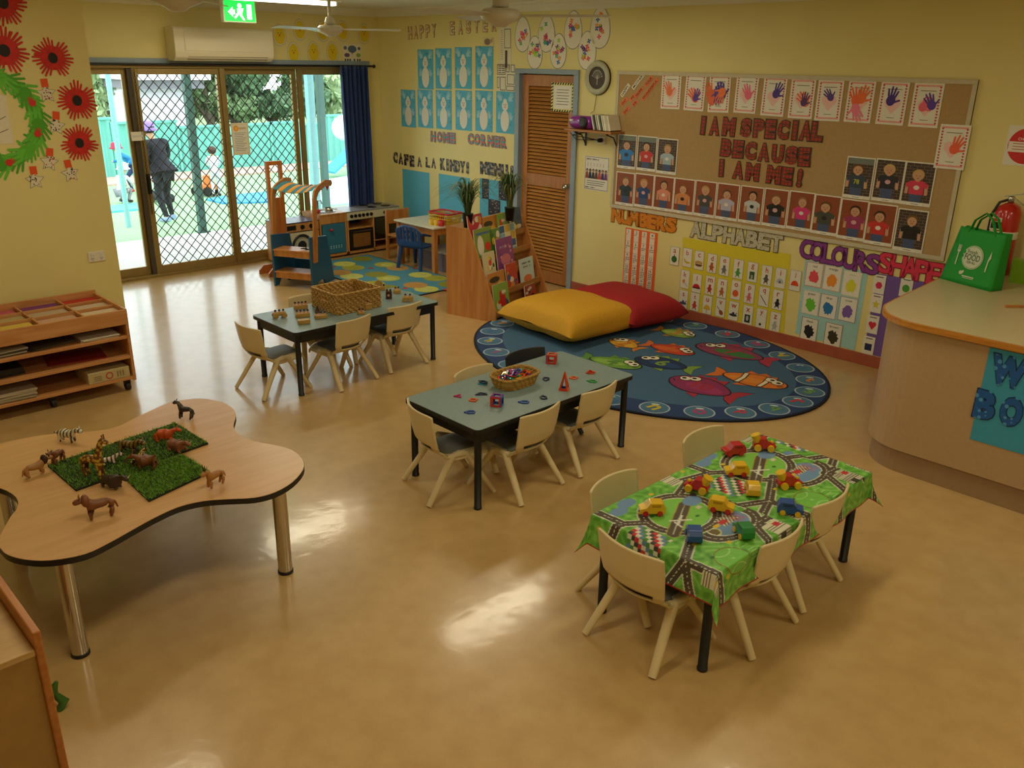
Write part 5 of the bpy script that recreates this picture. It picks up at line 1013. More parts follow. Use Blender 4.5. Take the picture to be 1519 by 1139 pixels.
S = Sheet(); S.base(rect(-.11, -.03, .11, .03), '#c4b080', .0005); S.e(.0, 0, .025, .025, '#b8503c', 1); S.e(0, 0, .016, .016, '#c4b080', 2); [S.r(-.1, -.02+.012*k, -.05, -.014+.012*k, '#8c7c5c', 1) for k in range(3)]; [S.r(.05+.018*k, -.02, .06+.018*k, .02, '#8c7c5c', 1) for k in range(3)]
o = S.build('box_label', PRINT, t, fix=False); o.rotation_euler = (PI/2, 0, PI/2); o.location = (.131, 0, .038)
# ---- book display
d0 = G(663, 465); d1 = G(735, 479); ang = math.atan2(d1.y-d0.y, d1.x-d0.x)       # depth axis of the unit on the floor
M_BK = wood('bookshelf_timber', '#c07c42', '#d29456', .42, 'Z', 2.); M_BK2 = wood('bookshelf_inner', '#a8703a', '#bc8446', .45, 'Y', 3.)
t = thing('book_display', 'sloping timber book display unit with stepped tiers', 'bookshelf', (d0.x, d0.y, 0), ang); BD, BW, BHT = .53, .92, .80
side = [(0, 0), (BD, 0), (BD, .10), (.24, BHT), (0, BHT)]
for y in (0, BW-.018): MB().prism(side, 0, .018, T=Matrix.Translation((0, y+.018, 0)) @ Matrix.Rotation(PI/2, 4, 'X')).build('side_panel', M_BK, t, bev=.002)
MB().bb(0, .015, .018, BW-.018, 0.02, BHT).build('back_panel', M_BK, t); MB().bb(0, .17, .018, BW-.018, BHT-.018, BHT).build('top_board', M_BK, t)
TI = []
for k in range(5):
    z = .03+k*.15; x = BD-.012-max(0, z-.04)*.414; TI.append((x, z))
    MB().bb(x-.11, x, .018, BW-.018, z, z+.012).build('tier_shelf', M_BK2, t)
    MB().box((x-.006, BW/2, z+.03), (.012, BW-.036, .06)).build('tier_lip', M_BK2, t, bev=.002)
    MB().box((x-.095, BW/2, z+.085), (.008, BW-.036, .17), ry=-.2).build('tier_back', M_BK2, t)
def cover(k):
    def f(S, w, h):
        rnd = random.Random(k*7+1); a = ['#c8344c', '#7c9c3c', '#e8ddb0', '#8c3c8c', '#d8cca4', '#c8843c', '#c0382c', '#c4dce4', '#3c5c8c', '#8cb44c', '#a83c34', '#5c8c3c'][k % 12]
        S.r(-w/2, -h/2, w/2, h/2, a, 1)
        if k == 0: S.scrawl(-w*.38, h*.3, w*.7, h*.12, 8, '#d8888c', 2)
        if k == 7: S.scrawl(-w*.34, h*.32, w*.62, h*.08, 8, '#3c2c2c', 2); S.scrawl(-w*.28, h*.18, w*.55, h*.07, 7, '#3c2c2c', 2); S.e(0, -h*.25, w*.3, h*.14, '#e0703c', 2)
        elif k == 1: S.e(-w*.2, 0, w*.18, h*.3, '#e4e0d0', 2); S.e(w*.2, -.02, w*.17, h*.13, '#d83428', 3); S.r(-w*.4, h*.32, w*.35, h*.38, '#3c6cac', 2)
        elif k == 3: [S.e(rnd.uniform(-.4, .4)*w, rnd.uniform(-.4, .3)*h, w*.06, h*.04, rnd.choice(['#d87cb0', '#5c3c9c', '#e8a0a0']), 2, 8) for _ in range(14)]; S.e(0, -h*.1, w*.3, h*.16, '#d0708c', 3); S.scrawl(-w*.3, h*.25, w*.6, h*.08, 7, '#c898b8', 3)
        elif k == 5: S.e(-w*.1, h*.2, w*.3, h*.12, '#2c2824', 2); S.e(w*.2, -h*.1, w*.2, h*.2, '#e0b040', 2)
        elif k == 2: [S.r((-.5+.33*i)*w, (-.5+.25*j)*h, (-.2+.33*i)*w, (-.27+.25*j)*h, ['#2c5c9c', '#d8b440', '#8cb4d0'][(i+j) % 3], 2) for i in range(3) for j in range(4) if (i*j+i) % 2 == 0 or j == 3]
        elif k == 10: [S.e(rnd.uniform(-.35, .35)*w, rnd.uniform(-.35, .35)*h, w*.15, h*.08, rnd.choice(['#1c1c1c', '#d8d4cc', '#c43428']), 2, 9) for _ in range(9)]
        else: [S.e(rnd.uniform(-.35, .35)*w, rnd.uniform(-.35, .35)*h, w*rnd.uniform(.08, .2), h*rnd.uniform(.05, .15), rnd.choice(['#d83c30', '#e8c83c', '#3c6c3c', '#e8e0cc', '#2c4c8c', '#d88c3c']), 2, 10) for _ in range(8)]
    return f
BKS = [(4, .12, 0, .20, .24, 'crimson picture book at the top left of the display'), (4, .34, 5, .22, .20, 'top tier picture book half hidden behind the pot plant'), (4, .53, 9, .20, .2, 'green picture book in the middle of the top tier'), (4, .76, 8, .22, .22, 'blue and green picture book at the top right of the display'),
       (3, .16, 1, .25, .27, 'large green picture book with a white rabbit and red ball'), (3, .36, 11, .17, .24, 'narrow green picture book on the second tier'), (3, .56, 2, .24, .25, 'picture book with blue and yellow chequered cover'),
       (2, .15, 4, .17, .22, 'pale cream picture book on the third tier'), (2, .42, 3, .25, .30, 'purple picture book with a pink glow'),
       (1, .17, 5, .25, .20, 'brown and yellow picture book on the fourth tier, left'), (1, .43, 6, .17, .23, 'dark red striped picture book on the fourth tier'), (1, .70, 7, .22, .23, 'pale blue picture book with orange picture and two dark title lines'),
       (0, .17, 9, .22, .25, 'light green picture book with a red square, bottom tier'), (0, .66, 10, .17, .15, 'small black, red and white book on the bottom tier')]
MT = Matrix.Translation((d0.x, d0.y, 0)) @ Matrix.Rotation(ang, 4, 'Z')
for tier, y, k, w_, h_, lb in BKS:
    w_ *= 1.1; h_ *= 1.1
    x, z = TI[tier]; S = Sheet(); S.base(rect(-w_/2, -h_/2, w_/2, h_/2), '#e8e0cc', .009); cover(k)(S, w_, h_)
    if k == 9 and tier == 0: S.r(-w_*.1, -h_*.25, w_*.25, h_*.1, '#d02c2c', 4)
    o = S.build('picture_book', GLOSSPRINT, fix=False); lean = .15
    o.matrix_basis = MT @ Matrix.Translation((x-.024-h_/2*math.sin(lean), y, z+.013+h_/2*math.cos(lean))) @ Matrix.Rotation(PI/2, 4, 'Z') @ Matrix.Rotation(PI/2-lean, 4, 'X')
    tag(o, lb, 'book', 'picture books in the book display')
# ---- grassy pot plants
M_GR = mat('artificial_grass_leaf', '#3f5a30', .5, var=.3, scale=20); M_GR2 = mat('artificial_grass_tip', '#7c7a4c', .6, var=.2)
def plant(px, py, zt, h, label, seed, spread, py_pot=.12):
    q = G(px, py, zt); rnd = random.Random(seed); t = thing('potted_grass', label, 'plant', (q.x, q.y, zt), 0, 'pot plants on the book display')
    MB().lathe([(0, 0), (.035, 0), (.048, py_pot), (.052, py_pot), (.05, py_pot-.006), (.04, py_pot-.012), (0, py_pot-.012)], n=20).build('pot', M_BLACK, t)
    for nm, mt, cnt in (('leaves', M_GR, 120), ('dry_blades', M_GR2, 34)):
        vs = []; fs = []
        for i in range(cnt):
            a = rnd.uniform(0, 2*PI); s = rnd.uniform(.15, 1)*spread; L_ = h*rnd.uniform(.55, 1); r0 = rnd.uniform(0, .025); prev = None
            for k in range(7):
                f = k/6; r_ = r0+s*(f**1.6); z = py_pot-.015+L_*(math.sin(f*PI*.5*(1+.55*s/spread))); wd = .0052*(1-f)**.5+.0010; c_ = Vector((r_*math.cos(a), r_*math.sin(a), z)); n_ = Vector((-math.sin(a), math.cos(a), 0))*wd
                vs += [c_-n_, c_+n_]
                if k: j = len(vs)-4; fs.append((j, j+1, j+3, j+2))
        MB().add(vs, fs, 0, True).build(nm, mt, t, fix=False)
plant(694, 337, BHT, .31, 'grassy black-potted plant on the left of the book display', 3, .34); plant(756, 327, BHT, .33, 'grassy black-potted plant on the right of the book display, by the door', 8, .24)
# ---- oval rug
C0 = Vector((4.953, -1.14, 0)); RX_, RY_ = 1.505, 1.135
S = Sheet(); S.base(ell(0, 0, RX_, RY_, 96), '#10182c', .012); S.p(ell(0, 0, RX_-.02, RY_-.02, 96), '#233f6e', 1); S.p(ell(0, 0, RX_-.24, RY_-.24, 80), '#3f6486', 2); 
CC = ['#c43c4c', '#6c9c4c', '#d08840', '#3c6c9c', '#c8b440', '#a84c7c']; LT = 'rstuvwxyzabcdefghijklmnopq'
for i in range(26):
    a = 2*PI*i/26; x, y = (RX_-.135)*math.cos(a), (RY_-.135)*math.sin(a); S.e(x, y, .105, .105, '#a8b8c4', 3, 24); S.e(x, y, .094, .094, '#4a7494', 4, 24); S.e(x-.03, y+.05, .03, .012, '#c8d8e0', 5, 8, .5)
    S.text(LT[i], x, y, .09, CC[i % 6], 6, off=.03, a=-.2)
def fish(h, tl, fat, c1, c2, fin, eyes=True, num=None, l=3, mark=None):
    A, B_ = G(*h)-C0, G(*tl)-C0; d = (A-B_); L_ = d.length; d.normalize(); n_ = Vector((-d.y, d.x, 0)); up = n_ if n_.y > 0 else -n_
    fat *= .78; T = lambda u, v: (B_.x+d.x*L_*u+up.x*L_*v*fat, B_.y+d.y*L_*u+up.y*L_*v*fat)
    dk = '#1c1c28'
    def ob(pts, c_, l_):
        cx = sum(p[0] for p in pts)/len(pts); cy = sum(p[1] for p in pts)/len(pts)
        S.p([(cx+(p[0]-cx)*1.05, cy+(p[1]-cy)*1.09) for p in pts], dk, l_); S.p(pts, c_, l_+1)
    ob([T(.22, 0), T(.12, .22), T(-.02, .34), T(.04, .0), T(-.02, -.34), T(.12, -.22)], fin, l)
    ob([T(.38, .24), T(.42, .52), T(.55, .40), T(.62, .54), T(.72, .40), T(.8, .45), T(.82, .22)], fin, l); ob([T(.45, -.24), T(.4, -.5), T(.55, -.42), T(.66, -.28)], fin, l)
    body = [T(.58+.42*math.cos(q)*(1 if math.cos(q) > 0 else .98), .36*math.sin(q)*(1-.25*(math.cos(q) < 0)*abs(math.cos(q)))) for q in [2*PI*k/26 for k in range(26)]]
    ob(body, c1, l+1); S.p([T(.5+.26*math.cos(q), -.05+.16*math.sin(q)) for q in [2*PI*k/16 for k in range(16)]], c2, l+3)
    if mark == 'clown':
        for u in (.42, .72): S.p([T(u-.05, .33), T(u+.03, .33), T(u+.05, 0), T(u+.03, -.33), T(u-.05, -.33), T(u-.03, 0)], dk, l+4); S.p([T(u-.035, .31), T(u+.015, .31), T(u+.035, 0), T(u+.015, -.31), T(u-.035, -.31), T(u-.015, 0)], '#e8dcc0', l+5)
    for u, v in ((.86, .10), (.76, .20)):
        c_ = T(u, v); S.e(c_[0], c_[1], .047, .047, dk, l+5, 14); S.e(c_[0], c_[1], .04, .04, '#ece4cc', l+6, 14); S.e(c_[0]+d.x*.01, c_[1]+d.y*.01, .018, .018, dk, l+7, 10)
    S.line(*T(.9, -.12), *T(.97, -.04), .008, dk, l+6)
    if num: c_ = T(.55, 0); S.text(num, c_[0], c_[1], .14, fin, l+5, off=.03)
fish((1029, 502), (972, 489), 1.0, '#7ea644', '#9cbc54', '#c88c3c', num='3'); fish((1028, 528), (955, 511), .85, '#c8422c', '#d8642c', '#d06a2c', num='1'); fish((1035, 513), (1150, 540), .8, '#8c3c5c', '#3c7c44', '#b03450', num='7')
fish((944, 533), (1032, 552), .9, '#1c3460', '#24487c', '#7c9c3c', num='6'); fish((1166, 577), (1056, 553), .8, '#dc7a28', '#e08c34', '#d87028', mark='clown'); fish((998, 562), (1098, 594), 1.0, '#8c2c5c', '#a03468', '#a82c40', num='10')
fish((950, 548), (862, 530), .8, '#6c9c3c', '#8cb44c', '#5c8c3c', num='4'); fish((908, 505), (950, 521), 1.0, '#d8a02c', '#e0b040', '#c87c2c', num='2')
o = S.build('alphabet_rug', CARPET, loc=C0, fix=False); tag(o, 'oval blue alphabet rug with coloured fish and letter bubbles', 'rug')
# ---- floor cushions
def cushion(cx, cy, lx, ly, h, rz, mt, label, tip=(0, 0)):
    def f(u, v, sg):
        x, y = 2*u-1, 2*v-1; e = (1-x**4)*(1-y**4); z = (max(0, e)**.42)
        px_ = x*(1-.12*(1-x*x)*0-.10*(1-y*y)*0)*(1-.07*(1-y*y)); py_ = y*(1-.07*(1-x*x))
        zz = h*.5*z*sg*(1 if sg > 0 else .62)+.012*math.sin(7*x+3*y)*(1-abs(x))*sg*.6
        return (px_*lx/2, py_*ly/2, h*.36+zz+tip[0]*x*h+tip[1]*y*h)
    b = MB(); b.grid(lambda u, v: f(u, v, 1), 26, 26).grid(lambda u, v: f(u, v, -1), 26, 26)
    mn = min(v[2] for v in b.v); b.v = [(x, y, max(.0, z-mn)) for x, y, z in b.v]
    return tag(b.build('floor_cushion', mt, loc=(cx, cy, .0175), rot=(0, 0, rz), weld=True), label, 'cushion', 'large floor cushions on the rug')
cushion(4.14, -1.07, .93, .86, .34, -.07, mat('mustard_canvas', '#d6a024', .8, var=.06, scale=70, bump=.2), 'large mustard yellow floor cushion on the oval rug')
cushion(4.22, -.46, .95, .68, .33, -.12, mat('crimson_canvas', '#a81c24', .8, var=.06, scale=70, bump=.2), 'large crimson floor cushion on the oval rug behind the yellow one')
# ---- home corner rug
cr = [G(540, 378.7), G(482, 390), G(626, 438), G(704, 420)]; cr = [Vector((.50, -.62, 0)), Vector((.50, -1.55, 0)), Vector((2.38, -1.55, 0)), Vector((2.38, -.62, 0))]
cc = sum(cr, Vector())/4; S = Sheet(); S.base([(p.x-cc.x, p.y-cc.y) for p in cr], '#1c2a38', .01); S.p([((p.x-cc.x)*.985, (p.y-cc.y)*.97) for p in cr], '#4c8ca4', 1); rnd = random.Random(9)
PL = [(x, y) for x in (-.78, -.46, -.14, .18, .5, .8) for y in (-.33, -.02, .3)]
for i, (x, y) in enumerate(PL):
    x += .1*(i % 2); y += rnd.uniform(-.04, .04)
    if abs(x) > .82: x = .8*(1 if x > 0 else -1)
    c_ = ['#b8b84c', '#c8c85c', '#8c8c24', '#c09048', '#a8a838'][i % 5]; S.e(x, y, .13, .12, c_, 2+i % 2, 20); S.e(x+.02, y, .07, .065, '#c8cc70' if i % 5 < 2 else c_, 4, 14)
    S.line(x, y, x+.05, y+.04, .008, '#7c5c2c', 5)
    if i % 4 == 0: S.e(x+.14, y+.13, .03, .03, '#c43c34', 5, 8)
tag(S.build('lily_pad_rug', CARPET, loc=cc, fix=False), 'rectangular teal rug with yellow and green lily pads in the home corner', 'rug')
# ---- play kitchen along the left wall
M_PLY = wood('pine_ply', '#b87c3c', '#d0985a', .4, 'Z', 3.); M_TEAL = mat('teal_painted_ply', '#2f7494', .5); M_CRM = mat('cream_panel', '#d8d0b0', .45); M_HOB = mat('dark_hob', '#26262c', .25)
def knob(S, x, y, z, r=.022, mi=0): S.tube([(x, y, z), (x+.012, y, z)], r, 14, mi); S.bb(x+.012, x+.02, y-r*.25, y+r*.25, z-r*.9, z+r*.9, mi)
t = thing('toy_stove', 'pine play stove with black knobs and oven door, next to the navy curtain', 'play kitchen', (.02, -.81, 0)); W_ = .735
b = MB(); D_ = .37; H_ = .50
for y in (0, .36, W_-.02): b.bb(0, D_, y, y+.02, .02, H_-.085)
b.bb(0, .015, 0, W_, .02, H_).bb(0, D_, 0, W_, .02, .05).bb(0, D_, .02, .36, .30, .315).bb(0, D_, .38, W_-.02, .13, .145); b.build('cabinet', M_PLY, t, bev=.002)
MB().bb(0, D_+.004, 0, W_, H_-.09, H_).build('control_panel', M_CRM, t, bev=.002); MB().bb(0, D_+.008, -.005, W_+.005, H_, H_+.012).build('worktop', mat('stove_steel_top', '#8c8c94', .35), t, bev=.002)
b = MB(); [b.lathe([(0, 0), (.055, 0), (.055, .006), (.02, .008), (0, .008)], c=(x, y, H_+.0125), n=20) for x, y in ((.1, .42), (.1, .62), (.27, .42), (.27, .62))]; b.build('hotplates', M_HOB, t)
for i in range(6): b = MB(); knob(b, D_+.004, .06+i*.055, H_-.045, .02); b.build('knob', M_BLACK, t)
for i in range(3): b = MB(); knob(b, D_+.004, .53+i*.07, H_-.045, .02); b.build('knob', M_BLACK, t)
b = MB(); b.bb(D_-.008, D_+.006, .025, .355, .055, .29); dr = b.build('oven_door', M_BLACK, t, bev=.002); MB().bb(D_+.006, D_+.009, .07, .31, .09, .25).build('door_window', mat('amber_window', '#8c6030', .2), dr); MB().bb(D_+.006, D_+.02, .06, .32, .268, .276).build('handle', M_STEEL, dr)
MB().bb(D_-.008, D_+.004, .385, W_-.025, .15, .40).build('microwave_door', mat('smoked_panel', '#1c1a1a', .12, coat=.5), t)
t = thing('toy_sink', 'pine play sink cabinet with teal door between the play washer and stove', 'play kitchen', (.02, -1.175, 0)); W_ = .36
b = MB(); [b.bb(0, D_, y, y+.02, .02, H_-.005) for y in (0, W_-.02)]; b.bb(0, .015, 0, W_, .02, H_-.005).bb(0, D_, 0, W_, .02, .05).bb(.0, D_, .02, W_-.02, .40, H_-.005).bb(0, D_+.006, 0, W_, H_-.005, H_+.012); b.build('cabinet', M_PLY, t, bev=.002)
dr = MB().bb(D_-.01, D_+.006, .03, W_-.03, .055, .395).build('cupboard_door', M_TEAL, t, bev=.003)
S = Sheet(); S.z0 = 0; [S.e(-.10+.035*i, .02*j-.1, .008, .008, '#a8c8d4', 1, 10) for i in range(5) for j in range(2)]; o = S.build('vent_dots', PRINT, dr, fix=False); o.rotation_euler = (PI/2, 0, PI/2); o.location = (D_+.0065, W_/2+.05, .22)
b = MB(); b.ball((D_+.02, W_/2-.04, .33), .016).lathe([(0, 0), (.03, .012), (0, .02)], c=(D_+.014, W_/2-.04, .32), n=10); b.build('handle', mat('red_knob', '#c02c2c', .3), dr)
MB().lathe([(.13, .0), (.12, .003), (.105, -.003), (.08, -.003), (0, -.003)], c=(.18, W_/2, H_+.0165), n=28).build('basin', M_STEEL, t); MB().tube([(.06, W_/2, H_+.012), (.06, W_/2, H_+.12), (.13, W_/2, H_+.13), (.15, W_/2, H_+.09)], .008, 8).build('tap', M_STEEL, t)
t = thing('toy_washing_machine', 'pine play washing machine with round black door and purple-grey top', 'play kitchen', (.05, -1.66, 0)); W_ = .46; H2 = .455; D2 = .36
MB().bb(0, D2, 0, W_, .02, H2).build('cabinet', M_PLY, t, bev=.004); MB().bb(0, D2+.004, -.004, W_+.004, H2, H2+.012).build('worktop', mat('slate_purple_top', '#4a4a6c', .3), t, bev=.002)
MB().bb(D2, D2+.004, .03, W_-.03, .06, .36).build('front_panel', M_CRM, t); MB().bb(D2, D2+.004, .0, W_, .355, .365).build('trim_line', M_BLACK, t)
RY2 = Matrix.Rotation(PI/2, 4, 'Y'); TT = Matrix.Translation((D2+.004, W_/2, .205)) @ RY2
dr = MB().lathe([(.12, 0), (.13, .012), (.105, .018), (.10, .01)], n=36, T=TT, cap=False).build('drum_door', M_BLACK, t); MB().lathe([(.1, .004), (0, .006)], n=32, T=TT, cap=False).build('drum_window', mat('pale_window', '#b8b4a0', .2), dr); MB().lathe([(.055, .007), (0, .008)], n=32, T=TT, cap=False).build('drum_centre', M_BLACK, dr)
MB().bb(D2, D2+.006, .06, .17, .385, .435).build('display_panel', M_BLACK, t)
for y in (.25, .36): b = MB(); knob(b, D2+.002, y, .41, .025); b.build('dial', M_BLACK, t)
q = G(433, 338, H_+.013); tag(MB().ball((0, 0, .026), .026).tube([(0, 0, .05), (.01, 0, .062)], .003, 5).build('toy_tomato', mat('red_toy', '#b8242c', .35), loc=(.3, -1.13, H_+.0125)), 'round red toy tomato on the play sink top', 'toy food')
tag(MB().lathe([(.045, 0), (.05, .035), (.047, .035), (.042, .004), (0, .004)], n=20, cap=False).lathe([(.045, 0), (0, 0)], n=20, cap=False).tube([(.048, 0, .03), (.14, .02, .035)], .006, 6).build('toy_saucepan', M_STEEL, loc=(.2, -.93, H_+.0135)), 'small steel toy saucepan beside the play stove', 'toy pan')
# ---- market stall
sp = Vector((1.12, -2.18, 0)); wv = Vector((.87, .5, 0)).normalized(); ang = math.atan2(wv.y, wv.x)
t = thing('market_stall', 'timber and blue play market stall with striped awning and shelves', 'play stall', sp, ang); SW, SD = .42, .46
M_SB = mat('stall_blue', '#1f5a84', .45); M_OR = wood('stall_beech', '#b87434', '#cc8c48', .38, 'Z', 2.)
panel = [(0, 0), (.07, 0), (.11, .05), (.20, .06), (.24, .05), (.27, 0), (SD, 0), (SD-.12, .48), (0, .52)]
RXp = Matrix.Rotation(PI/2, 4, 'X')
for x in (0, SW): MB().prism([(y, z) for y, z in panel], -.009, .009, T=Matrix.Translation((x, 0, 0)) @ Matrix.Rotation(PI/2, 4, 'Z') @ RXp).build('side_panel', M_SB, t, bev=.003)
for z in (.14, .36): MB().bb(.009, SW-.009, .0, .2, z, z+.015).bb(.009, SW-.009, .01, .025, z-.055, z).build('shelf', M_OR, t, bev=.002)
MB().bb(.009, SW-.009, SD-.05, SD-.035, .05, .2).build('lower_rail', M_SB, t)
for x in (-.018, SW+.018):
    pts = [(.03, .26), (.10, .26), (.13, .6), (.155, .88), (.20, .93), (.34, .975), (.46, .96), (.49, .985), (.47, 1.02), (.35, 1.035), (.2, .995), (.12, .955), (.085, .88), (.06, .6)]
    MB().prism(pts, -.009, .009, T=Matrix.Translation((x, 0, 0)) @ Matrix.Rotation(PI/2, 4, 'Z') @ RXp).build('awning_post', M_OR, t, bev=.003)
b = MB()
for k in range(9):
    x0, x1 = SW*k/9, SW*(k+1)/9; c_ = hx('#3c8094') if k % 2 == 0 else hx('#e09a3c')
    b.grid(lambda u, v: (x0+(x1-x0)*u, .10+.34*v, .955+.045*math.sin(v*2.4)-.035*math.sin(PI*(x0+(x1-x0)*u)/SW)), 2, 8, col=c_)
b.build('awning', printmat('awning_canvas', .8), t, solid=.003)
b = MB()
for k in range(7): b.add([(.02+k*.06, .46, .965), (.065+k*.06, .46, .965), (.042+k*.06, .46, .91)], [(0, 1, 2)], 0, False, hx(['#b8303c', '#24407c', '#c8963c'][k % 3]))
b.build('bunting', PRINT, t, solid=.002)
tag(MB().tube([(-.03, 0, .012), (.0, .02, .014), (.04, -.01, .012), (.08, .01, .012)], [.004, .008, .008, .004], 8).ball((.03, .0, .018), .012).build('sunglasses', M_BLACK, loc=(sp+wv*.3+Vector((-.02, .06, .3765))), rot=(0, 0, .5)), 'small black toy lying on the upper shelf of the market stall', 'toy')
# tall timber frame with feet behind the stall
t = thing('timber_stand', 'tall narrow timber stand with flat feet behind the market stall', 'stand', (G(418, 405).x, G(418, 405).y, 0), 0)
b = MB(); b.bb(-.02, .02, -.09, -.055, .06, 1.17).bb(-.02, .02, .055, .09, .06, 1.17).bb(-.02, .02, -.055, .055, 1.13, 1.17).bb(-.02, .02, -.055, .055, .06, .80); b.build('upright', wood('orange_timber', '#a85c24', '#c07434', .4, 'Z', 2.), t, bev=.003)
for x in (-.12, .08): MB().prism([(-.2, 0), (.2, 0), (.2, .04), (.15, .09), (-.15, .09), (-.2, .04)], x, x+.02, T=Matrix.Rotation(PI/2, 4, 'Z') @ RXp @ Matrix.Rotation(0, 4, 'X')).build('foot', MATS['orange_timber'], t, bev=.003)
MB().bb(-.12, .10, -.02, .02, .04, .065).build('cross_rail', MATS['orange_timber'], t)
# ---- home corner table and chairs
WT = .50; c3 = [G(584, 325.3, WT), G(643.5, 338.8, WT)]; a_, b_ = c3
t = thing('play_table', 'small white topped timber table in the home corner', 'table', (b_.x, b_.y, 0), 0); lx = b_.x-a_.x; ly = .62
MB().bb(-lx, 0, 0, ly, WT-.018, WT).build('tabletop', mat('white_laminate', '#dcd8c4', .35), t, bev=.004)
b = MB(); b.bb(-lx+.04, -.04, .035, .055, WT-.09, WT-.018).bb(-lx+.04, -.04, ly-.055, ly-.035, WT-.09, WT-.018).bb(-.055, -.035, .04, ly-.04, WT-.09, WT-.018).bb(-lx+.035, -lx+.055, .04, ly-.04, WT-.09, WT-.018); b.build('apron', M_OR, t)
for x in (-lx+.045, -.045):
    for y in (.045, ly-.045): MB().bb(x-.024, x+.024, y-.024, y+.024, 0, WT-.018).build('leg', M_OR, t, bev=.003)
TX, TY = b_.x, b_.y
# blue resin armchair
q = G(611, 400); t = thing('resin_armchair', 'blue moulded plastic childs armchair at the white play table', 'chair', (q.x-.02, q.y+.10, .0105), .25); M_BLU = mat('blue_resin', '#1f4a8c', .4)
MB().bb(-.15, .15, -.14, .15, .235, .25).build('seat', M_BLU, t, bev=.006)
for sx in (-1, 1):
    for sy in (-1, 1): MB().tube([(sx*.13, sy*.12, .24), (sx*.155, sy*.155, 0)], [.025, .018], 8).build('leg', M_BLU, t)
def bk(u, v): x = 2*u-1; a = x*1.1; return (.17*math.sin(a)/math.sin(1.1), -.155-.03*v+.05*(1-math.cos(a)), .25+.24*v*(1-.30*x*x))
MB().grid(bk, 24, 10, skip=lambda u, v: .3 < v < .88 and .12 < u < .88 and int(u*24) % 3 == 1).build('backrest', M_BLU, t, solid=.01)
for sx in (-1, 1): MB().tube([(sx*.165, -.13, .40), (sx*.18, -.02, .375), (sx*.175, .11, .365), (sx*.155, .13, .33), (sx*.15, .135, .24)], [.012, .016, .018, .016, .012], 8).build('armrest', M_BLU, t)
def woodchair(x, y, rz, label):
    t = thing('timber_chair', label, 'chair', (x, y, 0), rz, 'timber chairs in the home corner'); M_ = M_OR
    MB().bb(-.16, .16, -.15, .15, .27, .29).build('seat', M_, t, bev=.003)
    for sx in (-1, 1): MB().bb(sx*.145-.015, sx*.145+.015, -.165, -.135, 0, .56).build('leg', M_, t, bev=.002); MB().bb(sx*.145-.015, sx*.145+.015, .12, .15, 0, .27).build('leg', M_, t, bev=.002)
    MB().bb(-.13, .13, -.158, -.142, .40, .55).build('backrest', M_, t, bev=.002); MB().bb(-.13, .13, -.155, -.145, .10, .13).build('stretcher', M_, t); return t
woodchair(TX-lx-.12, TY+.25, -PI/2, 'timber chair at the left end of the white play table'); woodchair(TX-.08+.28, TY+.35, PI/2, 'timber chair tucked between the play table and the book display')
# shopping basket, cups, bowl on the play table
M_YEL = mat('yellow_plastic', '#e0b818', .4); M_RED = mat('red_plastic', '#c0242c', .4)
q = G(668, 325, WT); bx, by = TX-.17, TY+.30
t = thing('shopping_basket', 'yellow plastic toy shopping basket with red rim on the white play table', 'basket', (bx, by, WT+.0005), .12)
b = MB(); lx_, ly_ = .16, .115
for k in range(7): 
    z = .004+.018*k; s = .86+.14*k/6
    if k in (0, 1, 3, 5): b.tube([(x*s, y*s, z) for x, y in rrect(-lx_, lx_, -ly_, ly_, .03, 3)], .005, 6, closed=True)
for x, y in rrect(-lx_, lx_, -ly_, ly_, .03, 3): b.tube([(x*.86, y*.86, .002), (x, y, .115)], .0035, 5)
for i in range(9):
    f = -1+2*i/8
    for s in (-1, 1): b.tube([(f*lx_*.75, s*ly_*.86, .002), (f*lx_*.82, s*ly_, .115)], .0035, 5); b.tube([(s*lx_*.86, f*ly_*.7, .002), (s*lx_, f*ly_*.78, .115)], .0035, 5)
b.bb(-lx_*.84, lx_*.84, -ly_*.84, ly_*.84, 0, .004); b.build('basket_body', M_YEL, t); MB().tube([(x, y, .118) for x, y in rrect(-lx_, lx_, -ly_, ly_, .03, 4)], .009, 8, closed=True).build('rim', M_RED, t)
b = MB(); b.tube([(-lx_, .0, .12), (-.05, .02, .135), (.05, .02, .135), (lx_, 0, .12)], .006, 6); b.build('handle', M_RED, t)
for i, (x, y, c_, nm) in enumerate(((-.07, 0, '#c83c34', 'red'), (0, .03, '#3c5ca8', 'blue'), (.06, -.02, '#a8b4b8', 'grey'))): tag(MB().lathe([(0, 0), (.035, .005), (.04, .05), (.03, .09), (0, .095)], n=14).build('toy_jar', mat('jar_'+nm, c_, .3), loc=(bx+x, by+y, WT+.006)), f'{nm} toy jar standing in the yellow shopping basket', 'toy food', 'toy jars in the shopping basket')
for i, (x, y, mt, nm) in enumerate(((-.02, -.17, M_YEL, 'yellow toy cup beside the shopping basket, left'), (.045, -.16, M_YEL, 'yellow toy cup beside the shopping basket, right'), (.11, -.15, M_RED, 'red toy cup beside the shopping basket'))):
    tag(MB().lathe([(.03, 0), (.036, .06), (.032, .06), (.027, .005), (0, .004)], n=18, cap=False).lathe([(.03, 0), (0, 0)], n=18, cap=False).tube([(.034, 0, .05), (.055, 0, .045), (.052, 0, .018), (.031, 0, .014)], .004, 6).build('toy_cup', mt, loc=(bx+x, by+y, WT+.0005)), nm, 'toy cup', 'toy cups on the white play table')
rnd = random.Random(2); b = MB(); b.lathe([(.06, 0), (.085, .03), (.08, .03), (.055, .006), (0, .005)], n=20, cap=False).lathe([(.06, 0), (0, 0)], n=20, cap=False); cp_ = (TX-.40, TY+.42)
t = thing('wire_bowl', 'bowl of shiny crinkled wire cutlery on the white play table', 'bowl', (cp_[0], cp_[1], WT+.0005)); b.build('bowl', M_BLACK, t)
b = MB()
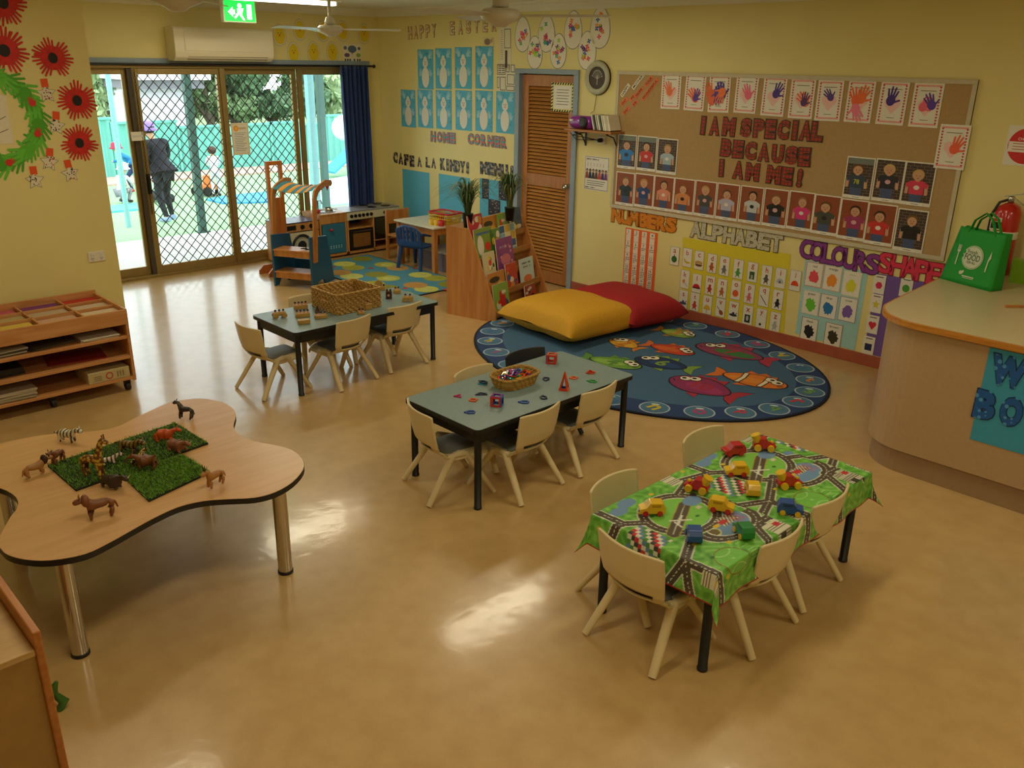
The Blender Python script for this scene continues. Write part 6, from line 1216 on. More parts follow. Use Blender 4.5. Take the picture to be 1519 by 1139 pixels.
for i in range(46): a = rnd.uniform(0, 2*PI); r_ = rnd.uniform(.0, .06); r2 = rnd.uniform(.03, .11); z = rnd.uniform(.015, .05); b.tube([(r_*math.cos(a), r_*math.sin(a), z), (r2*math.cos(a+.6), r2*math.sin(a+.6), z+rnd.uniform(.02, .07))], .0028, 5)
b.build('wire_tangle', M_STEEL, t)
# low crate under the play table
t = thing('storage_tub', 'translucent grey storage tub under the white play table', 'box', (TX-.2, TY+.32, 0)); MB().prism(rrect(-.2, .2, -.17, .17, .03), 0, .2).build('tub', mat('grey_tub', '#7c7484', .4), t, bev=.004); MB().prism(rrect(-.21, .21, -.18, .18, .03), .2, .215).build('lid', mat('tub_lid', '#b8b0b4', .4), t)
# ---- counter
CZ = .89; M_LAM = mat('beige_laminate', '#b89a74', .35, var=.035, scale=60); M_TOPL = mat('counter_top_laminate', '#c4b48e', .3, var=.04, scale=60); M_NOSE = wood('bullnose_timber', '#b8762c', '#cc8c3c', .3, 'X')
t = thing('reception_counter', 'beige rounded reception counter with timber edged top', 'counter', (0, 0, 0))
def cout(o):      # outline offset inwards by o: left edge, rounded corner, front edge
    xl0, xl1, yf, xr = 6.845, 6.925, -1.745, 9.4
    pts = [(xl0+o, -.002)]; r = .33
    pts.append((xl1+o-.01, -1.30)); cx, cy = xl1+r, yf+r
    for k in range(1, 12): a = PI+PI/2*k/12; pts.append((cx+(r-o)*math.cos(a), cy+(r-o)*math.sin(a)))
    pts += [(cx+.02, yf+o), (xr, yf+o), (xr, -.75), (8.3, -.75), (8.3, -.002)]
    return pts
MB().prism(cout(.035), .14, CZ-.03, sm=False).build('body', M_LAM, t); MB().prism(cout(.06), 0, .14).build('kickboard', mat('kick_laminate', '#a08463', .45, var=.05), t)
MB().prism(cout(.0), CZ-.034, CZ-.002).build('edge_nosing', M_NOSE, t, bev=.010); MB().prism(cout(.012), CZ-.006, CZ).build('worktop', M_TOPL, t)
# sign on counter front: blue paper with bubble letters
yF = -1.745+.035; p = OY(1470, 590, yF); z1_, z0_ = OY(1478, 517, yF).z, OY(1443, 652, yF).z; xa = OY(1478, 517, yF).x-.03
cw = 1.3; c_ = Vector((xa+cw/2, yF-.0015, (z1_+z0_)/2)); S = Sheet(); S.base(rect(-cw/2, -(z1_-z0_)/2, cw/2, (z1_-z0_)/2), '#3a9cc0', .001); tag(S.put('backing_paper', c_), 'bright blue paper on the counter front behind the bubble letters', 'paper')
M_BUB = patmat('water_bubble_card', 'spot', '#5ca8e0', 28)
def BC(px, py): q = OY(px, py, yF); q.y = yF-.003; return q
letters('WATER', [BC(1497, 551)+Vector((i*.165, 0, 0)) for i in range(5)], .165, '#1f5ca8', '#16305c', .09, lambda ch, q: f'blue bubble letter {ch} of WATER on the counter front', 'blue bubble letters', wf=.15, pattern=M_BUB)
letters('BOTTLES', [BC(1462, 600.5)+Vector((i*.125, 0, -.0)) for i in range(7)], .165, '#1f5ca8', '#16305c', .09, lambda ch, q: f'blue bubble letter {ch}, {q}one of BOTTLES on the counter front' if q else f'blue bubble letter {ch} of BOTTLES on the counter front', 'blue bubble letters', wf=.11, pattern=M_BUB)
# extinguisher
p = OY(1490, 300, -.10); px_ = OY(1491, 340, -.10).x; t = thing('fire_extinguisher', 'red fire extinguisher with white band hanging on the cream wall', 'fire extinguisher', (px_, -.10, .88)); M_FR = mat('gloss_red_enamel', '#c01c18', .25, coat=.5)
H_ = OY(1490, 300, -.10).z-.88
MB().lathe([(0, 0), (.07, 0), (.078, .01), (.078, H_-.06), (.06, H_-.02), (.025, H_), (0, H_)], n=28).build('cylinder', M_FR, t); MB().lathe([(.0785, H_*.52), (.0788, H_*.52+.001), (.0788, H_*.62), (.0785, H_*.62+.001)], n=28, cap=False).build('white_band', M_WHITE, t)
MB().lathe([(.018, H_), (.02, H_+.04), (.012, H_+.045), (0, H_+.045)], n=14).build('valve', M_STEEL, t); MB().box((.02, -.02, H_+.055), (.13, .018, .008), ry=-.25, rz=-.3).box((.045, -.02, H_+.02), (.1, .018, .006), ry=.45, rz=-.3).build('lever', M_STEEL, t)
MB().tube([(-.015, 0, H_+.02), (-.06, -.02, H_+.0), (-.09, -.03, H_-.08), (-.095, -.03, H_-.3), (-.09, -.03, .02)], .009, 10).build('hose', M_BLACK, t)
S = Sheet(); S.base(rect(-.05, -.04, .05, .04), '#e0dccc', .0005); S.r(-.045, -.03, .045, .012, '#1c1c20', 1); S.r(-.045, .015, .0, .035, '#c83c3c', 1); o = S.build('instruction_label', PRINT, t, fix=False); o.rotation_euler = (PI/2, 0, .25); o.location = (-.02, -.08, H_-.13)
S = Sheet(); S.base(rect(-.06, -.03, .06, .03), '#1c1c20', .0005); S.r(-.05, -.02, .05, -.01, '#d8d4c4', 1); o = S.build('service_label', PRINT, t, fix=False); o.rotation_euler = (PI/2, 0, .1); o.location = (.01, -.081, H_*.36)
# green bag
q0, q1 = G(1394, 413, CZ), G(1469, 433, CZ); d = (q1-q0); wd = d.length; ang = math.atan2(d.y, d.x); M_BAG = mat('green_nonwoven_bag', '#16902c', .7, var=.05, scale=90, bump=.2)
t = thing('shopping_bag', 'bright green fabric shopping bag reading Fresh FOOD on the counter', 'bag', (q0.x, q0.y, CZ), ang); hB = .345; dB = .10
def bag(u, v):
    p = u*4; w0, w1 = wd, wd*.86; w_ = w0*(1-v)+w1*v; x0 = .035*v; dd = dB*(1-.45*v); k = int(min(3, p)); f = p-k
    c_ = [(x0, 0), (x0+w_, 0), (x0+w_, dd), (x0, dd)]; a, b2 = c_[k], c_[(k+1) % 4]; x, y = a[0]*(1-f)+b2[0]*f, a[1]*(1-f)+b2[1]*f
    y += (.012*math.sin(PI*f)*(k == 2))*math.sin(v*2.5)+.06*v; return (x, y, hB*v*(1-(.03*math.sin(PI*f) if v > .99 else 0)))
b = MB(); b.grid(bag, 32, 12).bb(0, wd, 0, dB, 0, .004); b.build('bag_body', M_BAG, t, solid=.002)
for yy in (.062, .11): MB().tube([(wd*.27, yy, hB-.03), (wd*.34, yy, hB+.05), (wd*.5, yy+.01, hB+.10), (wd*.66, yy, hB+.07), (wd*.78, yy, hB-.03)], .013, 8, fl=.25).build('handle', M_BAG, t)
S = Sheet(); S.z0 = 0; WH = '#c8ccb0'; S.e(0, 0, .082, .082, WH, 1, 30); S.e(0, 0, .077, .077, '#16902c', 2, 30); S.e(0, 0, .074, .074, WH, 3, 30); S.e(-.075, .03, .014, .014, '#16902c', 4, 10); S.e(-.082, .0, .012, .012, '#16902c', 4, 10)
S.text('Fresh', -.01, .037, .028, '#2c5c34', 5, w=.075); S.text('FOOD', 0, .0, .042, '#2c5c34', 5, w=.12, off=.01); S.text('FOR ALL', 0, -.035, .018, '#2c5c34', 5, w=.07)
S.r(-.123, -.07, -.115, .03, WH, 1); [S.r(-.132+k*.009, .03, -.127+k*.009, .07, WH, 1) for k in range(3)]; S.r(-.132, .022, -.109, .034, WH, 1); S.p([(.118, -.075), (.127, -.075), (.128, .0), (.138, .02), (.13, .07), (.118, .0)], WH, 1)
S.e(-.055, -.115, .016, .014, WH, 1, 10); S.e(-.04, -.105, .008, .01, WH, 1, 8); S.r(-.04, -.138, .055, -.13, WH, 1); S.r(-.03, -.147, .055, -.143, WH, 1)
o = S.build('bag_print', PRINT, t, fix=False); o.scale = (1.0,)*3; o.rotation_euler = (PI/2-.172, 0, .0); o.scale = (.9, .9, .9); o.location = (wd*.50, -.0045+.03, hB*.5)
# green holder with tape and blue thing at the right edge
q = G(1493, 420, CZ); t = thing('tape_dispenser', 'lime green desk holder with red rolled item at the right edge of the counter', 'dispenser', (q.x+.0, q.y+.03, CZ), .25); M_LIME = mat('lime_plastic', '#86b81c', .4)
MB().prism([(0, 0), (.34, 0), (.34, .05), (.22, .06), (.12, .1), (.05, .145), (0, .15)], 0, .09, T=Matrix.Translation((0, .09, 0)) @ RXp).build('holder', M_LIME, t, bev=.004)
MB().lathe([(.04, -.02), (.085, -.02), (.085, .02), (.04, .02)], n=24, T=Matrix.Translation((.15, .045, .12)) @ RXp, cap=False).build('roll', mat('red_roll', '#b0241c', .3, coat=.5), t)
q = G(1508, 425, CZ); tag(MB().box((0, 0, .16), (.02, .12, .32), ry=.35).build('blue_folder', mat('pale_blue_card', '#6c9cc4', .5), loc=(q.x+.16, q.y+.22, CZ-.002)), 'pale blue folder leaning at the far right of the counter', 'folder')
q = G(1504, 456, CZ); tag(MB().bb(-.16, .16, -.008, .008, 0, .012).build('ruler', M_OR, loc=(q.x+.07, q.y+.08, CZ+.001), rot=(0, 0, .85)), 'wooden ruler lying on the counter top near the right edge', 'ruler')
# ---- cabinet at the lower left corner
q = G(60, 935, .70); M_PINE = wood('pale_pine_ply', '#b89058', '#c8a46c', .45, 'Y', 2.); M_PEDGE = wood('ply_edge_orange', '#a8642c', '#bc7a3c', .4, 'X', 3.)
t = thing('low_cabinet', 'pale timber cabinet with raised orange-edged side at the lower left corner', 'cabinet', (q.x, q.y, 0))
MB().bb(-.62, 0, -.022, 0, 0, .70).build('side_panel', M_PEDGE, t, bev=.004); MB().bb(-.62, 0, -1.3, -1.278, 0, .70).build('side_panel', M_PEDGE, t, bev=.004)
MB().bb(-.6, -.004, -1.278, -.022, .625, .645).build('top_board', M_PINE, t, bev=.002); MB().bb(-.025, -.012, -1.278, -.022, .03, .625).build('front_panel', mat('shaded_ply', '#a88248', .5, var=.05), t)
MB().bb(-.6, -.58, -1.278, -.022, .03, .625).build('back_panel', M_PINE, t); MB().tube([(-.012, -.14, .30), (-.009, -.14, .30)], .004, 8).build('screw', M_STEEL, t)
q = G(100, 1054, 0); b = MB(); b.tube([(0, 0, 0), (.0, .02, .03), (-.015, .0, .06), (.0, -.01, .09), (0, .01, .12)], [.012, .018, .012, .018, .006], 7)
tag(b.build('leafy_toy', mat('leaf_green_toy', '#3c6c24', .6), loc=(q.x-.02, q.y-.02, 0)), 'small green leafy toy on the floor behind the lower left cabinet', 'toy')
# ================================================================== THINGS ON THE TABLES
# ---- printed play-mat cloth over the third table
def cloth_colours(U, V):
    """printed town map: a repeating tile, all in cloth coordinates (metres)"""
    TU = .64
    n = np.floor((U+.74)/TU); u = U-n*TU; v = V+.03*n                         # tile coordinates
    out = np.empty(U.shape+(3,)); 
    def C(h): return np.array(hx(h)[:3])
    rs = np.random.RandomState(3); g = np.sin(u*71+np.sin(v*53)*2)*np.sin(v*83+np.sin(u*47)*2); out[:] = C('#6cb444'); out[g > .35] = C('#559c38'); out[g < -.5] = C('#84c858')
    def ellm(cx, cy, rx, ry): return ((u-cx)/rx)**2+((v-cy)/ry)**2
    def paint(m, h): out[m] = C(h)
    def boxm(x0, x1, y0, y1): return (u > x0) & (u < x1) & (v > y0) & (v < y1)
    def seg(ax, ay, bx, by):
        dx, dy = bx-ax, by-ay; t = np.clip(((u-ax)*dx+(v-ay)*dy)/(dx*dx+dy*dy), 0, 1); return np.hypot(u-ax-t*dx, v-ay-t*dy), t*math.hypot(dx, dy)
    # ponds, parks
    for cx, cy, rx, ry in ((-.44, -.26, .05, .03), (-.52, -.235, .05, .028), (-.13, -.03, .03, .02)): paint(ellm(cx, cy, rx, ry) < 1, '#6c90b8')
    paint(ellm(-.36, -.06, .15, .125) < 1, '#7cc450')
    # inner blue port and flags
    paint(ellm(-.27, .115, .125, .07) < 1, '#6c94bc'); paint(ellm(-.37, .12, .034, .028) < 1, '#6c5c34'); paint((ellm(-.37, .12, .034, .028) > .6) & (ellm(-.37, .12, .034, .028) < 1), '#c8c890')
    # roads
    roads = []
    e1 = np.abs(np.sqrt(ellm(-.345, -.06, .165, .14))-1)*.15; roads.append((e1, np.arctan2(v+.06, u+.345)*.15))
    e2 = np.abs(np.sqrt(ellm(-.27, .115, .15, .092))-1)*.11; e2 = np.where(v < .10, 1, e2); roads.append((e2, np.arctan2(v-.115, u+.27)*.12))
    for s_ in ((-.74, .10, -.62, .16), (-.62, .16, -.60, .40), (-.62, .16, -.40, .05), (-.10, .33, -.20, .19), (-.20, .19, -.33, .40), (-.74, .20, -.62, .16), (-.10, .20, -.20, .19), (-.16, .0, -.10, .03), (-.10, .03, -.05, .30), (-.60, -.50, -.58, -.16), (-.58, -.16, -.50, -.10), (-.74, -.20, -.58, -.16), (-.22, -.16, -.1, -.2), (-.33, .40, -.36, .6), (-.60, .40, -.62, .6)): roads.append(seg(*s_))
    for d, t in roads: paint(d < .024, '#dcdcc4')
    for d, t in roads: paint(d < .019, '#4c4438')
    for d, t in roads: paint((d < .0016) & (np.mod(t, .02) < .012), '#e0dcc8')
    # runway with aeroplane
    d, t = seg(-.50, .02, -.27, -.09); paint(d < .028, '#b0a040'); paint(d < .024, '#544c40'); paint((d < .0016), '#d8d4c0')
    for s_, w_ in (((-.425, -.05, -.355, .0), .005), ((-.43, -.01, -.355, -.045), .006), ((-.42, -.03, -.43, .01), .004)): paint(seg(*s_)[0] < w_, '#dcdcd0')
    paint(ellm(-.22, -.09, .05, .035) < 1, '#6c94bc'); paint(boxm(-.26, -.23, -.05, -.03), '#d8d0b8'); paint(ellm(-.17, -.12, .018, .014) < 1, '#3c3c34')
    # striped sheds
    m_ = boxm(-.30, -.20, .07, .125); paint(m_ & (np.mod(u*1.2+v, .022) < .011), '#d8d0b8'); paint(m_ & (np.mod(u*1.2+v, .022) >= .011), '#5c5448'); paint(boxm(-.30, -.255, .085, .11), '#c43038'); paint(boxm(-.34, -.305, .09, .11), '#d8b830')
    m_ = boxm(-.23, -.17, .075, .145); paint(m_ & (np.mod(u+v, .018) < .009) & (np.mod(v-u, .018) < .009), '#c8384c')
    # pitch
    p = ellm(-.475, .275, .078, .072); paint(p < 1.0, '#8a3c24'); paint(p < .9, '#74c04c'); q_ = np.abs(np.sqrt(ellm(-.475, .345, .05, .04))-1); paint((q_ < .06) & (p < .9), '#a8dc88'); q_ = np.abs(np.sqrt(ellm(-.475, .205, .05, .04))-1); paint((q_ < .06) & (p < .9), '#a8dc88'); paint((ellm(-.475, .275, .006, .006) < 1), '#a8dc88')
    paint(boxm(-.385, -.345, .22, .33) & (np.mod(v, .014) < .003), '#a8dc88')
    # white buildings
    for x0, x1, y0, y1 in ((-.20, -.09, .225, .33), (-.17, -.10, -.30, -.22), (-.68, -.62, .24, .36)):
        m_ = boxm(x0, x1, y0, y1); paint(m_, '#d8d4b8'); paint(m_ & ((np.mod(u, .016) < .003) | (np.mod(v, .013) < .0028)), '#38342c'); 
    paint(boxm(-.145, -.115, .235, .262), '#c43038'); paint(boxm(-.18, -.14, .30, .325), '#3c3c38'); paint(boxm(-.66, -.635, .30, .32), '#d8b830')
    # town of little roofs
    m_ = boxm(-.70, -.54, -.11, .05); k = (np.floor(u/.02)*7+np.floor(v/.018)*13).astype(int) % 6
    for i, h in enumerate(('#c8303c', '#dcd8c4', '#6484ac', '#4c9034', '#dcd8c4', '#3c3c3c')): paint(m_ & (k == i), h)
    for cx, cy in ((-.50, .12), (-.3, -.24), (-.55, .33), (-.46, -.17), (-.39, .2), (-.66, -.25), (-.25, .36)): paint(ellm(cx, cy, .013, .01) < 1, '#d0c030')
    for cx, cy in ((-.45, -.12), (-.31, -.0), (-.37, .36), (-.53, .22)): paint(ellm(cx, cy, .012, .008) < 1, '#34762c')
    return out
cx, cy, lx, ly = T3; ohx, ohy = .135, .135; NX, NY = 216, 372
us = np.linspace(-ly/2-ohy, ly/2+ohy, NY+1); vsx = np.linspace(-lx/2-ohx, lx/2+ohx, NX+1); UU, VV = np.meshgrid(us, vsx, indexing='ij')
cl_u = np.clip(UU, -ly/2-.003, ly/2+.003); cl_v = np.clip(VV, -lx/2-.003, lx/2+.003); du, dv = UU-cl_u, VV-cl_v; rr = np.hypot(du, dv); rs = np.maximum(rr, 1e-6)
per = np.arctan2(VV, UU)*1.0; corner = np.minimum(np.abs(du), np.abs(dv))/ohx
wav = .014*np.sin(UU*13+VV*9)+.010*np.sin(UU*29-VV*17)
flare = np.clip(rr, 0, .2)*(.09+.30*corner)+.4*wav*np.clip(rr/.12, 0, 1)+.004*np.clip(rr/.01, 0, 1); drop = np.sqrt(np.maximum(rr**2-(flare*.6)**2, 0))
X = cl_v+dv/rs*np.maximum(flare, .0015)*(rr > 0); Y = cl_u+du/rs*np.maximum(flare, .0015)*(rr > 0); Z = TZ+.0035-drop
P_ = np.stack([X, Y, Z], -1).reshape(-1, 3); idx = np.arange((NY+1)*(NX+1)).reshape(NY+1, NX+1)
F = np.stack([idx[:-1, :-1], idx[:-1, 1:], idx[1:, 1:], idx[1:, :-1]], -1).reshape(-1, 4)
me = bpy.data.meshes.new('play_mat_cloth'); me.vertices.add(len(P_)); me.vertices.foreach_set('co', P_.ravel()); me.loops.add(F.size); me.loops.foreach_set('vertex_index', F.ravel()); me.polygons.add(len(F)); me.polygons.foreach_set('loop_start', np.arange(0, F.size, 4)); me.update(calc_edges=True)
cols = cloth_colours(UU, VV); edge = (np.abs(UU) > ly/2+ohy-.006) | (np.abs(VV) > lx/2+ohx-.006); cols[edge] = hx('#a8182c')[:3]
at = me.color_attributes.new('Col', 'FLOAT_COLOR', 'POINT'); at.data.foreach_set('color', np.concatenate([cols.reshape(-1, 3), np.ones((len(P_), 1))], 1).ravel().astype(np.float32))
me.materials.append(printmat('printed_cloth', .38, coat=.15)); me.polygons.foreach_set('use_smooth', [True]*len(F))
o = bpy.data.objects.new('tablecloth', me); COL.objects.link(o); o.location = (cx, cy, 0); tag(o, 'green road map play mat cloth draped over the table nearest the camera', 'tablecloth')
# ---- toy vehicles
TOY = {n: mat('toy_'+n, c_, .35, coat=.3) for n, c_ in (('red', '#b81c20'), ('yellow', '#e0b418'), ('blue', '#1c4a94'), ('green', '#1c8038'))}
def wheels(t, mt, r, x, y, w_=.014):
    for sx in (-1, 1):
        for sy in (-1, 1): MB().tube([(sx*x-w_/2*sx, sy*y, r), (sx*x+w_/2*sx, sy*y, r)], [r, r*.92], 14).build('wheel', mt, t)
def car(px, py, rz, body, wh, label, z=TZ+.005):
    q = G(px, py, z+.02); t = thing('toy_car', label, 'toy car', (q.x, q.y, z), rz, 'plastic toy vehicles on the cloth'); k = 1.12
    wheels(t, TOY[wh], .011*k, .021*k, .026*k, .010)
    pr = [(-.046, .010), (.044, .010), (.047, .026), (.022, .032), (.010, .050), (-.036, .050), (-.046, .034)]
    MB().prism([(a*k, b_*k) for a, b_ in pr], -.022*k, .022*k, T=Matrix.Rotation(PI/2, 4, 'Z') @ RXp).build('body', TOY[body], t, bev=.004)
    MB().bb(-.0228*k, .0228*k, -.028*k, .004*k, .036*k, .045*k).build('window_band', mat('window_'+body, {'red': '#8c1418', 'yellow': '#b88c10', 'blue': '#143468', 'green': '#125c28'}[body], .3), t)
def tractor(px, py, rz, label, z=TZ+.005):
    q = G(px, py, z+.02); t = thing('toy_tractor', label, 'toy tractor', (q.x, q.y, z), rz, 'red and yellow toy tractors on the cloth')
    wheels(t, TOY['yellow'], .017, .027, .030, .012); MB().prism([(-.052, .014), (.05, .014), (.055, .03), (.02, .036), (.008, .062), (-.02, .06), (-.03, .036), (-.05, .034)], -.021, .021, T=Matrix.Rotation(PI/2, 4, 'Z') @ RXp).build('body', TOY['red'], t, bev=.004)
    MB().tube([(0, -.03, .04), (0, -.045, .075)], [.017, .022], 14).build('drum', TOY['yellow'], t, bev=.003); MB().ball((0, .035, .042), .009).build('headlamp', TOY['yellow'], t)
tractor(1133, 661, -.9, 'red and yellow toy tractor at the far end of the cloth'); tractor(1034, 722, 1.9, 'red and yellow toy tractor in the middle of the cloth, left side'); tractor(1170, 716, -.6, 'red and yellow toy tractor with its drum facing the camera, right side')
car(1088, 668, 2.6, 'red', 'red', 'plain red toy car at the far end of the cloth'); car(1092, 698, 2.4, 'yellow', 'red', 'yellow toy car with red wheels beside the far runway'); car(1116, 725, .7, 'yellow', 'yellow', 'yellow toy truck in the middle of the cloth')
car(1070, 751, -1.1, 'yellow', 'red', 'yellow toy car with red wheels in front of the yellow truck'); car(967, 755, 2.4, 'yellow', 'red', 'yellow toy car at the left end of the cloth, beside the ponds'); car(1172, 755, -1.0, 'blue', 'yellow', 'blue toy jeep with yellow wheels'); car(1029, 792, .75, 'blue', 'blue', 'solid blue toy car nearest the left end chair'); car(1103, 787, .95, 'green', 'yellow', 'green toy car on the cloth')
# ---- magnetic tiles
MG = {n: mat('tile_'+n, c_, .25, coat=.4) for n, c_ in (('red', '#c8301c'), ('orange', '#e0601c'), ('navy', '#1c2450'), ('blue', '#1c4aa0'), ('green', '#149048'), ('pink', '#c01c6c'), ('purple', '#6c2c9c'), ('cyan', '#2c94b8'), ('yellow', '#dcb018'))}
def ringprism(S, pts, w_, z0, z1, T=None):
    c_ = (sum(p[0] for p in pts)/len(pts), sum(p[1] for p in pts)/len(pts)); n = len(pts); inner = [(c_[0]+(p[0]-c_[0])*w_, c_[1]+(p[1]-c_[1])*w_) for p in pts]
    vs = [(p[0], p[1], z) for z in (z0, z1) for p in pts]+[(p[0], p[1], z) for z in (z0, z1) for p in inner]
    fs = []
    for i in range(n): j = (i+1) % n; fs += [(i, j, n+j, n+i), (2*n+i, 3*n+i, 3*n+j, 2*n+j), (n+i, n+j, 3*n+j, 3*n+i), (i, 2*n+i, 2*n+j, j)]
    S.add(vs, fs, 0, False, None, T)
SQ = lambda a: [(-a, -a), (a, -a), (a, a), (-a, a)]; TRI = lambda a: [(-a, -a*.58), (a, -a*.58), (0, a*1.15)]; KITE = [(-.032, 0), (-.005, -.02), (.022, -.018), (.03, 0), (.022, .018), (-.005, .02)]; TRAP = [(-.034, -.017), (.034, -.01), (.03, .012), (-.012, .02)]
def flatile(px, py, pts, c_, rz, label, z=TZ+.0005, loc=None):
    q = loc or G(px, py, z); S = MB(); ringprism(S, pts, .62, 0, .006); tag(S.build('magnetic_tile', MG[c_], loc=(q[0], q[1], z), rot=(0, 0, rz)), label, 'magnetic tile', 'loose magnetic tiles')
flatile(680, 588, TRI(.024), 'pink', .4, 'pink triangular tile near the left end of the table'); flatile(702, 594, SQ(.02), 'orange', .5, 'orange square tile beside the navy trapezium'); flatile(714, 585, TRAP, 'navy', .8, 'navy trapezium tile beside the low cube'); flatile(697, 612, KITE, 'blue', .9, 'blue kite shaped tile nearest the left corner')
flatile(777, 597, KITE, 'blue', .8, 'blue kite shaped tile right of the low cube'); flatile(806, 590, KITE, 'navy', -.6, 'navy kite shaped tile near the tall pyramid'); flatile(810, 563, KITE, 'navy', 2.2, 'navy tile touching the right side of the basket'); flatile(851, 561, SQ(.02), 'orange', .2, 'orange square tile right of the tall pyramid'); flatile(878, 566, KITE, 'green', .5, 'green kite shaped tile near the right edge')
flatile(716, 569, SQ(.022), 'cyan', .5, 'pale blue square tile left of the basket'); flatile(716, 567, KITE, 'navy', .2, 'navy tile lying on the pale blue tile', TZ+.007)
flatile(876, 553, SQ(.022), 'orange', .3, 'orange tile under a red tile near the right end'); flatile(876, 552, TRI(.026), 'red', .9, 'red tile stacked on the orange tile', TZ+.007)
def magcube(px, py, rz, cs, label):
    q = G(px, py, TZ); t = thing('tile_cube', label, 'magnetic tile cube', (q.x, q.y, TZ+.0005), rz, 'magnetic tile cubes'); a = .028
    Fm = [Matrix.Translation((0, 0, 2*a-.002)), Matrix.Translation((0, 0, .004)), Matrix.Translation((0, -a, a)) @ Matrix.Rotation(PI/2, 4, 'X'), Matrix.Translation((0, a, a)) @ Matrix.Rotation(PI/2, 4, 'X'), Matrix.Translation((a, 0, a)) @ Matrix.Rotation(PI/2, 4, 'Y'), Matrix.Translation((-a, 0, a)) @ Matrix.Rotation(PI/2, 4, 'Y')]
    for T, c_ in zip(Fm, cs): S = MB(); ringprism(S, SQ(a*.97), .66, -.003, .003, T); S.build('tile', MG[c_], t)
magcube(737, 601, .55, ['purple', 'blue', 'red', 'blue', 'blue', 'orange'], 'open magnetic cube with purple top and red side, left of the basket'); magcube(818, 538, .6, ['orange', 'red', 'red', 'red', 'red', 'blue'], 'open red magnetic cube at the far side of the table')
q = G(837, 578, TZ); t = thing('tile_pyramid', 'tall orange and blue magnetic pyramid on the table', 'magnetic tile pyramid', (q.x, q.y, TZ+.0005), .5)
for k in range(4):
    T = Matrix.Rotation(k*PI/2, 4, 'Z') @ Matrix.Translation((0, -.024, 0)) @ Matrix.Rotation(PI/2-.22, 4, 'X'); S = MB(); ringprism(S, [(-.024, .0), (.024, .0), (0, .11)], .62, -.003, .003, T); S.build('tile', MG[['red', 'orange', 'blue', 'orange'][k]], t)
M_WIC = wicker('woven_seagrass', '#a07838', '#dcb468', 26.); M_WIC2 = wicker('woven_cane', '#a07430', '#dcb45c', 40.)
q = G(766, 572, TZ); t = thing('woven_basket', 'oval woven basket heaped with coloured magnetic tiles', 'basket', (5.645, -3.19, TZ+.0005), PI/2)
o_ = [(a*.138, b_*.092) for a, b_ in [(math.copysign(abs(math.cos(x))**.6, math.cos(x)), math.copysign(abs(math.sin(x))**.6, math.sin(x))) for x in [2*PI*k/32 for k in range(32)]]]
b = MB()
for k in range(6): s = .84+.16*k/5; b.tube([(x*s, y*s, .006+.0105*k) for x, y in o_], .0065, 6, closed=True)
b.prism([(x*.83, y*.83) for x, y in o_], 0, .006); b.build('weave', M_WIC2, t); MB().tube([(x*1.02, y*1.02, .064) for x, y in o_], .0085, 8, closed=True).build('rim', M_WIC2, t)
rnd = random.Random(12); combos = [(c_, k) for c_ in MG for k in range(4)]; rnd.shuffle(combos)
for i, (c_, kk) in enumerate(combos):
    a = rnd.uniform(0, 2*PI); r_ = rnd.uniform(0, .85)**.6; sn, sh = [('square', SQ(.021)), ('triangular', TRI(.024)), ('kite shaped', KITE), ('trapezium', TRAP)][kk]; x, y = r_*.108*math.cos(a), r_*.066*math.sin(a); zz = .035+.058*(1-r_*.8)*rnd.uniform(.35, 1)
    S = MB(); ringprism(S, sh, .6, -.003, .003); ca, sa = math.cos(PI/2), math.sin(PI/2)
    o = S.build('magnetic_tile', MG[c_], loc=(5.645+x*ca-y*sa, -3.19+x*sa+y*ca, TZ+zz), rot=(rnd.uniform(-.6, .6), rnd.uniform(-.6, .6), rnd.uniform(0, 6))); tag(o, f'{c_} {sn} magnetic tile heaped in the oval woven basket', 'magnetic tile', 'tiles heaped in the woven basket')
# ---- wooden toys and box on the first table
t = thing('woven_box', 'rectangular woven seagrass box with handle slots on the far grey table', 'basket', (3.655, -2.985, TZ+.0005)); hx_, hy_, hh_ = .165, .185, .14; b = MB()
for k in range(9):
    z = .008+k*.0155
    for s in (-1, 1):
        for (p0, p1, slot) in (((-hx_, s*hy_), (hx_, s*hy_), True), ((s*hx_, -hy_), (s*hx_, hy_), False)):
            n = 16
            for i in range(n):
                if slot and k in (5, 6) and 6 <= i <= 9: continue
                f0, f1 = i/n, (i+1)/n; w0 = .003*(1 if (i+k) % 2 else -1); x0, y0, x1, y1 = p0[0]+(p1[0]-p0[0])*f0, p0[1]+(p1[1]-p0[1])*f0, p0[0]+(p1[0]-p0[0])*f1, p0[1]+(p1[1]-p0[1])*f1
                b.box(((x0+x1)/2+(0 if slot else w0), (y0+y1)/2+(w0 if slot else 0), z), (abs(x1-x0)+.008, abs(y1-y0)+.008, .0145))
b.bb(-hx_, hx_, -hy_, hy_, 0, .005); b.build('weave', M_WIC, t, bev=.002); MB().tube([(x, y, hh_+.004) for x, y in rrect(-hx_-.004, hx_+.004, -hy_-.004, hy_+.004, .02, 3)], .008, 8, closed=True).build('rim', M_WIC, t)
M_LOG = wood('toy_log_wood', '#a8803c', '#c49c50', .5, 'X', 6.); M_BARKT = mat('toy_bark', '#4a2c1c', .7, var=.2); M_PEG = mat('dark_peg', '#3c1414', .35); M_PNK = mat('peg_face', '#d8a890', .5)
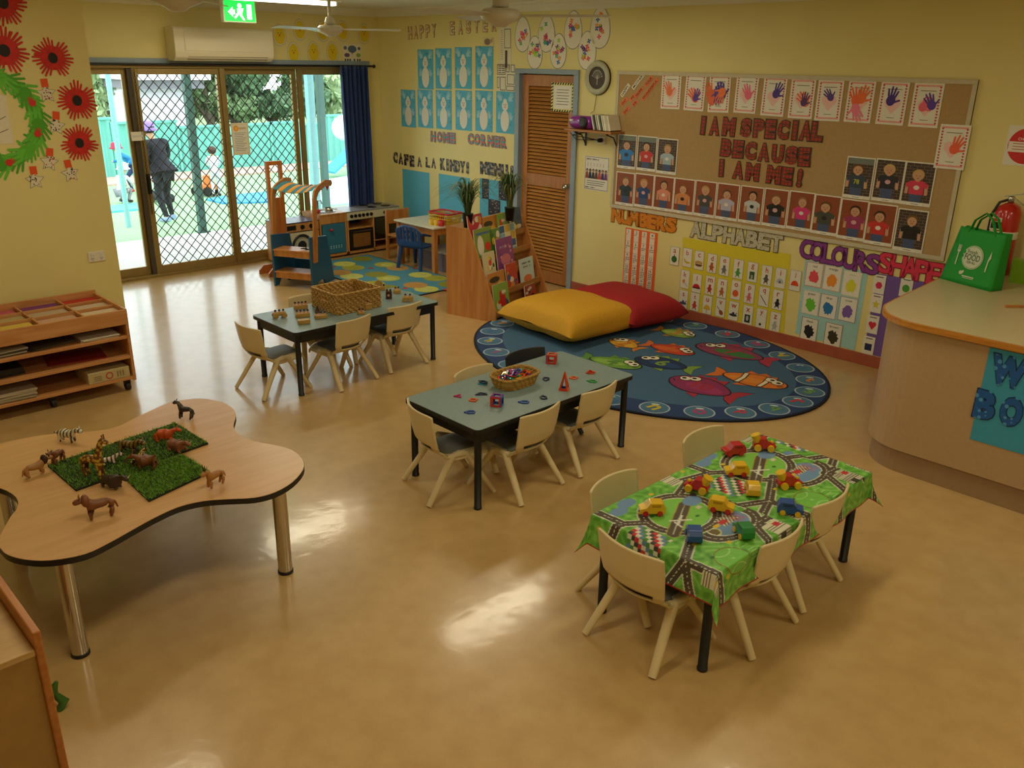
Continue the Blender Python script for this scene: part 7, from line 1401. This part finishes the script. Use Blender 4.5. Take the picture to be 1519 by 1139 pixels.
def pegs(px, py, rz, n, L_, hh, label, kind='block'):
    q = G(px, py, TZ); t = thing('wooden_toy', label, 'wooden toy', (q.x, q.y, TZ+.0005), rz, 'wooden peg toys on the far table')
    if kind == 'block': MB().bb(-L_/2, L_/2, -.02, .02, 0, hh).build('log_block', M_LOG, t, bev=.004)
    elif kind == 'tractor':
        MB().tube([(-L_/2, 0, .026), (L_/2, 0, .026)], .015, 12).build('log_block', M_LOG, t); [MB().tube([(x, y-.005*s, .018), (x, y+.005*s, .018)], .018, 12).build('wheel', M_LOG, t) for x in (-L_*.35, L_*.35) for y, s in ((-.022, -1), (.022, 1))]; hh = .036
    for i in range(n):
        x = -L_/2+L_*(i+.5)/n; MB().tube([(x, 0, hh), (x, 0, hh+.012)], .008, 10).build('peg_body', M_PNK, t); MB().ball((x, 0, hh+.016), .0085, 10, 7).build('peg_head', M_PEG, t)
pegs(415, 471, 1.35, 3, .085, .03, 'wooden log cart with three dark-headed pegs, nearest the left edge', 'tractor'); pegs(446, 458, 1.2, 4, .10, .032, 'wooden block with four pegs, furthest back beside the box'); pegs(449, 470, 1.2, 4, .10, .03, 'wooden block with four pegs in the middle of the toys'); pegs(451, 480, 1.25, 0, .08, .03, 'plain pale wooden block without pegs'); pegs(476, 472, 1.2, 3, .085, .026, 'wooden block with three pegs at the corner of the woven box')
pegs(546, 459, 1.5, 1, .055, .045, 'small upright block with one peg in front of the woven box'); pegs(536, 466, 1.3, 2, .05, .02, 'small low block with two pegs in front of the woven box'); pegs(605, 447, .9, 2, .07, .022, 'wooden toy cart lying near the right end of the table', 'tractor'); pegs(589, 435, 1.3, 2, .05, .03, 'small block with two pegs at the far right corner')
q = G(471, 463, TZ); tag(MB().tube([(0, 0, 0), (0, 0, .05)], [.026, .003], 4).build('wooden_prism', M_BARKT, loc=(q.x, q.y, TZ+.0005), rot=(0, 0, .4)), 'small dark wooden pyramid beside the woven box', 'wooden toy')
q = G(577, 443, TZ); t = thing('wooden_house', 'dark bark covered toy house with a pale round spot', 'wooden toy', (q.x, q.y, TZ+.0005), .8); b = MB(); b.bb(-.022, .022, -.018, .018, 0, .06); b.build('house_body', M_BARKT, t, bev=.004); [MB().tube([(x, 0, .06), (x, 0, .075)], .007, 8).build('chimney', M_BARKT, t) for x in (-.013, .013)]; MB().tube([(0, -.018, .03), (0, -.021, .03)], .009, 12).build('round_spot', M_PNK, t)
q = G(562, 430, TZ); t = thing('wooden_wheel_toy', 'pale wooden toy with a round disc behind the woven box', 'wooden toy', (q.x, q.y, TZ+.0005), .9); MB().bb(-.05, .05, -.02, .02, 0, .03).build('base', M_LOG, t, bev=.004); MB().tube([(0, -.006, .05), (0, .006, .05)], .03, 18).build('disc', M_LOG, t); MB().ball((.04, 0, .04), .009).build('peg_head', M_PEG, t)
# ---- grass mats and animals on the wavy table
def blades(name, quad, h, seed, label):
    P_ = [G(a, b_, TZ) for a, b_ in quad]; c = sum(P_, Vector())/4; P_ = [p-c for p in P_]; b = MB(); b.prism([(p.x, p.y) for p in P_], 0, .008)
    t = b.build(name, mat('turf_mat_backing', '#16240c', .9), loc=(c.x, c.y, TZ+.0005)); rnd = random.Random(seed); vs = []; fs = []; n = 5200
    for i in range(n):
        u, v = rnd.random(), rnd.random(); p = (P_[0]*(1-u)+P_[1]*u)*(1-v)+(P_[3]*(1-u)+P_[2]*u)*v; a = rnd.uniform(0, PI); L_ = h*rnd.uniform(.7, 1.3); bx, by = rnd.uniform(-.008, .008), rnd.uniform(-.008, .008); dx, dy = .0015*math.cos(a), .0015*math.sin(a); k = len(vs)
        vs += [(p.x-dx, p.y-dy, .007), (p.x+dx, p.y+dy, .007), (p.x+bx+dx*.7, p.y+by+dy*.7, .007+L_*.7), (p.x+bx*1.6, p.y+by*1.6, .007+L_)]; fs += [(k, k+1, k+2), (k, k+2, k+3)]
    gb = MB().add(vs, fs, 0).build('grass_blades', mat('artificial_turf_green', '#6c9c2c', .6, var=.45, scale=60), t, fix=False); gb['kind'] = 'stuff'
    return tag(t, label, 'grass mat')
blades('grass_mat', [(71, 692), (260, 629), (309, 659), (113, 729)], .012, 1, 'long artificial grass mat on the wavy table'); blades('grass_mat', [(178, 704), (272, 677), (312, 702), (221, 745)], .012, 2, 'square artificial grass mat on the wavy table, nearer the camera')
def animat(name, a, b_, kind, sc):
    mt, N, L, P = nt(name); tc = N.new('ShaderNodeTexCoord')
    if kind == 'stripe': w_ = N.new('ShaderNodeTexWave'); w_.bands_direction = 'Y'; w_.inputs['Scale'].default_value = sc; w_.inputs['Distortion'].default_value = 4; L.new(tc.outputs['Object'], w_.inputs['Vector']); f = w_.outputs['Fac']
    else: w_ = N.new('ShaderNodeTexVoronoi'); w_.inputs['Scale'].default_value = sc; L.new(tc.outputs['Object'], w_.inputs['Vector']); f = w_.outputs['Distance']
    r = N.new('ShaderNodeValToRGB'); e = r.color_ramp.elements; e[0].position, e[1].position = (.3, .4) if kind == 'stripe' else (.42, .5); e[0].color, e[1].color = hx(b_), hx(a); L.new(f, r.inputs[0]); L.new(r.outputs[0], P.inputs['Base Color']); P.inputs['Roughness'].default_value = .45; return mt
def animal(px, py, rz, k, mt, label, leg=.034, neck=(.022, .018), hr=.010, br=.014, tail='down', onmat=False, lie=False, extras=None, mt2=None):
    z = TZ+(.016 if onmat else .0005); q = G(px, py, z); t = thing('toy_animal', label, 'toy animal', (q.x, q.y, z), rz, 'plastic wild animals'); lg = leg*k if not lie else .012*k; b_ = br*k
    H = lg+b_*.6; Ly = .023*k; nk = (neck[0]*k, neck[1]*k)
    V = [(0, -Ly*.3, H), (0, -Ly, H), (0, Ly*.35, H-.001), (0, Ly, H+.001), (0, Ly+nk[0], H+nk[1]), (0, Ly+nk[0]+.016*k, H+nk[1]-.003*k), (0, Ly+nk[0]+.027*k, H+nk[1]-.007*k)]
    E = [(0, 1), (0, 2), (2, 3), (3, 4), (4, 5), (5, 6)]; R_ = [b_, b_*.92, b_*1.05, b_*.95, hr*.85*k, hr*k, hr*.55*k]
    for sx in (-1, 1):
        for y, at_, sw in ((-Ly, 1, -.004), (Ly, 3, .003)):
            i = len(V); x = sx*b_*.55
            if lie: V += [(x*1.5, y, lg*.7), (x*1.6, y+.014*k, .004*k)]
            else: V += [(x, y+sw*k*(1 if y < 0 else 1), lg*.55), (x*1.05, y+.003*k, .003*k)]
            E += [(at_, i), (i, i+1)]; R_ += [.0058*k, .0042*k]
    i = len(V)
    if tail == 'down': V += [(0, -Ly-.012*k, H-.002), (0, -Ly-.018*k, H-.022*k)]; E += [(1, i), (i, i+1)]; R_ += [.003*k, .0022*k]
    elif tail == 'back': V += [(0, -Ly-.018*k, H+.002), (0, -Ly-.036*k, H-.006*k)]; E += [(1, i), (i, i+1)]; R_ += [.003*k, .0022*k]
    skin('body', V, E, R_, mt, t, 1)
    hd = Vector((0, Ly+nk[0]+.014*k, H+nk[1]))
    for s in (-1, 1): MB().tube([hd+Vector((s*hr*.6*k, -.004*k, hr*.5*k)), hd+Vector((s*hr*.95*k, -.006*k, hr*1.35*k))], [.003*k, .001*k], 6).build('ear', mt2 or mt, t)
    if extras == 'mane': MB().ball((0, Ly+nk[0]*.75, H+nk[1]*.8), (hr*1.6*k, hr*1.1*k, hr*1.75*k), 12, 8).build('mane', mt2, t)
    if extras == 'tusk' or extras == 'trunk':
        MB().tube([hd+Vector((0, .008*k, -.004*k)), hd+Vector((0, .02*k, -.014*k)), hd+Vector((0, .022*k, -.03*k))], [.005*k, .004*k, .0025*k], 8).build('trunk', mt, t)
    if extras == 'horns':
        for s in (-1, 0, 1): MB().tube([hd+Vector((s*.004*k, -.004*k, .006*k)), hd+Vector((s*.012*k, -.008*k, .026*k))], [.002*k, .0006*k], 5).build('horn', M_BLACK, t)
    if extras == 'ossicones':
        for s in (-1, 1): MB().tube([hd+Vector((s*.003*k, -.003*k, .006*k)), hd+Vector((s*.004*k, -.004*k, .018*k))], [.0018*k, .0022*k], 5).build('horn', mt2, t)
    if extras == 'horn': MB().tube([hd+Vector((0, .012*k, .002*k)), hd+Vector((0, .02*k, .014*k))], [.0028*k, .0006*k], 6).build('horn', mat('ivory', '#d8c8a0', .4), t)
A_BR = mat('animal_brown', '#7c4a28', .45, var=.15); A_TAN = mat('animal_tan', '#a8743c', .45, var=.12); A_DK = mat('animal_dark', '#3c2c24', .45, var=.2); A_MANE = mat('animal_mane', '#3c2410', .7, var=.3)
animal(277, 622, 2.2, 1.15, animat('horse_dark_marks', '#2c2c2c', '#5c4c44', 'spot', 60), 'dark standing toy horse alone on the far lobe of the wavy table', leg=.04, neck=(.008, .03))
animal(100, 656, -1.0, 1.3, animat('white_tiger_stripes', '#dcd4b8', '#4c4438', 'stripe', 16), 'white striped toy tiger beyond the left end of the grass mat', leg=.028, tail='back')
animal(88, 688, -2.5, 1.1, A_BR, 'brown toy antelope standing between the white tiger and grass mat', leg=.04, neck=(.008, .02)); animal(52, 706, .2, 1.25, A_TAN, 'tan toy lion with dark mane at the left end of the wavy table', leg=.026, extras='mane', mt2=A_MANE)
animal(140, 708, -1.0, 1.5, animat('giraffe_patches', '#6c4018', '#c8a440', 'spot', 70), 'tall spotted toy giraffe standing on the grass mat', leg=.05, neck=(.016, .062), hr=.008, onmat=True, extras='ossicones', mt2=A_BR)
animal(160, 688, -.3, 1.0, animat('fallen_zebra', '#d0c4b0', '#4c2c20', 'stripe', 18), 'brown and white striped toy animal lying beside the giraffe', onmat=True, lie=True); animal(192, 672, -1.1, 1.4, animat('dark_tiger_stripes', '#8c6c34', '#3c2c18', 'stripe', 14), 'large dark striped toy tiger on the far edge of the grass mat', leg=.024, onmat=True, tail='back')
animal(206, 690, .6, 1.0, animat('cheetah_spots', '#2c1c0c', '#c8983c', 'spot', 130), 'yellow toy cheetah with dark spots in the middle of the grass mats', leg=.028, onmat=True, tail='back'); animal(244, 655, -.6, 1.15, mat('animal_orange', '#c8501c', .45, var=.15), 'bright orange toy animal at the far end of the grass mat', leg=.024, br=.017, onmat=True)
animal(262, 668, -1.2, 1.25, mat('animal_pinkbrown', '#8c5438', .45, var=.1), 'reddish brown toy hippo lying near the orange animal', br=.019, onmat=True, lie=True, extras='horn'); animal(220, 696, 2.4, 1.15, A_BR, 'brown toy elephant between the two grass mats', br=.02, leg=.026, onmat=True, extras='trunk')
animal(166, 724, -1.1, 1.35, A_DK, 'dark brown toy rhino in the gap between the grass mats', br=.018, leg=.018, extras='horn'); animal(152, 768, 2.9, 1.5, A_BR, 'brown toy lioness nearest the camera on the wavy table', leg=.036, neck=(.014, .018), extras='mane', mt2=A_BR); animal(321, 721, -2.9, 1.25, A_TAN, 'tan toy antelope with spiky dark horns right of the square grass mat', leg=.036, neck=(.008, .022), extras='horns')
